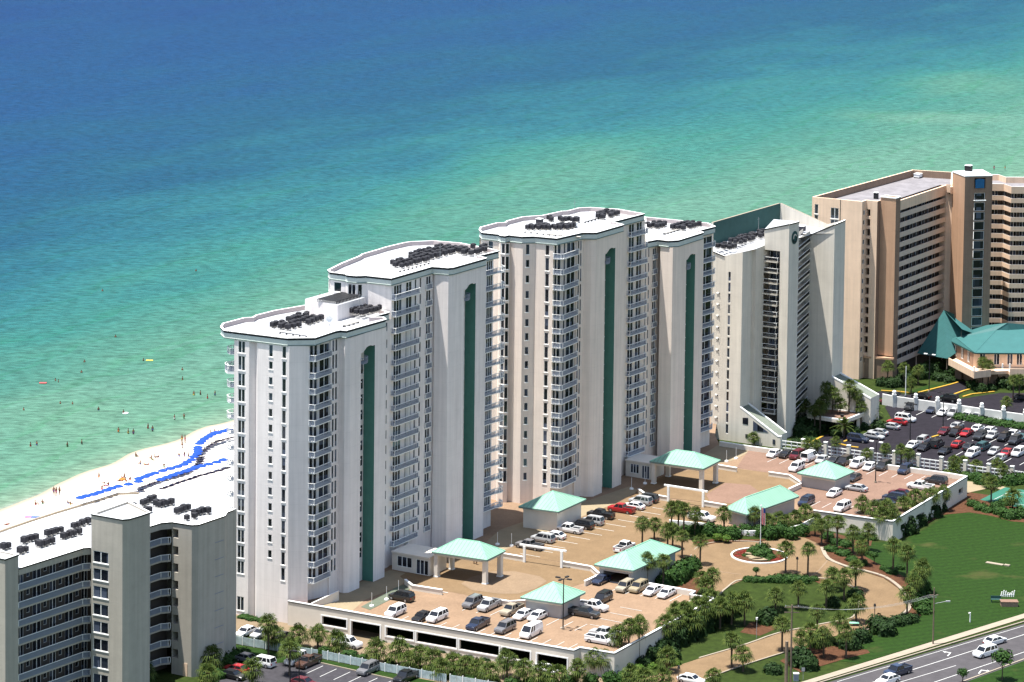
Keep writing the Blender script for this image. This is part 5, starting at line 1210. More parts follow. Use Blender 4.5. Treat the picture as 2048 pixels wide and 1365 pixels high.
    for i in range(len(tp)-1):
        for k in range(6):
            f0, f1 = k/6, (k+1)/6; sm = lambda f: f*f*(3-2*f)
            pt = lambda i_, f: (tp[i_][0]+(bp_[i_][0]-tp[i_][0])*f, tp[i_][1]+(bp_[i_][1]-tp[i_][1])*f, tp[i_][2]+(bp_[i_][2]-tp[i_][2])*sm(f))
            g.face([pt(i, f1), pt(i+1, f1), pt(i+1, f0), pt(i, f0)], M_PAVT)
    tag(link('ramp', g.mesh('ramp', True)), kind='structure')
    dz = .03
    sheet('paved_court', [(800, 1153), (822, 1172), (884, 1181), (954, 1194), (1019, 1204), (1052, 1202), (1172, 1165), (1197, 1151), (1197, 1148), (1181, 1135), (1123, 1125), (1047, 1115), (1002, 1107), (900, 1120), (840, 1130)], M_PAVT, z+dz)
    sheet('paved_court', [(922, 1168), (940, 1155), (985, 1143), (1030, 1143), (1080, 1153), (1094, 1163), (1070, 1178), (1034, 1188), (1000, 1188), (945, 1181)], M_PAVL, z+dz*2)
    sheet('paved_court', [(1002, 1106), (1047, 1114), (1123, 1124), (1181, 1134), (1197, 1147), (1232, 1140), (1262, 1128), (1330, 1060), (1338, 1046), (1342, 1040), (1410, 1050), (1452, 1012), (1406, 1004), (1336, 1002), (1287, 988), (1277, 984), (1225, 1010), (1165, 1034), (1100, 1063), (1035, 1089)], M_PAVT, z+dz*1.35)
    sheet('paved_court', [(1270, 985), (1334, 996), (1406, 1004), (1452, 1012), (1560, 990), (1579, 980), (1602, 967), (1578, 952), (1537, 946), (1473, 938), (1431, 931), (1380, 940), (1320, 955)], M_PAVT, z+dz*2)
    sheet('paved_court', [(1412, 990), (1450, 966), (1500, 970), (1520, 985), (1470, 1008), (1420, 1004)], M_PAVR, z+dz*3)
    sheet('parking_deck_paving', [(1473, 936), (1500, 897), (1896, 949), (1932, 955), (1786, 1042), (1626, 1021), (1600, 1000), (1579, 980), (1602, 967), (1578, 952), (1537, 946)], M_PAVR, z+dz*.85)
    sheet('walkway', [(640, 1216), (700, 1226), (730, 1200), (800, 1172), (826, 1150), (780, 1140), (690, 1178)], M_PAVC, z+dz*0.42)
    sheet('walkway', [(722, 1214), (740, 1220), (800, 1190), (828, 1174), (815, 1166), (790, 1176)], M_PAVG, z+dz*1.7)
    sheet('walkway', [(1000, 1104), (1035, 1088), (1100, 1062), (1165, 1033), (1225, 1009), (1277, 983), (1262, 972), (1180, 1000), (1120, 1018), (1000, 1060), (960, 1095)], M_PAVC, z+dz*0.54)
    sheet('walkway', [(1430, 930), (1470, 920), (1505, 900), (1500, 896), (1440, 888), (1380, 925)], M_PAVC, z+dz*0.66)
    # stall lines
    g = MB()
    def row(p0, p1, n, L, d=DA, w_=.12):
        a, b = P2(*p0, z), P2(*p1, z)
        for k in range(n+1):
            q = (a[0]+(b[0]-a[0])*k/n, a[1]+(b[1]-a[1])*k/n); q2 = add(q, d, L)
            g.wallstrip(q, q2, w_, z+dz*1.2, z+dz*1.2+.02, M_PAINTW)
    row((765, 1242), (1130, 1302), 14, 4.6); row((925, 1222), (1150, 1262), 8, 4.6); row((1222, 1184), (1370, 1208), 5, 4.8)
    row((1040, 1108), (1305, 1016), 11, -4.6, add((0, 0), DB, -1)); row((1535, 925), (1860, 965), 13, 4.6); row((1600, 1010), (1780, 1036), 8, 4.6); row((1180, 1250), (1240, 1215), 3, 4.6, DB)
    tag(link('parking_line', g.mesh('parking_line')), kind='structure')
    # hatched zone by the west court wall
    g = MB(); a, b = P2(826, 1177, z), P2(884, 1186, z)
    for k in range(9):
        q = (a[0]+(b[0]-a[0])*k/9, a[1]+(b[1]-a[1])*k/9); g.wallstrip(q, add(q, (.96, -.3), 1.8), .25, z+.07, z+.09, M_PAINTW)
    tag(link('hatched_marking', g.mesh('hatched_marking')), kind='structure')
    # free standing court walls
    def cw(pts, label, h=.95):
        q = MB(); pl = pxline([(p[0], p[1]) for p in pts], z+h)
        for a, b in zip(pl[:-1], pl[1:]): q.wallstrip(a, b, .3, z, z+h, M_WALLD); n = outn(a, b); q.prism([add(a, n, .08), add(b, n, .08), add(b, n, -.38), add(a, n, -.38)], z+h+.002, z+h+.14, M_TRIM)
        o = simple_obj('court_wall', q, label, 'wall'); return o
    cw([(809, 1160), (823, 1171.5), (884, 1181)], 'low cream court wall with white cap beside the black suv')
    cw([(954, 1194), (1019, 1204), (1052, 1202)], 'low cream wall with white cap behind the tan pickup')
    cw([(1002, 1107.5), (1047, 1115)], 'short low wall left of the front gate frame')
    cw([(1123, 1124), (1181, 1134), (1197, 1148)], 'low wall with white cap running from the front gate frame to the garage pavilion')
    cw([(1171, 1163.5), (1198, 1151)], 'short capped wall beside the garage pavilion entrance')
    cw([(1276, 979), (1287, 987), (1334, 995)], 'low wall left of the far gate frame')
    cw([(1406, 1003.5), (1452, 1011)], 'low wall right of the far gate frame')
    cw([(1431, 930), (1473, 937)], 'low cream wall at the right of the far canopy')
    cw([(1537, 945), (1578, 951), (1601, 966)], 'bent low wall left of the square mint-roofed pavilion')
    cw([(1579, 979), (1603, 968)], 'short low wall in front of the square mint-roofed pavilion')
    def ramp(pts, label):
        q = MB(); (x0, y0), (x1, y1) = pts; a, b = P2(x0, y0, z+.9), P2(x1, y1, z+1.9); q.wallstrip(a, b, .25, z, z+.9, M_WALLD); n = outn(a, b); q.face([(*a, z+.9), (*b, z+.9), (*b, z+1.9)], M_WALLD); q.face([(*a, z+.9), (*b, z+1.9), (*add(b, n, -.25), z+1.9), (*add(a, n, -.25), z+.9)], M_TRIM)
        simple_obj('ramp_wall', q, label, 'wall')
    ramp(((624, 1207), (678, 1182)), 'cream garden wall at the foot of the front condo tower corner')
    # gate frames
    def gate(px, label):
        (x0, y0, yb0), (x1, y1, yb1) = px; p, q = P2(x0, yb0, z), P2(x1, yb1, z); zt = ZA(*p, y0)
        t = thing('gate_frame', label, 'gate', (*p, z)); d = unit(sub(q, p)); L = math.hypot(*sub(q, p)); t.rotation_euler = (0, 0, math.atan2(d[1], d[0])); h = zt-z
        for u in (0, L): g_ = MB(); g_.box(u-.22, -.22, 0, u+.22, .22, h-.35, M_TRIM); link('post', g_.mesh('post'), t)
        g_ = MB(); g_.box(-1., -.16, h-.35, L+1., .16, h, M_TRIM); link('beam', g_.mesh('beam'), t)
    gate(((1048.5, 1089, 1125), (1123, 1101, 1136)), 'white post-and-beam gate frame between the grey pickup and the front court')
    gate(((1336.5, 970, 1004), (1406, 983, 1015)), 'white post-and-beam gate frame in front of the far canopy')
# ------------------------------------------------------------------ mint roofed pavilions
def hip(mb, c, ze, zr, m, ridge=0., ov=0.):
    """c: four eave corners (front-left, front-right, back-right, back-left); ridge: length along the a->b... longer axis"""
    cx = sum(p[0] for p in c)/4; cy = sum(p[1] for p in c)/4
    e1 = math.hypot(*sub(c[1], c[0])); e2 = math.hypot(*sub(c[3], c[0]))
    if e1 >= e2: d = unit(sub(c[1], c[0])); h = max(0, (e1-e2)/2)*ridge
    else: d = unit(sub(c[3], c[0])); h = max(0, (e2-e1)/2)*ridge
    r0 = (cx-d[0]*h, cy-d[1]*h, zr); r1 = (cx+d[0]*h, cy+d[1]*h, zr); C = [(*p, ze) for p in c]
    g2 = M_GROOF2 if m is M_GROOF else m
    if h < .05:
        A = (cx, cy, zr); fs = [[C[0], C[1], A], [C[1], C[2], A], [C[2], C[3], A], [C[3], C[0], A]]
    elif e1 >= e2: fs = [[C[0], C[1], r1, r0], [C[1], C[2], r1], [C[2], C[3], r0, r1], [C[3], C[0], r0]]
    else: fs = [[C[0], C[1], r0], [C[1], C[2], r1, r0], [C[2], C[3], r1], [C[3], C[0], r0, r1]]
    for i, f in enumerate(fs): mb.face(f, m if i % 2 else g2)
    mb.face([(*p, ze-.06) for p in reversed(c)], M_WALLD)
    for i in range(4):
        a, b = C[i], C[(i+1) % 4]; mb.face([(a[0], a[1], ze-.32), (b[0], b[1], ze-.32), b, a], M_GTRIM)
        mb.tube(a, r0 if h < .05 or i in ((0, 3) if e1 >= e2 else (0, 1)) else r1, .1, .1, MATS['mint_ridge'], 5)
    if h > .05: mb.tube(r0, r1, .1, .1, MATS['mint_ridge'], 5)
mat('mint_ridge', (.24, .52, .38), .45, .03, 1.)
def pavilion(cs, ze, zr, zb, name, label, cat, ridge=1., inset_=.7, openfront=None, zw=None, posts=False, body=M_PAV):
    """cs: three visible eave corners in the frame (left, front, right)"""
    p, q, r = [P2(x, y, ze) for x, y in cs]
    # square the plan to the resort grid
    u = unit(sub(q, p)); v0 = sub(r, q); v = (-u[1], u[0]); L = v0[0]*v[0]+v0[1]*v[1]
    c = [p, q, r, (p[0]+r[0]-q[0], p[1]+r[1]-q[1])]
    loc = (*[sum(t[i] for t in c)/4 for i in (0, 1)], zb); B = Building(name, label, loc); B.root['category'] = cat
    rf = MB(); hip(rf, c, ze, zr, M_GROOF, ridge); B.part('roof', rf)
    ic = inset(c, inset_)
    if posts:
        for k, pt in enumerate(inset(c, .75)):
            g = MB(); M = Matrix.Translation((pt[0], pt[1], zb)) @ Matrix.Rotation(YA, 4, 'Z'); g.box(-.42, -.42, 0, .42, .42, ze-zb-.3, M_WALLD, M); g.box(-.5, -.5, 0, .5, .5, .25, M_TRIM, M); B.part('post', g)
        g = MB(); bc = inset(c, .45)
        for i in range(4): g.wallstrip(bc[i], bc[(i+1) % 4], .5, ze-.75, ze-.1, M_WALLD)
        B.part('beam', g)
    else:
        w = MB()
        for i in range(4):
            a, b = ic[i], ic[(i+1) % 4]; L = math.hypot(*sub(b, a)); cc = []
            if openfront and i in openfront: cc = [(L*f0, L*f1, [(z0_, z1_)]) for f0, f1, z0_, z1_ in openfront[i]]
            wall(w, a, b, zb-3.8 if zb > 2 else zb-.2, ze-.05, body, cc, rev=.6)
            for f0, f1, z0_, z1_ in (openfront or {}).get(i, []):
                if z0_ > zb+.2 or z0_ == -1: pass
        B.part('wall', w)
        bm_ = MB(); bb = inset(c, inset_-.05)
        for i in range(4): bm_.wallstrip(bb[i], bb[(i+1) % 4], .03, ze-.75, ze-.33, M_WALLD)
        B.part('frieze', bm_)
    B.finish(); return c
def pavilions():
    z = ZD
    pavilion([(1041, 1195), (1125, 1207.5), (1171, 1185)], z+3.1, z+5.55, z, 'stair_pavilion', 'small square grey pavilion with mint pyramid roof behind the tall lamp post', 'pavilion', 0)
    pavilion([(1594.5, 946.5), (1672, 959.5), (1709, 943.5)], z+3.0, z+5.5, z, 'stair_pavilion', 'square pale pavilion with mint pyramid roof on the far right car deck', 'pavilion', 0, openfront=None)
    pavilion([(1037, 1013.5), (1117, 1024), (1172, 999)], z+4.4, z+6.9, z, 'stair_pavilion', 'tall square cream pavilion with mint pyramid roof beside the middle tower', 'pavilion', 0, body=M_WALLD)
    pavilion([(1188.5, 1129.5), (1267, 1141.5), (1361, 1099)], z+3.2, z+5.5, z, 'garage_pavilion', 'long mint-roofed garage pavilion with a dark entrance, palms in front', 'garage', 1., openfront={0: [(.12, .9, z+.02, z+2.1)]})
    pavilion([(1450, 1017), (1494, 1029.5), (1598, 993)], z+3.2, z+5.5, z, 'garage_pavilion', 'long mint-roofed garage pavilion behind the flagpole', 'garage', 1.)
    pavilion([(863, 1104), (974, 1120.5), (1011, 1102)], z+5.0, z+7.2, z, 'entrance_canopy', 'mint-roofed entrance canopy on four posts before the left tower', 'canopy', 1., posts=True)
    pavilion([(1299, 923), (1407, 938), (1441, 921)], z+5.0, z+7.2, z, 'entrance_canopy', 'mint-roofed entrance canopy on four posts at the far tower', 'canopy', 1., posts=True)
    # flat entrance lobbies joining canopy and tower
    for px, lab in (([(784, 1139), (860, 1150)], 'low flat-roofed entrance lobby joining the left canopy to its tower'), ([(1251, 952), (1302, 958)], 'low flat-roofed entrance lobby joining the far canopy to its tower')):
        a, b = P2(*px[0], z), P2(*px[1], z); b = LX(a, add(a, DB, 5), px[1][0], z+3)
        B = Building('entrance_lobby', lab, (*a, z)); B.root['category'] = 'lobby'
        w = MB(); L = math.hypot(*sub(b, a)); cc = [(1.2, L*.52, [(z+.9, z+2.9)]), (L*.64, L-.4, [(z+.05, z+2.9)])]
        c_, d_ = add(b, DA, 6), add(a, DA, 6)
        wall(w, a, b, z, z+3.4, M_WALLD, cc, rev=.8); wall(w, b, c_, z, z+3.4, M_WALLD); wall(w, c_, d_, z, z+3.4, M_WALLD); wall(w, d_, a, z, z+3.4, M_WALLD)
        B.part('wall', w); r_ = MB(); r_.prism([add(a, DA, -.3), add(b, DA, -.3), add(c_, DA, .2), add(d_, DA, .2)], z+3.4, z+3.7, M_WALLD, M_WALLD); B.part('roof', r_)
        for u0, u1, vs in cc: B.window(a, b, u0, u1, *vs[0], (.33, .66))
        B.finish()
    # brown flat terrace in front of the slant building
    c = lambda x, y: (1460+x/6.4, 740+y/6.4)
    B = Building('terrace', 'small flat carport roof with pink deck and white edge before the ivory building', P(1680, 850, 0)); B.root['category'] = 'carport'
    zt = 4.; pl = [P2(*c(990, 575), zt), P2(*c(1470, 652), zt), P2(*c(1720, 550), zt), P2(*c(1180, 490), zt)]
    w = MB(); w.prism(pl, zt-.8, zt-.1, M_WALLS, M_MULCH)
    w.face([(*p, zt-.05) for p in inset(pl, .5)], M_PAVR)
    for i in range(4): w.wallstrip(pl[i], pl[(i+1) % 4], .4, zt-.12, zt+.15, M_TRIM)
    B.part('roof', w)
    for p in inset(pl, 1.): g = MB(); g.box(p[0]-.4, p[1]-.4, 0, p[0]+.4, p[1]+.4, zt-.8, M_WALLS); B.part('pillar', g)
    B.finish()
    g = MB(); p = P(*c(1435, 600), zt); g.tube((p[0], p[1], zt-.05), (p[0], p[1], zt+.5), .35, .5, M_POLE, 10)
    simple_obj('planter', g, 'dark round planter standing on the pink carport roof', 'planter')
# ------------------------------------------------------------------ fences
def fences():
    # pale fence bottom left
    g = thing('picket_fence', 'pale blue-white board fence along the palm row by the lower car park', 'fence', P(700, 1310, 0)); l0 = Vector(g.location)
    pl = densify([P2(*p, 0) for p in [(462, 1287), (599, 1311), (644, 1318), (770, 1344), (900, 1367), (1010, 1385), (1100, 1400)]], 1)
    k = 0
    for a, b in zip(pl[:-1], pl[1:]):
        L = math.hypot(*sub(b, a)); d = unit(sub(b, a)); u = 0
        while u < L-.9:
            M = Matrix.Translation((*add(a, d, u), 0)) @ Matrix.Rotation(math.atan2(d[1], d[0]), 4, 'Z')
            bd = MB()
            for j in range(4): bd.box(.03+j*.3, -.03+.01*(j % 2), .08, .31+j*.3, .02+.01*(j % 2), 1.5+.03*rnd.random(), MATS['pale_fence_boards'], M)
            bd.box(0, .03, .3, 1.24, .08, .42, M_TRIM, M); bd.box(0, .03, 1.15, 1.24, .08, 1.27, M_TRIM, M)
            o = link('panel', bd.mesh('panel'), g); o.location = -l0
            if k % 2 == 0:
                q = MB(); q.box(-.07, -.08, 0, .07, .1, 1.68, M_TRIM, M); o = link('post', q.mesh('post'), g); o.location = -l0
            k += 1; u += 1.24
    # white pillared wall at the right car park
    g = thing('pillared_wall', 'white solid wall with ball-capped pillars beyond the right-hand car park', 'wall', P(1900, 820, 0)); l0 = Vector(g.location)
    px = [(1764, 793+17), (1788, 815), (1831, 821), (1874.5, 827.5), (1917.5, 833), (1963, 840), (2006.5, 846), (2050, 852), (2094, 858)]
    pl = [P2(*p, 0) for p in px]; w = MB()
    for a, b in zip(pl[:-1], pl[1:]): w.wallstrip(a, b, .25, 0, 2.6, MATS['whitewash']); w.wallstrip(a, b, .3, 2.6, 2.75, M_TRIM)
    o = link('wall_panel', w.mesh('wall_panel'), g); o.location = -l0
    for p in pl[1:]:
        q = MB(); q.box(p[0]-.4, p[1]-.4, 0, p[0]+.4, p[1]+.4, 3.1, MATS['whitewash']); q.box(p[0]-.5, p[1]-.5, 3.1, p[0]+.5, p[1]+.5, 3.3, M_TRIM); o = link('pillar', q.mesh('pillar'), g); o.location = -l0
        q = MB(); n = 10
        for i in range(5):
            a0, a1 = math.pi*(i/5-.5), math.pi*((i+1)/5-.5); q.tube((p[0], p[1], 3.8+.48*math.sin(a0)), (p[0], p[1], 3.8+.48*math.sin(a1)), .5*math.cos(a0)+.01, .5*math.cos(a1)+.01, M_TRIM, n, False)
        link('cap', q.mesh('cap', True), o)
    # cream pillar and rail fence between the car parks
    g = thing('rail_fence', 'cream fence of square pillars and open rails between the two right-hand car parks', 'fence', P(1750, 930, 0)); l0 = Vector(g.location)
    px = [(1559, 899), (1606, 905), (1651, 911), (1697, 917.5), (1743, 924), (1788.5, 929), (1836.5, 935), (1882.5, 941), (1930, 948), (1977, 955), (2024, 960), (2070, 967)]
    pl = [P2(p[0], p[1], 0) for p in px]
    for p in pl:
        q = MB(); M = Matrix.Translation((*p, 0)) @ Matrix.Rotation(YB, 4, 'Z'); q.box(-.38, -.38, 0, .38, .38, 3.0, M_WALLS, M); q.box(-.43, -.43, 3.0, .43, .43, 3.15, M_TRIM, M); o = link('pillar', q.mesh('pillar'), g); o.location = -l0
    for a, b in zip(pl[:-1], pl[1:]):
        q = MB()
        for z_ in (.35, 1.15, 1.95): q.wallstrip(a, b, .14, z_, z_+.22, M_TRIM)
        L = math.hypot(*sub(b, a)); d = unit(sub(b, a))
        for k in range(3): c_ = add(a, d, L*(k+1)/4); q.box(c_[0]-.08, c_[1]-.08, 0, c_[0]+.08, c_[1]+.08, 2.1, M_TRIM)
        o = link('rail', q.mesh('rail'), g); o.location = -l0
mat('pale_fence_boards', (.42, .50, .52), .8, .25, 1.2); mat('whitewash', (.60, .60, .58), .85, .08, .6)
# ------------------------------------------------------------------ vehicles
def loft(mb, secs, m, caps=True):
    """secs: closed loops of equal length"""
    n = len(secs[0]); k = len(mb.v); j = mb.mi(m)
    for s_ in secs: mb.v += [tuple(p) for p in s_]
    for a in range(len(secs)-1):
        for i in range(n):
            mb.f.append((k+a*n+i, k+a*n+(i+1) % n, k+(a+1)*n+(i+1) % n, k+(a+1)*n+i)); mb.m.append(j)
    if caps:
        mb.f.append(tuple(k+i for i in range(n))[::-1]); mb.m.append(j); mb.f.append(tuple(k+(len(secs)-1)*n+i for i in range(n))); mb.m.append(j)
def car_parts(kind):
    K = ('car', kind)
    if K in _cache: return _cache[K]
    # (x from the nose, belt/top height, half width) ; x grows towards the tail
    if kind == 'sedan': Lg, Wd, body, gh, H = 5.0, .95, [(0, .62, .72), (.12, .78, .86), (.5, .86, .93), (1.55, .98, .95), (3.9, 1.0, .95), (4.7, 1.0, .9), (4.95, .9, .82), (5, .65, .78)], [(1.35, .97, 2.1, 1.46), (4.5, 1.0, 3.75, 1.46)], 1.46
    elif kind == 'suv': Lg, Wd, body, gh, H = 5.0, 1.0, [(0, .7, .8), (.1, .98, .92), (.4, 1.06, .97), (1.35, 1.14, 1.0), (4.8, 1.16, 1.0), (4.97, 1.08, .95), (5, .7, .9)], [(1.2, 1.13, 1.85, 1.84), (4.95, 1.15, 4.65, 1.84)], 1.84
    elif kind == 'van': Lg, Wd, body, gh, H = 5.5, 1.02, [(0, .7, .85), (.1, .95, .95), (.3, 1.08, 1.0), (.95, 1.2, 1.02), (5.4, 1.25, 1.02), (5.5, .7, .98)], [(.75, 1.18, 1.55, 2.15), (5.48, 1.24, 5.35, 2.15)], 2.15
    else: Lg, Wd, body, gh, H = 5.9, 1.0, [(0, .75, .85), (.1, 1.02, .95), (.4, 1.1, .98), (1.6, 1.16, 1.0), (3.55, 1.17, 1.0), (5.8, 1.17, 1.0), (5.9, .75, .97)], [(1.5, 1.15, 2.1, 1.85), (3.75, 1.16, 3.5, 1.85)], 1.85
    c = Lg/2
    b = MB(); secs = []
    for x, h, w in body:
        lo = .28 if 0 < x < Lg else .38
        secs.append([(c-x, -w*.94, lo), (c-x, w*.94, lo), (c-x, w, lo+(h-lo)*.45), (c-x, w*.97, h-.06), (c-x, w*.86, h), (c-x, -w*.86, h), (c-x, -w*.97, h-.06), (c-x, -w, lo+(h-lo)*.45)])
    loft(b, secs, M_CAR)
    (x0, z0_, x1, z1_), (x3, z3, x2, _) = gh; w0 = Wd*.93; w1 = Wd*.76
    # glasshouse: windscreen, side glass, back glass are glass; roof panel and pillars paint
    g = MB(); q = lambda x, w, z: (c-x, w, z)
    g.face([q(x0, w0, z0_), q(x0, -w0, z0_), q(x1, -w1, z1_), q(x1, w1, z1_)], M_CARG)
    g.face([q(x3, -w0, z3), q(x3, w0, z3), q(x2, w1, z1_), q(x2, -w1, z1_)], M_CARG)
    for s_ in (1, -1): f = [q(x0, w0*s_, z0_), q(x1, w1*s_, z1_), q(x2, w1*s_, z1_), q(x3, w0*s_, z3)]; g.face(f if s_ > 0 else f[::-1], M_CARG)
    r = .05
    b.box(c-x2-.08, -w1-.02, H-.06, c-x1+.1, w1+.02, H, M_CAR)
    b.box(c-x2-.02, -w1+.12, H, c-x1-.02, w1-.12, H+.035, M_CAR)
    for s_ in (1, -1):                                      # pillars
        for f_ in ((0, .0), (.46, .5), (1, 1)) if kind != 'van' else ((0, 0), (.22, .2), (1, 1)):
            xa = x0+(x3-x0)*f_[0]; xb = x1+(x2-x1)*f_[1]
            b.tube(q(xa, w0*s_*1.0, z0_), q(xb, w1*s_*1.01, z1_), .06, .05, M_CAR, 4)
        if kind in ('suv', 'van'):
            xa = x0+(x3-x0)*.78; xb = x1+(x2-x1)*.76; b.tube(q(xa, w0*s_, z0_), q(xb, w1*s_*1.01, z1_), .09, .08, M_CAR, 4)
    if kind == 'van':
        for s_ in (1, -1): f = [q(x0+1.7, (w0+.012)*s_, z0_+.02), q(x1+1.2, (w1+.02)*s_, z1_-.1), q(x2, (w1+.02)*s_, z1_-.1), q(x3, (w0+.012)*s_, z3+.02)]; b.face(f if s_ > 0 else f[::-1], M_CAR)
    if kind == 'pickup':
        d = MB(); d.box(c-5.75, -.82, 1.16, c-3.85, .82, 1.175, M_DARK); b.box(c-5.85, -.99, 1.15, c-3.8, -.86, 1.32, M_CAR); b.box(c-5.85, .86, 1.15, c-3.8, .99, 1.32, M_CAR); b.box(c-5.9, -.99, 1.15, c-5.78, .99, 1.32, M_CAR)
    if kind == 'suv':
        for s_ in (1, -1): b.tube(q(x1+.3, w1*s_*.9, H+.07), q(x2-.2, w1*s_*.9, H+.07), .03, .03, M_DARK, 4)
    wh = MB(); wr = .34 if kind == 'sedan' else .39
    wh.tube((0, -.12, 0), (0, .12, 0), wr, wr, M_TYRE, 14); wh.tube((0, .12, 0), (0, .12, 0.0001), wr, wr, M_TYRE, 14, False); wh.face([(wr*math.cos(-a), -.12, wr*math.sin(-a)) for a in [2*math.pi*i/14 for i in range(14)]][::-1], M_TYRE)
    rm = MB(); 
    for s_ in (-1, 1): rm.face([(wr*.62*math.cos(a*s_), .128*s_, -wr*.62*math.sin(a*s_)*1) for a in [2*math.pi*i/10 for i in range(10)]], M_RIM)
    hl = MB(); hl.box(-.12, -.2, -.09, .05, .2, .09, M_HEADL); tl = MB(); tl.box(-.05, -.16, -.12, .1, .16, .12, M_TAILL)
    fr = .85 if kind != 'van' else .8; rr = Lg-1.05
    hz = body[1][1]-.2
    res = dict(body=b.mesh('body'), glass=g.mesh('windows'), wheel=wh.mesh('wheel'), rim=rm.mesh('rim'), head=hl.mesh('headlight'), tail=tl.mesh('tail_light'),
               bed=d.mesh('cargo_bed') if kind == 'pickup' else None, wx=(c-fr, c-rr), wy=Wd-.12, wr=wr, c=c, hz=hz, w=Wd)
    _cache[K] = res; return res
CARCOL = dict(white=(.80, .80, .80), silver=(.38, .39, .40), grey=(.14, .14, .15), black=(.012, .012, .014), navy=(.018, .028, .06), red=(.33, .015, .02), maroon=(.10, .012, .02), tan=(.33, .29, .22), brown=(.07, .035, .025), teal=(.04, .10, .11), dark=(.03, .032, .036), gold=(.30, .25, .16))
def car(px, py, z, kind, colour, ang, label, group):
    R_ = car_parts(kind); p = P(px, py, z); nm = {'sedan': 'parked_car', 'suv': 'parked_suv', 'pickup': 'pickup_truck', 'van': 'parked_van'}[kind]
    sc = 1.0
    t = thing(nm, label, {'sedan': 'car', 'suv': 'suv', 'pickup': 'pickup truck', 'van': 'van'}[kind], p, ang+rnd.uniform(-.03, .03), group)
    c4 = (*CARCOL[colour], 1)
    o = link('body', R_['body'], t); o.color = c4
    link('windows', R_['glass'], t)
    if R_['bed']: link('cargo_bed', R_['bed'], t)
    for x in R_['wx']:
        for s_ in (1, -1):
            w = link('wheel', R_['wheel'], t, (x, s_*R_['wy'], R_['wr'])); link('rim', R_['rim'], w)
    for s_ in (1, -1):
        link('headlight', R_['head'], t, (R_['c']-.1, s_*R_['w']*.66, R_['hz'])); link('tail_light', R_['tail'], t, (-R_['c']+.02, s_*R_['w']*.72, R_['hz']))
    return t
GA, GB = YA, YB
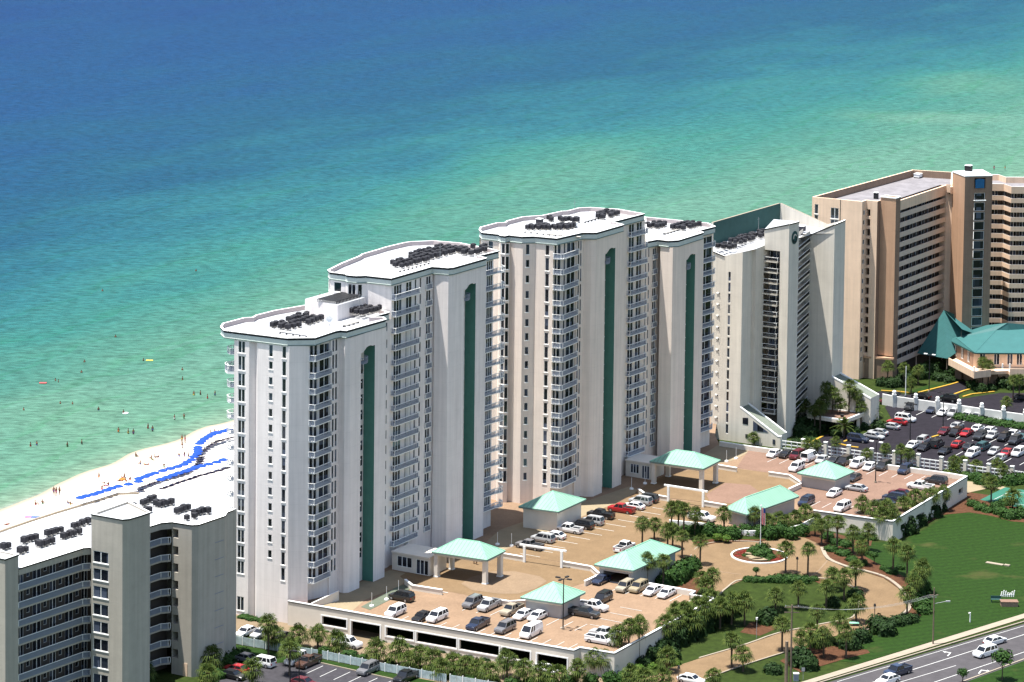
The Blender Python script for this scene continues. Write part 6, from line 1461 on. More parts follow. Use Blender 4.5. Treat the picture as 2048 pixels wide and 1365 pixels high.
CARS = {
 'front deck along the outer wall': (ZD, [(790.7, 1231, 'suv', 'white', GA+math.pi), (844, 1240, 'sedan', 'black', GA+math.pi), (874, 1241, 'suv', 'white', GA+math.pi), (955.5, 1256, 'pickup', 'navy', GA+math.pi), (1010, 1263, 'suv', 'grey', GA+math.pi), (1062, 1272, 'van', 'white', GA+math.pi), (1202, 1287, 'pickup', 'white', GB), (1209.5, 1275, 'pickup', 'silver', GB+math.pi)]),
 'front deck middle row by the small pavilion': (ZD, [(803, 1201, 'suv', 'black', GB+math.pi), (944.5, 1213, 'suv', 'grey', GA+math.pi), (977.5, 1218, 'pickup', 'silver', GA+math.pi), (1023.6, 1227, 'pickup', 'tan', GA+math.pi), (1046.5, 1236, 'sedan', 'white', GA+math.pi), (1075, 1239, 'sedan', 'white', GA+math.pi)]),
 'front deck right of the small pavilion': (ZD, [(1168.6, 1233, 'pickup', 'dark', GB), (1186, 1220, 'pickup', 'white', GB), (1205, 1204, 'suv', 'black', GA+math.pi), (1203, 1166, 'sedan', 'navy', GA+math.pi), (1250, 1181, 'suv', 'tan', GA+math.pi), (1277, 1182, 'suv', 'gold', GA+math.pi), (1305, 1188, 'sedan', 'white', GA+math.pi), (1333, 1193, 'sedan', 'white', GA+math.pi)]),
 'row before the middle tower': (ZD, [(1059, 1098, 'pickup', 'grey', GB+math.pi), (1086, 1084, 'suv', 'silver', GB+math.pi), (1108, 1077, 'sedan', 'white', GB+math.pi), (1138, 1065, 'pickup', 'white', GB+math.pi), (1164, 1057, 'suv', 'black', GB+math.pi), (1184, 1049, 'suv', 'silver', GB+math.pi), (1201.5, 1036, 'pickup', 'black', GB+math.pi), (1243, 1025, 'pickup', 'red', GB+math.pi), (1267, 1018, 'sedan', 'white', GB+math.pi), (1281, 1009, 'suv', 'silver', GB+math.pi), (1294, 1004, 'suv', 'dark', GB+math.pi)]),
 'garden side of the middle court': (ZD, [(1249, 1101, 'pickup', 'white', GA), (1403.5, 1041, 'pickup', 'white', GB)]),
 'far deck along the back wall': (ZD, [(1548, 913, 'sedan', 'white', GA+math.pi), (1572, 914, 'sedan', 'black', GA+math.pi), (1594, 917, 'suv', 'maroon', GA+math.pi), (1619, 921, 'van', 'white', GA), (1644.5, 925, 'sedan', 'silver', GA+math.pi), (1668, 927, 'sedan', 'dark', GA+math.pi), (1689, 929, 'suv', 'black', GA+math.pi), (1715, 934, 'suv', 'white', GA+math.pi), (1739.5, 939, 'sedan', 'white', GA+math.pi), (1766, 939, 'suv', 'dark', GA+math.pi), (1810, 946, 'suv', 'navy', GA+math.pi)]),
 'far deck around the square pavilion': (ZD, [(1593, 941, 'suv', 'white', GA+math.pi), (1708, 961, 'sedan', 'dark', GA+math.pi), (1612.4, 1010, 'suv', 'navy', GA+math.pi), (1668.6, 992, 'sedan', 'white', GA+math.pi), (1712.7, 982, 'sedan', 'silver', GB+math.pi), (1684.6, 1021, 'suv', 'white', GA+math.pi)]),
 'far deck by the palm-lined edge': (ZD, [(1768, 1011, 'sedan', 'dark', GB+math.pi), (1788, 1002, 'suv', 'navy', GB+math.pi), (1800, 992, 'sedan', 'maroon', GB+math.pi), (1841, 979, 'pickup', 'white', GB+math.pi), (1872, 968, 'suv', 'dark', GB+math.pi)]),
 'row under the white pillared wall': (.06, [(1822, 819, 'suv', 'dark', GA+math.pi), (1865, 825, 'sedan', 'navy', GA+math.pi), (1887, 830, 'sedan', 'white', GA+math.pi), (1908, 832, 'suv', 'silver', GA+math.pi), (1934, 836, 'sedan', 'white', GA+math.pi), (1954, 838, 'sedan', 'silver', GA+math.pi), (1975, 837, 'suv', 'black', GA+math.pi), (1998.6, 842, 'sedan', 'silver', GA+math.pi), (2022, 845, 'suv', 'teal', GA+math.pi)]),
 'left edge of the dark car park': (.06, [(1811, 843, 'suv', 'white', GB), (1794, 849, 'sedan', 'red', GB+math.pi), (1780, 858, 'sedan', 'silver', GB+math.pi), (1756, 870, 'sedan', 'silver', GB+math.pi), (1748, 877.5, 'sedan', 'silver', GB), (1716, 884, 'suv', 'navy', GB)]),
 'upper rows of the dark car park': (.06, [(1889, 868, 'sedan', 'maroon', GA+math.pi), (1914, 857, 'sedan', 'silver', GA), (1912, 871, 'suv', 'black', GA+math.pi), (1933, 871, 'sedan', 'red', GA+math.pi), (1956, 862, 'sedan', 'white', GA), (1980, 866, 'sedan', 'white', GA), (1960, 878, 'suv', 'dark', GA+math.pi), (1985, 876, 'sedan', 'silver', GA+math.pi), (2008, 881, 'suv', 'black', GA+math.pi), (2028, 872, 'sedan', 'white', GA), (2030, 887, 'suv', 'dark', GA+math.pi), (2046, 880, 'sedan', 'teal', GA)]),
 'lower rows of the dark car park': (.06, [(1825, 896, 'sedan', 'white', GA+math.pi), (1848, 886, 'suv', 'silver', GA), (1848, 900, 'sedan', 'black', GA+math.pi), (1874, 894, 'suv', 'dark', GA), (1890, 907, 'sedan', 'black', GA+math.pi), (1916, 894, 'sedan', 'red', GA), (1939, 899, 'sedan', 'dark', GA), (1967, 899, 'suv', 'teal', GA), (1945, 913, 'suv', 'white', GA+math.pi), (1989, 908, 'sedan', 'silver', GA+math.pi), (2013, 911, 'sedan', 'red', GA+math.pi), (2037, 911, 'suv', 'white', GA+math.pi), (2000, 922, 'sedan', 'silver', GA+math.pi)]),
 'approach road behind the white wall': (.06, [(1792, 796, 'sedan', 'dark', GB), (1774, 809, 'sedan', 'maroon', GB+math.pi), (1842, 797, 'sedan', 'black', GB+math.pi), (1897, 803, 'suv', 'black', GB+math.pi), (2046, 800, 'sedan', 'dark', GB)]),
 'lower left car park': (.1, [(472, 1345, 'sedan', 'red', GB+math.pi), (466, 1357, 'sedan', 'black', GB), (496, 1324, 'sedan', 'grey', GB), (524.5, 1332, 'suv', 'white', GB+math.pi), (591, 1326, 'suv', 'white', GA+math.pi), (617, 1331, 'pickup', 'brown', GA+math.pi), (735.7, 1346, 'suv', 'grey', GA+math.pi), (812, 1361, 'pickup', 'black', GA+math.pi), (608, 1372, 'sedan', 'maroon', GB)]),
 'service drive behind the palm row': (.04, [(492, 1270, 'sedan', 'white', GA+math.pi), (522, 1273, 'sedan', 'silver', GA+math.pi), (566, 1279, 'sedan', 'black', GA), (694, 1293, 'pickup', 'white', GB), (1090, 1345, 'sedan', 'white', GB)]),
 'road at the lower right': (.06, [(1990, 1288, 'sedan', 'white', R(17)+YA-R(7)), (1970, 1312, 'suv', 'white', R(197)+YA-R(7)), (1795, 1350, 'pickup', 'navy', R(197)+YA-R(7)), (1776, 1366, 'sedan', 'white', R(197)+YA-R(7))]),
}
CN = {'sedan': 'car', 'suv': 'suv', 'pickup': 'pickup truck', 'van': 'van'}
def vehicles():
    for area, (z, lst) in CARS.items():
        for i, (x, y, k, c, a) in enumerate(sorted(lst, key=lambda t: t[0])):
            cc = {'dark': 'dark grey', 'navy': 'dark navy', 'teal': 'dark teal', 'gold': 'grey-gold'}.get(c, c)
            if area.startswith('road'): lab = f"{cc} {CN[k]} driving on the {area}, {nth(i)} from the left"
            else: lab = f"{cc} {CN[k]}, {nth(i)} from left, {area}"
            if 'road at' in area: a = math.atan2(*reversed(sub(P2(2048, 1248), P2(1653, 1366))))+(0 if i == 3 else math.pi)
            car(x, y, z, k, c, a, lab, 'vehicles parked on the '+area if not area.startswith('road at') else 'vehicles driving on the road')
    x = P(1382, 1364, .1); car(1382, 1366, .1, 'sedan', 'white', GB, 'white car cut off at the bottom edge near the driveway mouth', None)
# ------------------------------------------------------------------ palms, shrubs, trees
def palm_crown(seed, r=1.9, n=30, drop=.9, feather=False, dry=5):
    rr = random.Random(seed); g = MB()
    for k in range(n+dry):
        dead = k >= n
        az = rr.uniform(0, 2*math.pi) if dead else 2*math.pi*(k*.618)+rr.uniform(-.2, .2)
        el = R(rr.uniform(-75, -50)) if dead else R(80-(k/n)*118+rr.uniform(-8, 8))
        ln = r*rr.uniform(.82, 1.1)*(1. if not dead else .7)
        m = M_PALMD if dead else M_PALM
        d = Vector((math.cos(az)*math.cos(el), math.sin(az)*math.cos(el), math.sin(el))); side = Vector((-math.sin(az), math.cos(az), 0)); up = d.cross(side)*-1
        st = d*ln*(.45 if not feather else .2)
        g.tube((0, 0, 0), st, .035, .025, m, 3, False)
        nb = 9 if not feather else 16
        for b in range(nb):
            if feather:
                f = .2+.8*b/nb; base = d*ln*f+Vector((0, 0, -ln*.34*f*f))
                for s_ in (1, -1):
                    tip = base+side*s_*ln*.26*(1.1-f*.7)+d*ln*.12+Vector((0, 0, -.12)); wv = d*.09
                    g.face([base-wv, base+wv, tip], m)
            else:
                t = (b/(nb-1)-.5)*2; a = t*R(88); dirb = (d*math.cos(a)+side*math.sin(a)).normalized(); L = ln*(.62-.13*abs(t)); wv = (side*math.cos(a)-d*math.sin(a))*.075
                mid = st+dirb*L*.55+up*.03; tip = mid+dirb*L*.42+Vector((0, 0, -drop*L*(.35+.25*rr.random())))
                k0 = len(g.v); g.idx([st, mid-wv, mid+wv, tip], [(0, 1, 3, 2)], m) if False else g.idx([st, mid-wv, tip, mid+wv], [(0, 1, 3), (1, 2, 3)], m)
    return g.mesh('crown')
def palm_trunk(seed, h, r=.2):
    rr = random.Random(seed); g = MB(); n = 7; p = Vector((0, 0, -.3)); lean = Vector((rr.uniform(-.05, .05), rr.uniform(-.05, .05), 0))
    for k in range(n):
        q = p+Vector((0, 0, (h+.3)/n))+lean*(k/n)*1.2
        g.tube(p, q, r*(1.15 if k == 0 else 1.)*(1-.02*k), r*(1-.02*(k+1))*.95, M_TRUNK, 7, k == n-1); p = q
    g.tube(p-Vector((0, 0, .5)), p+Vector((0, 0, .25)), r*1.25, r*1.5, M_PALMD, 7)
    return g.mesh('trunk'), p
PAL = {}
def palm(x, y, h, s, label, group, z=0., feather=False):
    s *= 1.14
    if not PAL:
        for i in range(5): PAL['c', i] = palm_crown(10+i, 1.9, 30, .9+.1*i)
        for i in range(2): PAL['f', i] = palm_crown(40+i, 3.0, 26, 1., True, 3)
        for hh in (2, 3.5, 5, 6, 7, 8.5, 10): PAL['t', hh] = palm_trunk(int(hh*10), hh)
    p = P(x, y, z) if z > 2 else G(x, y); hh = min((2, 3.5, 5, 6, 7, 8.5, 10), key=lambda v: abs(v-h)); me, top = PAL['t', hh]
    t = thing('palm_tree', label, 'palm tree', p, rnd.uniform(0, 6.28), group)
    o = link('trunk', me, t); o.scale = (1.15 if feather else 1, 1.15 if feather else 1, h/hh)
    c = link('crown', PAL['f', rnd.randrange(2)] if feather else PAL['c', rnd.randrange(5)], t, (top.x, top.y, top.z*h/hh), rnd.uniform(0, 6.28)); q = s*rnd.uniform(.95, 1.08); c.scale = (q, q, q*rnd.uniform(.9, 1.1))
PALMS = {   # area: (ground height, scale, [(column, row of the crown, row of the foot)])
 'palm row along the pale fence': (0, 1.16, [(422, 1312, 1347), (415, 1346, 1385), (505, 1337, 1372), (536.7, 1246, 1312), (547, 1268, 1300), (579, 1300, 1352), (599, 1268, 1296), (635.7, 1266, 1298), (672, 1283, 1304), (579.5, 1293, 1330), (753, 1300, 1328), (797, 1297, 1332), (841, 1307, 1338), (868, 1319, 1345), (907, 1322, 1349), (930, 1330, 1356), (956, 1334, 1360), (980, 1343, 1370), (1014, 1320, 1356), (1047, 1334, 1368), (1080, 1342, 1378), (1112, 1350, 1385), (885, 1334, 1358), (818, 1318, 1344), (290, 1340, 1385)]),
 'palms at the right end of the garage': (0, 1.05, [(1189, 1314, 1350), (1213, 1316, 1352), (1236, 1267, 1330), (1256, 1253, 1335), (1277, 1250, 1330), (1155, 1336, 1372), (1324, 1353, 1392), (1425, 1351, 1390), (1333, 1313, 1345), (1288, 1352, 1388), (1262, 1345, 1380)]),
 'palms along the right side of the front deck': (0, 1.2, [(1331, 1246, 1300), (1349, 1236, 1288), (1369.5, 1220, 1275), (1393, 1208, 1258), (1421, 1199, 1245), (1408, 1216, 1262), (1352, 1222, 1262), (1463, 1203, 1250), (1489, 1203, 1251), (1440, 1212, 1258), (1380, 1236, 1280)]),
 'palms beside the garage pavilion': (0, 1., [(1294, 1121, 1186), (1326, 1121, 1184), (1404, 1155, 1190), (1424, 1150, 1193), (1412, 1170, 1200)]),
 'palms between the court and driveway circle': (0, .95, [(1284, 1046, 1110), (1308, 1047, 1096), (1342, 1017, 1080), (1356, 1014, 1078), (1367, 1018, 1082), (1389.5, 1027, 1075), (1335, 1060, 1105), (1345, 1058, 1103), (1364, 1072, 1118), (1400, 1080, 1130), (1448, 1026, 1070)]),
 'palms standing in the driveway circle garden': (0, 1., [(1571, 1097, 1147), (1615.5, 1097, 1151)]),
 'palms on the small lawn': (0, 1., [(1596.5, 1176, 1217), (1551, 1189, 1220), (1652, 1173, 1215), (1688, 1153, 1200), (1711, 1134, 1180), (1665, 1150, 1180), (1564, 1248, 1302), (1602, 1276, 1318), (1634, 1222, 1272), (1647, 1270, 1316), (1678, 1241, 1290), (1692, 1262, 1316), (1712, 1207, 1246), (1620, 1262, 1304), (1463, 1279, 1336), (1486, 1307, 1343)]),
 'palms behind the flagpole': (0, 1., [(1509, 1027, 1068), (1558, 1036, 1066), (1572, 1040, 1068), (1590, 1034, 1066), (1611, 1022, 1060), (1630, 1040, 1072), (1643, 1049, 1090), (1655, 1042, 1084), (1674, 1044, 1100), (1535, 1040, 1066)]),
 'palms along the big lawn': (0, 1.05, [(1706, 1064, 1108), (1786, 1089, 1148), (1814, 1105, 1162), (1845, 1137, 1185), (1827, 1162, 1208), (1814, 1188, 1233), (1834, 1148, 1196), (1736, 1060, 1100), (1724, 1092, 1130)]),
 'palms against the far deck wall': (0, 1.1, [(1725, 1006, 1060), (1749, 1017, 1070), (1764, 1028, 1078), (1784, 1030, 1078), (1829, 995, 1045), (1862, 990, 1034), (1886, 984, 1022), (1772, 1012, 1062), (1908, 944, 985), (1982, 966, 1005), (2024, 992, 1030), (1806, 1006, 1055)]),
 'palms along the rail fence': (0, .8, [(1615, 886, 910), (1634, 887, 911), (1671, 882, 913), (1733, 905, 926), (1770, 896, 925), (1802, 898, 931), (1816, 905, 934), (1907, 921, 946), (1926, 921, 945), (1952, 929, 948), (1992, 924, 948), (2006, 937, 964), (1975, 954, 975), (1508, 874, 892)]),
 'palms in front of the ivory building': (0, 1., [(1576, 806, 850), (1596, 813, 856), (1610, 809, 852), (1629, 821, 866), (1652, 774, 858), (1664, 785, 860), (1697, 771, 858), (1712, 788, 858), (1679, 806, 860), (1645, 801, 862), (1640, 812, 868), (1586, 812, 858), (1722, 812, 860)]),
 'palms beside the tan tower': (0, .9, [(1775, 732, 768), (1807, 734, 774), (1836, 739, 770), (1822, 763, 788), (1965, 724, 776), (1976, 729, 778), (2026, 759, 804), (2038, 758, 800), (2012, 803, 826), (1885, 708, 735)]),
}
def palms():
    for area, (z, s, lst) in PALMS.items():
        for i, (x, yc, yf) in enumerate(sorted(lst)):
            p = P(x, yf, z) if z > 2 else G(x, yf); h = max(1.6, ZA(p[0], p[1], yc)-p[2]-.2)
            palm(x, yf, min(h, 10.5), s*rnd.uniform(.95, 1.1), f"green fan palm, {nth(i)} from left, {area}", area, z)
    for x, yc, yf, lab in ((1747, 822, 852, 'large feathery date palm left of the dark car park, leafiest of the palms there'), (1688, 850, 876, 'feathery date palm at the mouth of the dark car park drive')):
        p = P2(x, yf); palm(x, yf, ZA(*p, yc), .9, lab, None, 0, True)
def clump(seed, n, m, sq=.8, leaf=.2, hollow=.62):
    rr = random.Random(seed); g = MB()
    for i in range(n):
        while True:
            v = Vector((rr.gauss(0, 1), rr.gauss(0, 1), rr.gauss(0, 1)))
            if v.length > .01: break
        v.normalize()
        if v.z < -.35: v.z = -v.z
        k = mnoise.noise(v*2.2+Vector((seed, 0, 0)))
        rad = rr.uniform(hollow, 1.)*(1+.32*k); c = Vector((v.x*rad, v.y*rad, v.z*rad*sq)); nn = (v+Vector((rr.uniform(-.6, .6), rr.uniform(-.6, .6), rr.uniform(-.4, .7)))).normalized()
        a = nn.orthogonal().normalized(); b = nn.cross(a); t = rr.uniform(0, 6.28); a, b = a*math.cos(t)+b*math.sin(t), b*math.cos(t)-a*math.sin(t); s_ = leaf*rr.uniform(.6, 1.25)
        g.face([c-a*s_, c-b*s_*.6, c+a*s_, c+b*s_*.6], m)
    return g
SHR = {}
def shrub(x, y, rx, h, m, label, group=None, z=0., cat='shrub', ry=None, nm='shrub'):
    K = (m.name, int(rnd.random()*3))
    if K not in SHR:
        g = clump(hash(m.name) % 97+K[1], 900, m, 1., .13, .7); i = MB(); n = 8
        for a in range(4):
            a0, a1 = math.pi/2*a/4, math.pi/2*(a+1)/4; i.tube((0, 0, .8*math.sin(a0)), (0, 0, .8*math.sin(a1)), .82*math.cos(a0), .82*math.cos(a1)+.01, m, n, False)
        g.join(i, Matrix.Identity(4)); SHR[K] = g.mesh(nm)
    p = G(x, y, z); o = link(nm, SHR[K], None, p, rnd.uniform(0, 6.28)); o.scale = (rx, ry or rx, h); tag(o, label, cat, group); return o
def shrubs():
    L_, D_, B_, Rr = M_LEAF, M_LEAFD, M_LEAFB, M_LEAFR
    sets = {
     'rounded clipped bushes beside the garage pavilion': (L_, [(1330, 1178, 2.1, 2.6), (1342, 1168, 2.4, 3.2), (1358, 1160, 2.5, 3.4), (1374, 1150, 2.5, 3.4), (1384, 1138, 2., 2.6), (1318, 1172, 1.6, 2.0)]),
     'dark bushes below the right wall of the front deck': (D_, [(1300, 1320, 1.9, 2.6), (1318, 1308, 2.2, 3.2), (1336, 1300, 2.3, 3.6), (1356, 1290, 2.4, 3.8), (1372, 1280, 2.4, 4.), (1390, 1270, 2.4, 4.), (1410, 1262, 2.3, 4.), (1428, 1250, 2.2, 3.6), (1446, 1240, 2.2, 3.2), (1462, 1232, 2., 3.), (1344, 1318, 1.8, 2.2), (1288, 1334, 1.6, 2.), (1395, 1248, 2.4, 4.2), (1420, 1234, 2.3, 4.), (1370, 1258, 2.2, 4.2)]),
     'bright low bushes near the garage corner': (B_, [(1292, 1322, 1.2, 1.2), (1302, 1336, 1.3, 1.1), (1352, 1330, 1.1, 1.), (1276, 1340, 1.3, 1.2), (1310, 1090, .9, .9)]),
     'bushes along the pale fence': (L_, [(588, 1308, 1.2, 1.1), (648, 1306, 1.3, 1.2), (700, 1316, 1.8, 1.6), (726, 1322, 1.3, 1.4), (780, 1330, 1.3, 1.2), (822, 1340, 1.3, 1.2), (616, 1306, 1.2, 1.0), (855, 1346, 1.4, 1.2), (900, 1356, 1.4, 1.2), (942, 1364, 1.5, 1.3), (985, 1368, 1.6, 1.4), (1025, 1372, 1.7, 1.6), (1062, 1372, 1.7, 1.6), (1100, 1372, 1.8, 1.8), (1140, 1368, 1.8, 1.8), (1180, 1366, 1.6, 1.8), (1220, 1362, 1.6, 1.8), (1245, 1360, 1.6, 1.6)]),
     'garden bushes below the retaining wall': (L_, [(1352, 1068, 1.4, 1.2), (1372, 1062, 1.3, 1.3), (1392, 1064, 1.6, 1.8), (1418, 1066, 1.9, 2.2), (1440, 1066, 1.6, 1.6), (1466, 1070, 1.9, 2.0), (1492, 1066, 1.8, 2.0), (1516, 1068, 1.6, 1.8), (1540, 1070, 1.8, 2.0), (1562, 1066, 1.8, 2.0), (1584, 1070, 1.7, 1.8), (1604, 1064, 1.6, 1.6)]),
     'bright garden bushes below the retaining wall': (B_, [(1382, 1054, 1.4, 1.1), (1402, 1056, 1.5, 1.2), (1436, 1076, 1.1, 1.0), (1453, 1078, 1.0, .8)]),
     'bushes in the island of the driveway circle': (L_, [(1510, 1108, 1.7, 1.8), (1524, 1104, 1.8, 2.0), (1520, 1115, 1.9, 1.9), (1533, 1111, 1.5, 1.6), (1543, 1118, 1.2, 1.1), (1499, 1108, .9, .9), (1490, 1114, .8, .7), (1536, 1122, 1.0, .8)]),
     'red flower clumps in the island of the driveway circle': (Rr, [(1478, 1113, 1.2, .45), (1484, 1108, 1.2, .45), (1491, 1105, 1.0, .4), (1549, 1124, 1.2, .45), (1558, 1120, 1.2, .45), (1563, 1114, 1.0, .4)]),
     'hedge bushes on the rim of the small lawn': (L_, [(1496, 1162, 1.2, 1.0), (1510, 1163, 1.3, 1.1), (1524, 1163, 1.3, 1.0), (1542, 1163, 1.5, 1.3), (1558, 1163, 1.7, 1.5), (1576, 1163, 1.7, 1.5), (1592, 1164, 1.8, 1.5), (1608, 1164, 1.7, 1.4), (1628, 1160, 1.1, .8)]),
     'clipped bushes on the small lawn': (D_, [(1534, 1246, 2.3, 3.0), (1667, 1210, 1.5, 1.8), (1710, 1196, 1.9, 2.0), (1700, 1222, 1.3, 1.2)]),
     'round bushes by the lower driveway': (D_, [(1634, 1292, 2.2, 2.4), (1656, 1288, 1.6, 1.6), (1700, 1296, 2.5, 2.8), (1722, 1282, 2.3, 2.6), (1757, 1258, 2.4, 2.8), (1770, 1268, 2.5, 2.8), (1790, 1250, 1.9, 1.8), (1808, 1246, 2.0, 1.8), (1822, 1243, 1.7, 1.5), (1546, 1345, 2.0, 1.8), (1600, 1330, 2.6, 3.4), (1618, 1338, 2.2, 2.8)]),
     'bushes on the big lawn border': (L_, [(1842, 1218, 2.0, 2.4), (1848, 1226, 1.8, 1.8), (1832, 1206, 1.7, 2.2), (1838, 1190, 1.8, 2.6), (1848, 1178, 1.5, 2.0), (1800, 1138, 1.1, 1.0), (1782, 1146, 1.6, 1.1), (1768, 1140, 1.1, .9), (1742, 1110, 1.1, .8), (1690, 1092, 1.9, 1.4), (1672, 1088, 1.7, 1.4), (1662, 1102, 1.6, 1.2), (1686, 1110, 1.8, 1.2), (1704, 1122, 1.5, 1.1), (1722, 1128, 1.6, 1.1), (1655, 1078, 1.6, 1.6), (1712, 1078, 2.2, 1.2), (1735, 1078, 2.2, 1.2)]),
     'dark tall bushes against the far deck wall': (D_, [(1766, 1066, 2.2, 3.4), (1790, 1070, 2.8, 4.2), (1812, 1066, 2.6, 4.0), (1836, 1050, 2.2, 3.2), (1848, 1040, 1.9, 2.8), (1866, 1032, 2.2, 3.0), (1880, 1022, 1.9, 2.4), (1744, 1068, 2.0, 3.0), (1722, 1066, 1.8, 2.8), (1598, 1064, 1.8, 2.4)]),
     'bushes by the tennis court': (L_, [(1946, 1012, 1.7, 1.5), (1962, 1020, 1.8, 1.6), (1976, 1024, 1.6, 1.3), (2000, 1028, 2.0, 1.8), (2020, 1036, 2.4, 2.2), (2040, 1034, 2.2, 2.4), (1994, 1016, 1.8, 1.4), (2010, 1010, 1.8, 1.6), (1962, 968, 1.9, 2.0), (1940, 958, 1.7, 1.6), (1990, 972, 1.7, 1.6), (2020, 968, 2.2, 2.6), (2044, 966, 2.2, 2.4)]),
     'bushes along the rail fence': (L_, [(1600, 916, 1.5, .9), (1640, 924, 1.6, 1.0), (1674, 928, 1.8, 1.0), (1710, 931, 1.8, 1.0), (1738, 935, 2.0, 1.1), (1772, 938, 2.0, 1.0), (1800, 942, 2.0, 1.2), (1830, 946, 2.2, 1.2), (1862, 951, 2.2, 1.2), (1896, 952, 1.8, 1.4), (1930, 956, 2.0, 1.4), (1958, 956, 1.9, 1.2), (1985, 960, 1.8, 1.2)]),
     'hedge bushes under the white pillared wall': (L_, [(1922, 838, 2.2, 1.5), (1942, 841, 2.2, 1.5), (1961, 844, 2.2, 1.5), (1980, 847, 2.2, 1.5), (2000, 850, 2.2, 1.5), (2020, 853, 2.2, 1.5), (2040, 856, 2.2, 1.5)]),
     'dark bushes before the ivory building': (D_, [(1566, 852, 2.4, 3.), (1584, 862, 2.6, 3.), (1600, 870, 2.6, 3.2), (1620, 872, 2.4, 2.6), (1636, 862, 2.4, 3.), (1650, 858, 2.4, 3.), (1560, 868, 2., 2.6), (1698, 862, 1.6, 2.2), (1624, 862, 2.4, 3.6), (1606, 860, 2.4, 3.8), (1730, 852, 1.8, 3.), (1720, 858, 1.6, 2.4), (1672, 872, 1.8, 1.8), (1690, 868, 1.8, 2.), (1706, 866, 1.8, 1.8), (1738, 858, 2.2, 2.2), (1756, 858, 2.2, 2.2), (1592, 888, 1.6, 1.4), (1612, 884, 1.6, 1.4)]),
     'dark bushes at the foot of the tan tower': (D_, [(1764, 772, 1.8, 2.2), (1782, 774, 2.2, 2.6), (1798, 772, 2.4, 2.8), (1818, 766, 2.8, 3.4), (1840, 756, 3., 3.6), (1862, 748, 3., 3.4), (1884, 742, 3.2, 3.), (1905, 748, 2.8, 2.6), (1880, 760, 2.4, 2.), (1900, 764, 2., 1.6), (1946, 778, 1.9, 2.4), (1962, 784, 1.9, 2.2), (1982, 780, 1.7, 1.6), (2006, 774, 2.4, 2.6), (2030, 778, 2.6, 3.)]),
     'bushes at the left end of the lower car park': (L_, [(438, 1356, 1.8, 1.6), (418, 1364, 1.8, 1.6), (452, 1330, 2.0, 2.2), (470, 1318, 1.8, 2.0), (488, 1312, 1.6, 1.4), (430, 1345, 1.4, 1.6), (296, 1362, 1.6, 1.6), (488, 1236, 1.4, .7), (505, 1240, 1.4, .7), (525, 1243, 1.3, .7), (610, 1240, 1., .7), (645, 1258, 1.4, .5), (680, 1268, 1.4, .5), (660, 1262, 1.4, .5)]),
     'low bushes in front of the garage openings': (D_, [(775, 1282, 1.5, .6), (800, 1287, 1.5, .6), (826, 1292, 1.5, .6), (856, 1298, 1.5, .6), (886, 1303, 1.5, .6), (916, 1308, 1.5, .6), (946, 1313, 1.5, .6), (976, 1319, 1.5, .6), (1006, 1324, 1.5, .6), (1036, 1330, 1.5, .6)]),
    }
    for nm, (m, lst) in sets.items():
        for i, (x, y, r, h) in enumerate(sorted(lst)):
            shrub(x, y, r, h, m, f"{'red flower clump' if m is Rr else 'green bush'}, {nth(i)} from left, {nm}", nm, (.9 if 'retaining' in nm else 0))
    # small broadleaf trees on the median
    for x, yc, yf, s_, lab in ((2004, 1318, 1362, 2.0, 'small dense broadleaf street tree on the median grass, right of its thin neighbour'), (1925, 1347, 1368, 1.1, 'thin young tree on the road median'), (1512, 1141, 1154, .8, 'tiny tree on the rim of the driveway circle'), (1748, 1112, 1128, 1.0, 'small loose tree on the edge of the big lawn'), (1664, 1145, 1160, 1.2, 'small tree beside the driveway fork')):
        p = G(x, yf); t = thing('street_tree', lab, 'tree', p); h = ZA(p[0], p[1], yc)-p[2]
        g = MB(); g.tube((0, 0, -.2), (0.05, 0, h*.7), .12, .08, M_TRUNK, 6)
        for a in range(4): g.tube((0.04, 0, h*.55), (math.cos(a*1.6)*s_*.6, math.sin(a*1.6)*s_*.6, h*1.02), .06, .02, M_TRUNK, 4)
        link('trunk', g.mesh('trunk'), t); c = clump(int(x), 700, M_LEAF, .95, .16, .35); o = link('crown', c.mesh('crown'), t, (0, 0, h)); o.scale = (s_, s_, s_*.9)
# ------------------------------------------------------------------ rooftop machines
def ac_meshes():
    if 'ac' in _cache: return _cache['ac']
    b = MB(); b.box(-.48, -.48, .35, .48, .48, 1.35, M_AC)
    for a in range(4):
        M = Matrix.Rotation(math.pi/2*a, 4, 'Z')
        for k in range(5): b.box(-.42, -.5, .45+k*.17, .42, -.478, .52+k*.17, M_POLE, M)
    f = MB(); n = 10; f.tube((0, 0, 1.35), (0, 0, 1.43), .42, .40, M_ACF, n, False); f.face([(.36*math.cos(2*math.pi*i/n), .36*math.sin(2*math.pi*i/n), 1.41) for i in range(n)], M_DARK)
    for a in range(2): f.box(-.4, -.03, 1.43, .4, .03, 1.46, M_ACF, Matrix.Rotation(math.pi/2*a, 4, 'Z'))
    s = MB()
    for x in (-.4, .4): s.box(x-.05, -.6, 0, x+.05, .6, .12, M_ACW); 
    for x in (-.42, .42):
        for y in (-.42, .42): s.box(x-.04, y-.04, .12, x+.04, y+.04, .36, M_ACW)
    _cache['ac'] = (b.mesh('housing'), f.mesh('fan_grille'), s.mesh('stand')); return _cache['ac']
def ac_at(p, rz, label, group, sc=1.):
    h, f, s = ac_meshes(); t = thing('air_conditioner', label, 'air conditioner', p, rz, group); t.scale = (sc, sc, sc)
    link('housing', h, t); link('fan_grille', f, t); link('stand', s, t)
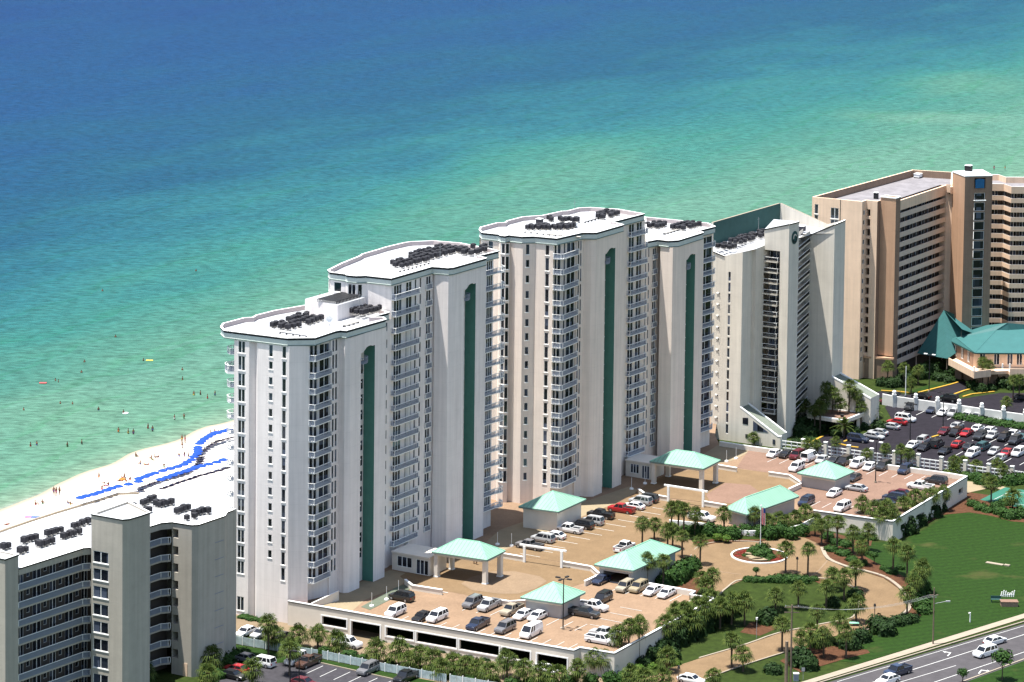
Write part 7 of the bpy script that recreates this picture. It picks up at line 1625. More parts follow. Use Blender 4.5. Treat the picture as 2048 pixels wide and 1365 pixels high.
def ac_grid(px, py, z, na, nb, da, db, label, group, place='', sc=1., skip=.12, racks=True, jit=.2, axis=None):
    o = P2(px, py, z); A_, B_ = (DA, DB) if axis is None else axis
    for i in range(na):
        for j in range(nb):
            if rnd.random() < skip: continue
            q = add(add(o, A_, i*da+rnd.uniform(-jit, jit)), B_, j*db+rnd.uniform(-jit, jit)); ac_at((*q, z), YA+rnd.choice((0, 0, .1, -.1)), f'dark air conditioner, {nth(j)} row, {nth(i)} from front, {place}', group, sc*rnd.uniform(.78, .95))
def rooftop():
    lab = lambda s: ('dark air conditioner unit '+s, 'air conditioners '+s)
    def AG(px, py, z, na, nb, da, db, s, **k): a, b = lab(s); ac_grid(px, py, z, na, nb, da, db, a, b, s, **k)
    AG(545, 657, 53.1, 8, 3, 1.5, 1.9, 'low white wing cluster')
    AG(575, 645, 53.1, 6, 1, 1.25, 1.3, 'back strip of the low white wing')
    AG(700, 628.5, 53.75, 7, 3, 1.25, 1.5, 'bank beside the high white wall')
    AG(777, 534, 59.6, 7, 3, 1.6, 1.6, 'front bank, high white wing')
    AG(822, 515, 59.6, 8, 4, 1.65, 1.65, 'middle bank, high white wing')
    AG(914, 509, 59.7, 6, 3, 1.6, 1.7, 'right bank, high white wing')
    AG(1092, 444, 59.6, 2, 7, 1.4, 1.15, 'back bank, high cream wing', axis=(DA, (.99, -.1)))
    AG(1055, 461, 59.6, 3, 8, 1.6, 1.2, 'wide front bank, high cream wing', axis=(DA, (.985, .1)))
    AG(1183, 437, 59.6, 6, 3, 1.35, 1.5, 'right bank, high cream wing')
    AG(1290, 456, 53.1, 4, 3, 1.4, 1.5, 'left bank, low cream wing')
    AG(1345, 460, 53.1, 6, 3, 1.5, 1.4, 'right bank, low cream wing')
    AG(1436, 498, 45.0, 3, 3, 1.6, 1.5, 'ivory roof front corner')
    AG(1460, 487, 45., 6, 3, 1.6, 1.5, 'ivory roof middle group')
    AG(1500, 475, 45., 5, 3, 1.6, 1.4, 'ivory roof beside its tower')
    a, b = 'dark air conditioner, {} from left {}, grey beige roof', 'air conditioners on the roof of the grey beige building'
    c1 = lambda x, y: (x/7.584, 1000+y/7.584); c2 = lambda x, y: (230+x/7.584, 960+y/7.584)
    grp = {'in the leftmost group': [c1(*q) for q in [(55, 755), (125, 735), (310, 815), (390, 790)]], 'in the second group from the left': [c1(*q) for q in [(365, 660), (425, 630), (470, 625), (540, 615)]],
           'in the reddish front group': [c1(*q) for q in [(575, 690), (610, 715), (680, 695), (735, 670), (790, 660)]], 'in the third group from the left': [c1(*q) for q in [(720, 550), (790, 530), (850, 505), (925, 490)]],
           'in the group left of the roof tower': [c1(*q) for q in [(960, 590), (1000, 575), (1060, 560), (1120, 545), (1200, 520), (1115, 430), (1180, 415), (1245, 390), (1330, 365)]],
           'in the back row behind the roof tower': [c2(*q) for q in [(420, 385), (470, 365), (530, 340), (590, 310), (630, 400), (680, 410), (730, 400), (790, 385), (855, 375)]],
           'in the small pair group': [c2(*q) for q in [(140, 460), (210, 450), (285, 430), (395, 515), (470, 500), (520, 490)]],
           'in the right front group': [c2(*q) for q in [(935, 510), (990, 490), (1040, 475), (1110, 455), (1200, 540), (1260, 530), (1320, 515), (1410, 510), (1090, 610), (1205, 585)]]}
    for k, l in grp.items():
        for qi, q in enumerate(sorted(l)): ac_at((*P2(q[0], q[1]+1.5, 27.3), 27.3), YA+rnd.uniform(-.2, .2), a.format(nth(qi), k.replace('the ', '')), b+' '+k, .92*rnd.uniform(.85, 1.1))
    # pipe runs and cable trays laid on the roofs
    for k, (px, py, z_, az, L_, lb) in enumerate(((560, 668, 53.1, 'B', 6, 'front edge of the low white wing'), (690, 655, 53.1, 'A', 5, 'low white wing beside the dish'), (800, 545, 59.6, 'A', 11, 'front of the high white wing'), (850, 505, 59.6, 'B', 5, 'middle of the high white wing'), (1050, 466, 59.6, 'B', 9, 'front of the high cream wing'), (1095, 470, 59.6, 'B', 8, 'front of the wide cream wing bank'), (1170, 447, 59.6, 'A', 6, 'right part of the high cream wing'), (1330, 470, 53.1, 'A', 7, 'low cream wing'), (640, 640, 53.1, 'A', 4, 'back of the low white wing'))):
        g = MB(); p = P2(px, py, z_); M = Matrix.Translation((*p, z_)) @ Matrix.Rotation(YA if az == 'A' else YB, 4, 'Z')
        for j in range(2 if k % 2 else 1): g.tube(tuple(M @ Vector((0, j*.35, .3))), tuple(M @ Vector((L_, j*.35, .3))), .09, .09, M_ACW if k % 3 else M_POLE, 6)
        for j in range(int(L_/1.5)+1): g.box(j*1.5-.08, -.15, 0, j*1.5+.08, .5 if k % 2 else .15, .25, M_POLE, M)
        simple_obj('roof_pipe', g, f'thin pipe run on low blocks, {lb}', 'pipe run', 'pipe runs on the tower roofs')
    # odds and ends on the roofs
    def dish(px, py, z, label):
        t = thing('satellite_dish', label, 'satellite dish', P(px, py, z)); g = MB(); g.tube((0, 0, 0), (0, 0, 1.1), .06, .06, M_GALV, 6); link('mast', g.mesh('mast'), t)
        g = MB(); n = 12; pts = [(.7*math.cos(2*math.pi*i/n), -.25-.1, 1.2+.7*math.sin(2*math.pi*i/n)) for i in range(n)]
        for i in range(n): g.face([pts[i], pts[(i+1) % n], (0, 0, 1.15)], M_TRIM); g.face([pts[(i+1) % n], pts[i], (0, .05, 1.13)], M_TRIM)
        link('reflector', g.mesh('reflector'), t)
    dish(659, 651, 53.1, 'white satellite dish on the low wing roof beside the machine cluster')
    def antenna(px, py, z, h, label):
        g = MB(); g.tube(P(px, py, z), (*P2(px, py, z), z+h), .05, .03, M_GALV, 5); q = P(px, py, z); g.tube((q[0]-.3, q[1], z+h*.8), (q[0]+.3, q[1], z+h*.85), .025, .025, M_GALV, 4); simple_obj('roof_antenna', g, label, 'antenna')
    antenna(880, 528, 60.2, 4., 'thin antenna mast on the shaft cap of the high white wing'); antenna(1149, 440, 59.6, 4.5, 'thin antenna mast at the middle of the high cream wing roof')
    antenna(719, 629, 53.7, 4.5, 'thin white mast leaning by the wall above the low white wing'); antenna(1517, 459, 45, 3, 'white vent mast between the machines on the ivory building roof')
    def hut(px, py, z, w, d, h, m, nm, label, cat):
        g = MB(); p = P2(px, py, z); M = Matrix.Translation((*p, z)) @ Matrix.Rotation(YA, 4, 'Z'); g.box(-w/2, -d/2, .25, w/2, d/2, h, m, M); g.box(-w/2-.08, -d/2-.08, h, w/2+.08, d/2+.08, h+.1, M_TRIM, M)
        for e in (-1, 1): g.box(e*w*.4-.06, -d/2, 0, e*w*.4+.06, d/2, .25, M_POLE, M)
        simple_obj(nm, g, label, cat)
    hut(665, 636, 53.1, 1.1, 1.1, 1.5, M_AC, 'roof_fan', 'dark roof fan standing alone behind the low wing machines', 'roof fan')
    hut(1079, 453, 59.6, 1.2, 1.2, 1.6, M_AC, 'roof_fan', 'dark roof fan between the two banks on the high cream wing', 'roof fan')
    hut(1142, 455, 59.6, 1.6, 2.4, 1.0, M_TRIM, 'roof_box', 'white equipment box on the high cream wing roof', 'equipment box')
    hut(1836, 356, 44.1, 2.2, 1.6, 1.1, M_TRIM, 'roof_box', 'white ventilation box on the grey gravel roof of the tan tower', 'ventilation box')
    hut(1752, 398, 44.1, 1.0, 1.0, 1.6, M_POLE, 'roof_box', 'dark pipe cowl on the roof edge of the tan tower', 'pipe cowl')
    hut(1603, 463, 44.6, 1.6, 1.6, 1.3, M_AC, 'roof_fan', 'dark roof unit right of the emblem tower on the ivory building', 'roof fan')
    hut(1937, 342, 50.1, 1.6, 1.6, 1.4, M_POLE, 'roof_fan', 'dark unit on top of the brown lift tower', 'roof fan')
# ------------------------------------------------------------------ street furniture
def pole_lamp(px, py, z, ht, arms, label, m=M_POLE, am=M_POLE):
    p = P(px, py, z); t = thing('lamp_post', label, 'lamp post', p); g = MB(); g.tube((0, 0, 0), (0, 0, ht), .13, .09, m, 8); g.tube((0, 0, 0), (0, 0, .35), .28, .28, M_CONC, 8); link('pole', g.mesh('pole'), t)
    for a, l in arms:
        g = MB(); d = (math.cos(a), math.sin(a)); g.tube((0, 0, ht-.1), (d[0]*l, d[1]*l, ht+.05), .06, .05, m, 6); link('arm', g.mesh('arm'), t)
        g = MB(); M = Matrix.Translation((d[0]*(l+.3), d[1]*(l+.3), ht+.05)) @ Matrix.Rotation(a, 4, 'Z'); g.box(-.45, -.22, -.08, .45, .22, .12, am, M); link('lamp_head', g.mesh('lamp_head'), t)
def furniture():
    pole_lamp(1126, 1259, ZD, 9.4, [(YB, .9), (YB+math.pi, .9), (YA, .9), (YA+math.pi, .9)], 'tall dark lamp post with four heads beside the small pavilion')
    pole_lamp(1751, 966, ZD, 9.0, [(YB, .8), (YB+math.pi, .8)], 'dark lamp post on the far car deck right of the pavilion', am=M_TRIM)
    pole_lamp(1820, 884, 0, 9.0, [(YB, .8), (YB+math.pi, .8)], 'dark lamp post in the middle of the dark car park')
    pole_lamp(1886, 857, 0, 8.5, [(YB, .8), (YB+math.pi, .8)], 'second dark lamp post further up the dark car park')
    pole_lamp(1858, 784, 0, 9.5, [(YB, .8), (YB+math.pi, .8)], 'lamp post with pale heads by the tan tower lawn', am=M_TRIM)
    pole_lamp(1811, 796, 0, 8.0, [], 'thin pale pole standing by the yellow kerb', m=M_TRIM)
    pole_lamp(580, 1392, 0, 8.0, [(YB, .6)], 'dark post in the lower left car park, left one of two')
    pole_lamp(598, 1388, 0, 6.5, [(YB, .6)], 'thinner dark post in the lower left car park, right one of two')
    # street lamp and power pole
    p = P(1866, 1289); t = thing('street_lamp', 'wooden street lamp pole with long steel arm beside the sidewalk', 'street lamp', p)
    g = MB(); g.tube((0, 0, -.2), (0, 0, 10.6), .16, .11, M_WOOD, 7); link('pole', g.mesh('pole'), t)
    g = MB(); g.tube((0, 0, 7.6), (2.3, 0, 8.1), .05, .05, M_GALV, 6); link('arm', g.mesh('arm'), t)
    g = MB(); g.box(2.2, -.14, 7.98, 3.0, .14, 8.2, M_GALV); link('lamp_head', g.mesh('lamp_head'), t)
    g = MB(); g.box(-.8, -.06, 9.2, .8, .06, 9.32, M_WOOD); g.box(-.4, -.06, 8.8, .5, .06, 8.9, M_GALV); link('crossarm', g.mesh('crossarm'), t)
    pp = []
    for (x, y, ht, lab) in ((1581, 1372, 14.5, 'tall wooden power pole with crossarms among the lower palms'), (1572, 1372, 8, 'short stout dark wooden pole at the bottom edge')):
        p = P(x, y); t = thing('power_pole', lab, 'power pole', p); g = MB(); g.tube((0, 0, -.2), (0, 0, ht), .2 if ht > 10 else .3, .14 if ht > 10 else .28, M_WOOD, 8); link('pole', g.mesh('pole'), t)
        if ht > 10:
            for z_ in (ht-.5, ht-1.4): g = MB(); g.box(-1.3, -.07, z_, 1.3, .07, z_+.14, M_WOOD); link('crossarm', g.mesh('crossarm'), t)
            for k in range(3): g = MB(); g.tube((-1.1+k*1.1, 0, ht-.35), (-1.1+k*1.1, 0, ht-.05), .08, .06, M_GALV, 6); link('insulator', g.mesh('insulator'), t)
            pp.append((p, ht))
    (p, ht) = pp[0]; q0 = P(1866, 1289)
    for k in range(3):
        g = MB(); a = Vector((p[0]-1.1+k*1.1, p[1], ht-.1)); b = Vector((q0[0]-.7+.7*k, q0[1], 9.3)); pv = a
        for i in range(1, 13): f = i/12; c = a.lerp(b, f)+Vector((0, 0, -1.6*4*f*(1-f))); g.tube(pv, c, .018, .018, M_GALV, 3, False); pv = c
        tag(simple_obj('power_line', g, f'thin overhead wire from the power pole to the street lamp pole, {nth(k)} of three', 'wire', 'overhead wires'))
    # flagpole
    p = G(1520.5, 1106); t = thing('flagpole', 'white flagpole in the planted island, flag hanging limp', 'flagpole', p); ht = ZA(p[0], p[1], 1012)-p[2]
    g = MB(); g.tube((0, 0, 0), (0, 0, ht), .09, .05, M_TRIM, 8); link('pole', g.mesh('pole'), t)
    g = MB(); g.tube((0, 0, ht), (0, 0, ht+.25), .13, .05, M_TRIM, 8); link('finial', g.mesh('finial'), t)
    g = MB(); fr, fw_ = M_LEAFR, M_TRIM; red = mat('flag_red', (.45, .02, .03), .8, 0); blu = mat('flag_blue', (.02, .04, .2), .8, 0)
    nx, ny = 8, 13; hh = 3.4; ww = .8
    F_ = lambda i, j: (.08+ww*i/nx, .22*math.sin(i*1.5)*(.4+.6*j/ny), ht-.3-hh*j/ny-.25*i/nx*(1+.3*math.sin(j)))
    for i in range(nx):
        for j in range(ny): m_ = blu if (j < 4 and i > 3) else (red if (i % 2 == 0) else fw_); g.face([F_(i, j), F_(i, j+1), F_(i+1, j+1), F_(i+1, j)], m_)
    link('flag', g.mesh('flag'), t)
    # kerb of the planted island
    g = MB(); c = G2(1518.5, 1113.5); n = 36; pt = [(c[0]+5.7*math.cos(2*math.pi*i/n), c[1]+5.7*math.sin(2*math.pi*i/n)) for i in range(n)]
    for i in range(n): g.wallstrip(pt[i], pt[(i+1) % n], .35, .05, .32, M_TRIM)
    g.face([(*q, .2) for q in pt], M_MULCH)
    _o = tag(link('planted_island', g.mesh('planted_island')), kind='structure'); _o.location.z = 2.4
    g = MB(); 
    for (x, y, r) in ((1512, 1121, 1.2), (1504, 1117, 1.), (1520, 1123, 1.3), (1500, 1111, .8)):
        q = G2(x, y); g.prism([(q[0]+r*math.cos(-a)*1.3, q[1]+r*math.sin(-a)*.7) for a in [2*math.pi*i/9 for i in range(9)]][::-1], .2, .5, M_PAVC)
    _o = tag(link('stone_edging', g.mesh('stone_edging')), 'pale stone edging among the island bushes', 'stones'); _o.location.z = 2.4
    for x, y, lab in ((1594, 1145, 'short bollard lamp on the rim of the driveway circle'), (1749, 1240, 'short bollard lamp where the driveway meets the lower lawn'), (1357, 1366, 'short dark bollard lamp at the bottom driveway mouth')):
        p = G(x, y); t = thing('bollard_lamp', lab, 'bollard lamp', p); g = MB(); g.tube((0, 0, 0), (0, 0, 2.6), .1, .09, M_WOOD, 7); link('post', g.mesh('post'), t); g = MB(); g.tube((0, 0, 2.6), (0, 0, 3.1), .28, .16, M_POLE, 8); link('lamp_head', g.mesh('lamp_head'), t)
    for x, y, ht, lab in ((1513, 1278, 3.6, 'thin garden lamp post on the small lawn'), (1672, 1080, 2.4, 'slim white post lamp at the top of the driveway')):
        p = G(x, y); t = thing('garden_lamp', lab, 'garden lamp', p); g = MB(); g.tube((0, 0, 0), (0, 0, ht), .05, .05, M_GALV, 6); link('pole', g.mesh('pole'), t); g = MB(); g.tube((0, 0, ht), (0, 0, ht+.4), .2, .2, M_TRIM, 8); link('lamp_head', g.mesh('lamp_head'), t)
    # deck light posts and guard
    for k, (x, y) in enumerate(((743.5, 1213.5), (773, 1200.5), (797, 1188), (1023, 1093), (995, 1090), (1263, 979), (1290, 968), (1472, 918), (1453, 924))):
        p = P(x, y, ZD); t = thing('deck_post', f'thin white deck post on a round foot, {nth(k)} counted from the front tower', 'post', p, 0, 'thin white deck posts'); g = MB(); g.tube((0, 0, 0), (0, 0, 2.6), .04, .04, M_TRIM, 5); link('pole', g.mesh('pole'), t); g = MB(); g.tube((0, 0, 0), (0, 0, .3), .45, .4, M_TRIM, 9); link('foot', g.mesh('foot'), t)
    # white pipe marker, cabinet, bench group on the big lawn
    p = P(1940, 1245); g = MB(); g.tube(p, (p[0], p[1], 1.9), .12, .12, M_TRIM, 8); g.tube((p[0], p[1], 1.85), (p[0]-.3, p[1], 1.7), .12, .1, M_TRIM, 8); simple_obj('pipe_marker', g, 'white bent pipe marker standing in the grass above the sidewalk', 'pipe')
    p = P(1592, 1362); g = MB(); g.box(p[0]-.45, p[1]-.35, 0, p[0]+.45, p[1]+.35, 1.3, M_RAIL); g.box(p[0]-.5, p[1]-.4, 1.3, p[0]+.5, p[1]+.4, 1.4, M_TRIM); simple_obj('utility_cabinet', g, 'small pale utility cabinet at the bottom edge near the sidewalk', 'cabinet')
    p = P(1606, 1362); g = MB(); g.tube(p, (p[0], p[1], 2.2), .04, .04, M_GALV, 5); g.box(p[0]-.3, p[1]-.06, 1.7, p[0]+.3, p[1]-.04, 2.4, M_GALV); simple_obj('road_sign', g, 'small road sign seen from behind beside the pale cabinet', 'sign')
    p = P(1995, 1129, .03); t = thing('stone_slab', 'flat grey concrete slab lying in the big lawn', 'slab', p, YB); g = MB(); g.box(-2.4, -.5, -.02, 1.2, .5, .12, M_CONC); g.box(1.5, -.4, -.02, 2.6, .4, .25, M_CONC); link('slab', g.mesh('slab'), t)
    p = P(2018, 1212); t = thing('sign_bed', 'raised brown sign bed at the edge of the big lawn', 'planter', p); g = MB(); g.box(-1.6, -.8, -.1, 1.6, .8, .9, M_BRICKP); g.box(-1.7, -.9, .9, 1.7, .9, 1.0, M_PAVR); link('bed', g.mesh('bed'), t)
    p = P(2014, 1203); t = thing('entrance_sign', 'white ornamental lettering sign standing behind the raised bed', 'sign', p); g = MB()
    for k in range(7): g.tube((-1.2+k*.4, 0, .9), (-1.0+k*.4, 0, 1.9+.25*math.sin(k*1.3)), .12, .1, M_TRIM, 6)
    for k in range(3): g.tube((-1.3+k*.9, 0, 1.0+.2*k), (-.5+k*.9, 0, 1.3), .1, .1, M_TRIM, 6)
    link('letters', g.mesh('letters'), t)
    p = P(1992, 1205); t = thing('garden_bench', 'dark blue-green bench at the left of the sign bed', 'bench', p, YB*0); g = MB(); g.box(-1.0, -.3, .55, 1., .3, .63, M_TEALD); link('seat', g.mesh('seat'), t); g = MB(); g.box(-1.0, .28, .63, 1.0, .34, 1.2, M_TEALD); link('backrest', g.mesh('backrest'), t)
    for x_ in (-.85, .85): g = MB(); g.box(x_-.05, -.28, 0, x_+.05, .28, .55, M_TEALD); link('leg', g.mesh('leg'), t)
    p = P(1708, 1252); g = MB(); g.box(p[0]-.9, p[1]-.5, .5, p[0]+.9, p[1]+.5, .62, MATS['mint_ridge']); g.box(p[0]-.1, p[1]-.1, 0, p[0]+.1, p[1]+.1, .5, M_POLE); simple_obj('garden_table', g, 'low mint green table by the lower driveway', 'table')
    # small dark entry and condenser at the foot of the front tower
    p = P(600, 1243.5); ac_at((p[0], p[1], 0), YA, 'dark condenser standing on the ground by the garage wall at the front tower', None, 1.1)
    a, b = P2(560, 1241, 0), P2(640, 1255, 0)
# ------------------------------------------------------------------ people
def skin_mesh(name, pts, edges, radii):
    me = bpy.data.meshes.new(name+'_skel'); me.from_pydata(pts, edges, []); o = bpy.data.objects.new(name+'_skel', me); COL.objects.link(o)
    md = o.modifiers.new('s', 'SKIN'); o.modifiers.new('d', 'SUBSURF').levels = 1
    for v, r in zip(me.skin_vertices[0].data, radii): v.radius = (r, r)
    me.skin_vertices[0].data[0].use_root = True
    dg = bpy.context.evaluated_depsgraph_get(); r = bpy.data.meshes.new_from_object(o.evaluated_get(dg)); r.name = name; r.materials.clear(); r.materials.append(M_SKIN)
    bpy.data.objects.remove(o); return r
def person_mesh(pose):
    K = ('p', pose)
    if K in _cache: return _cache[K]
    if pose == 'stand':
        J = dict(pel=(0, 0, .95), che=(0, 0, 1.32), nec=(0, 0, 1.5), hea=(0, -.01, 1.63), top=(0, -.01, 1.75), sl=(-.19, 0, 1.42), sr=(.19, 0, 1.42), el=(-.25, .02, 1.12), er=(.25, .02, 1.12), hl=(-.24, -.1, .86), hr=(.24, -.1, .86), fl=(-.24, -.13, .78), fr=(.24, -.13, .78), kl=(-.11, 0, .5), kr=(.12, -.06, .5), al=(-.12, .05, .08), ar=(.13, .0, .08), tl=(-.13, -.13, .03), tr=(.15, -.18, .03))
    elif pose == 'sit':
        J = dict(pel=(0, 0, .14), che=(0, .08, .5), nec=(0, .08, .66), hea=(0, .06, .79), top=(0, .05, .9), sl=(-.19, .08, .58), sr=(.19, .08, .58), el=(-.27, .0, .34), er=(.27, .0, .34), hl=(-.2, -.2, .36), hr=(.2, -.2, .36), fl=(-.17, -.27, .37), fr=(.17, -.27, .37), kl=(-.14, -.4, .42), kr=(.14, -.4, .42), al=(-.13, -.66, .06), ar=(.13, -.66, .06), tl=(-.13, -.84, .06), tr=(.13, -.84, .06))
    else:
        J = dict(pel=(0, 0, .12), che=(0, .38, .14), nec=(0, .55, .15), hea=(0, .7, .16), top=(0, .8, .16), sl=(-.19, .48, .12), sr=(.19, .48, .12), el=(-.3, .28, .1), er=(.3, .28, .1), hl=(-.28, .02, .08), hr=(.28, .02, .08), fl=(-.27, -.07, .07), fr=(.27, -.07, .07), kl=(-.12, -.44, .16), kr=(.12, -.44, .13), al=(-.13, -.86, .08), ar=(.14, -.86, .08), tl=(-.14, -.92, .2), tr=(.16, -.92, .2))
    ks = list(J); ix = {k: i for i, k in enumerate(ks)}
    E = [('pel', 'che'), ('che', 'nec'), ('nec', 'hea'), ('hea', 'top'), ('che', 'sl'), ('che', 'sr'), ('sl', 'el'), ('sr', 'er'), ('el', 'hl'), ('er', 'hr'), ('hl', 'fl'), ('hr', 'fr'), ('pel', 'kl'), ('pel', 'kr'), ('kl', 'al'), ('kr', 'ar'), ('al', 'tl'), ('ar', 'tr')]
    rd = dict(pel=.15, che=.15, nec=.06, hea=.1, top=.075, sl=.065, sr=.065, el=.042, er=.042, hl=.032, hr=.032, fl=.02, fr=.02, kl=.065, kr=.065, al=.04, ar=.04, tl=.03, tr=.03)
    body = skin_mesh('body', [J[k] for k in ks], [(ix[a], ix[b]) for a, b in E], [rd[k] for k in ks])
    h = Vector(J['hea']); t = Vector(J['top']); g = MB(); u = (t-h).normalized(); g.tube(h+u*.0+Vector((0, .03, 0)), t+u*.03, .112, .06, M_HAIR, 8)
    p = Vector(J['pel']); c = Vector(J['che']); s = MB(); v = (c-p).normalized(); s.tube(p-v*.1, p+v*.1, .185, .165, M_CLOTH, 9)
    _cache[K] = (body, g.mesh('hair'), s.mesh('swimwear')); return _cache[K]
CL = dict(black=(.02, .02, .02), red=(.5, .03, .04), blue=(.03, .1, .4), white=(.75, .75, .75), pink=(.6, .1, .25), orange=(.65, .2, .03), green=(.05, .25, .1), yellow=(.6, .45, .05), purple=(.15, .05, .25))
def person(px, py, z, pose, col, label, group, rz=None, sc=1.08):
    b, h, s = person_mesh(pose); p = P(px, py, max(z, -.35) if z > -.9 else -.35)
    t = thing('person', label, 'person', (p[0], p[1], z), rnd.uniform(0, 6.28) if rz is None else rz, group); t.scale = (sc, sc, sc)
    link('body', b, t); link('hair', h, t); o = link('swimwear', s, t); o.color = (*CL[col], 1)
def ball_float(px, py, z, col, label, kind='ring'):
    m = mat('float_'+col, CL[col], .4, 0); g = MB(); n = 14; p = P(px, py, z)
    if kind == 'ring':
        for i in range(n):
            a0, a1 = 2*math.pi*i/n, 2*math.pi*(i+1)/n; g.tube((p[0]+.6*math.cos(a0), p[1]+.6*math.sin(a0), z+.12), (p[0]+.6*math.cos(a1), p[1]+.6*math.sin(a1), z+.12), .18, .18, m, 6, False)
    else:
        for k in range(5): g.tube((p[0]-.9, p[1]-.36+.18*k, z+.1), (p[0]+.9, p[1]-.36+.18*k, z+.1), .11, .11, m, 6)
    simple_obj('pool_float', g, label, 'pool float')
def beach():
    cols = list(CL); zs = 0.0
    # shallow slope height under a frame position: walk the beach profile
    def beach_z(px, py):
        # distance inland from the water line (y of the line interpolated)
        X = [-170, 0, 58, 107, 137, 207, 234, 281, 342, 381, 415, 454]; Y = [1105, 1020, 998, 974, 959, 932, 919, 901, 885, 867, 853, 844]
        yl = float(np.interp(px, X, Y)); d = (py-yl)/2.9; return float(np.interp(d*.8, [-14, 0, 4, 9, 28, 40], [-1.1, -.35, -.12, .1, .75, .8]))
    stand = [(107.6, 991), (112.5, 992), (119, 991), (198, 962), (364, 886), (370, 886), (377, 920), (368.7, 919), (358, 921), (328, 942), (204, 987), (364.5, 901)]
    sit = [(272, 914), (303, 918), (310, 917), (317, 916), (281, 929), (209, 969), (217, 971), (244, 958), (249, 955), (252, 964), (260, 961), (136, 1008), (141, 1010), (71, 1010), (85, 1008), (422, 868), (430, 866), (437, 868), (334, 940)]
    lie = [(306, 921), (290, 930), (296, 930), (240, 963), (13.5, 1050), (212, 973)]
    for nm, pose, lst in (('standing on the white sand', 'stand', stand), ('sitting on the sand', 'sit', sit), ('lying on the sand', 'lie', lie)):
        for i, (x, y) in enumerate(sorted(lst)):
            c = 'red' if (x, y) == (13.5, 1050) else cols[(i*5+len(nm)) % len(cols)]
            person(x, y, beach_z(x, y)-.01, pose, c, f"sunbather in {c} swimwear {nm}, {nth(i)} from the left", 'people '+nm)
    sw = [(205, 583), (231, 675), (169, 725), (163, 746), (116.7, 765), (111, 762), (287, 722), (364.6, 741), (365, 760), (387.7, 791), (400.8, 790), (430, 791), (415, 798), (120.5, 808), (145, 809), (47.4, 821), (197, 821), (247, 828), (349, 840), (368, 838), (237, 865), (256.4, 868), (266.7, 869), (296, 858), (305, 863), (61, 893), (73.6, 891), (134.6, 894), (163.6, 889), (640, 592), (392, 543), (1988, 343), (2010, 343)]
    for i, (x, y) in enumerate(sorted(sw)):
        q = P2(x, y, -.35); dd = -.89*(q[0]+87.6)+.454*(q[1]-674.7); z = -.35-min(1.25, .35+dd*.02)
        c = cols[i % len(cols)]; b, h, s = person_mesh('stand'); t = thing('person', f"swimmer wading in the green water, {nth(i)} from the left", 'person', (*q, z), rnd.uniform(0, 6.28), 'swimmers in the sea'); t.scale = (1.12,)*3
        link('body', b, t); link('hair', h, t); o = link('swimwear', s, t); o.color = (*CL[c], 1)
    for x, y, c, lab, k in ((86, 767, 'red', 'red inflatable raft floating beside a swimmer', 'raft'), (299, 722, 'yellow', 'yellow inflatable raft floating before the shore', 'raft'), (251, 828, 'white', 'white swim ring in the shallows', 'ring'), (244, 960, 'orange', 'orange float lying beside sunbathers', 'ring'), (58.6, 1035, 'pink', 'pink float lying on the sand near the sea wall', 'raft'), (71, 1035, 'blue', 'blue float lying next to the pink one', 'raft'), (374, 924, 'purple', 'purple towel float beside the blue umbrellas', 'raft')):
        ball_float(x, y, -.35 if y < 900 and x < 300 else beach_z(x, y), c, lab, k)
    # umbrellas with loungers
    um = MB(); n = 12
    for i in range(n):
        a0, a1 = 2*math.pi*i/n, 2*math.pi*(i+1)/n; f = lambda r, a, z_: (r*math.cos(a), r*math.sin(a), z_)
        um.face([f(.62, a0, 2.3), f(.62, a1, 2.3), (0, 0, 2.42)], M_BLUE); um.face([f(1.12, a0, 2.05), f(1.12, a1, 2.05), f(.62, a1, 2.3), f(.62, a0, 2.3)], M_BLUE); um.face([f(1.13, a0, 1.95), f(1.13, a1, 1.95), f(1.12, a1, 2.05), f(1.12, a0, 2.05)], M_BLUE)
    ume = um.mesh('canopy'); q = MB(); q.tube((0, 0, -.3), (0, 0, 2.55), .035, .03, M_WOOD, 6); pme = q.mesh('pole')
    q = MB(); q.box(-.3, -.95, .28, .3, .35, .34, M_LOUNGE); sme = q.mesh('seat'); q = MB(); q.box(-.3, 0, 0, .3, .7, .06, M_LOUNGE, Matrix.Translation((0, .33, .3)) @ Matrix.Rotation(R(42), 4, 'X')); bme = q.mesh('backrest')
    q = MB()
    for x in (-.26, .26):
        for y in (-.85, .25): q.box(x-.03, y-.03, 0, x+.03, y+.03, .28, M_WOOD)
    lme = q.mesh('legs')
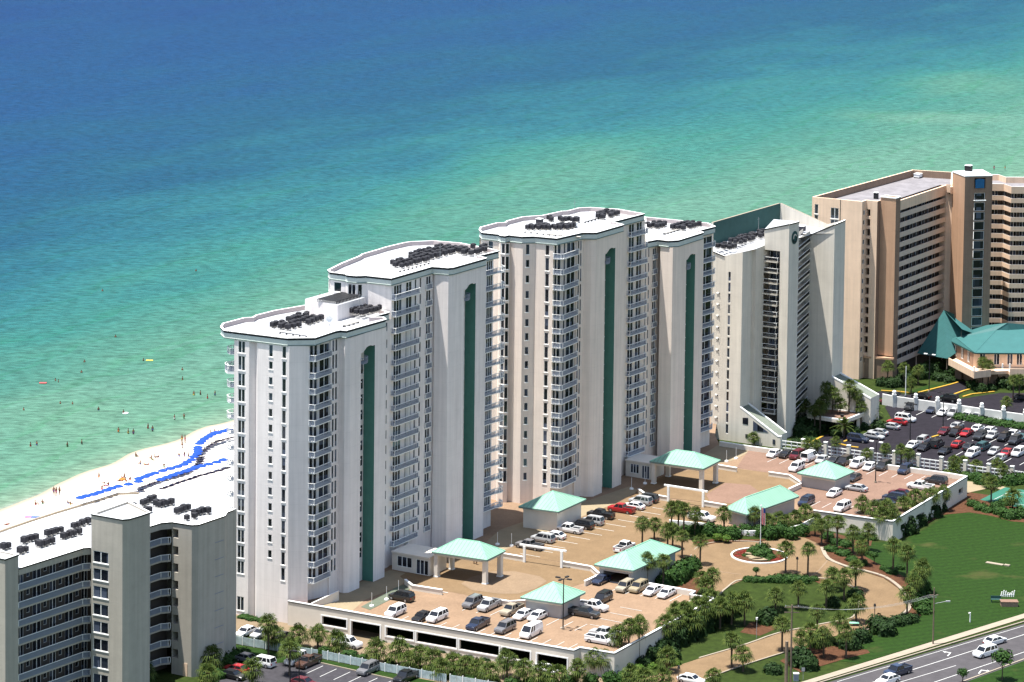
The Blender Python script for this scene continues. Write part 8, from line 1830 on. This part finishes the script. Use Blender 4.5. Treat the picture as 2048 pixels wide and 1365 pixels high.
    rows = {'long winding row': [(278, 970), (310, 959), (342, 950), (366, 942), (384, 932), (394, 920), (396, 907)], 'upper winding row': [(398, 899), (410, 890), (424, 881), (430, 878)], 'in the short row against the tower': [(436, 878), (456, 871)], 'in the second row': [(320, 972), (345, 963), (370, 955), (391, 948)], 'in the third row': [(402, 945), (418, 941), (433, 937), (446, 932)], 'standing alone left of the second row': [(276, 976)], 'in the row behind the sea wall': [(160, 1006), (186, 999), (212, 991), (236, 983), (256, 979)]}
    for nm, px in rows.items():
        pl = [P2(x, y+5, .8) for x, y in px]; pos = [pl[0]] if len(pl) == 1 else []
        for a, b in zip(pl[:-1], pl[1:]):
            L = math.hypot(*sub(b, a)); k = max(1, round(L/2.25))
            pos += [(a[0]+(b[0]-a[0])*i/k, a[1]+(b[1]-a[1])*i/k) for i in range(k)]
        if len(pl) > 1: pos.append(pl[-1])
        for pi, p in enumerate(sorted(pos)):
            j = (p[0]+rnd.uniform(-.15, .15), p[1]+rnd.uniform(-.15, .15)); zz = .72
            if 'behind' in nm: zz = .4
            t = thing('beach_umbrella', f"blue beach umbrella, {nth(pi)} from left, {nm}", 'umbrella', (*j, zz), rnd.uniform(0, 1), 'blue beach umbrellas '+nm); link('canopy', ume, t); link('pole', pme, t)
            for ei, e in enumerate((-.5, .5)):
                c_ = add(add(j, DA, e), DB, .7); t = thing('beach_lounger', f"{('nearer', 'farther')[ei]} dark lounger of umbrella {nth(pi)} from left, {nm}", 'lounger', (*c_, zz), YA+R(60), 'loungers under the umbrellas '+nm); link('seat', sme, t); link('backrest', bme, t); link('legs', lme, t)
    # two walkers under the left canopy
    person(948, 1128, ZD, 'stand', 'black', 'person with dark shorts walking beyond the left entrance canopy', 'people walking past the left canopy'); person(953, 1130, ZD, 'stand', 'red', 'person in red walking just right of a companion past the left canopy', 'people walking past the left canopy')
# ------------------------------------------------------------------ build
setting(); podium(); pavilions(); fences()
west_tower(); east_tower(); left_condo(); slant_building(); tan_tower(); porch()
vehicles(); palms(); shrubs(); rooftop(); furniture(); beach()
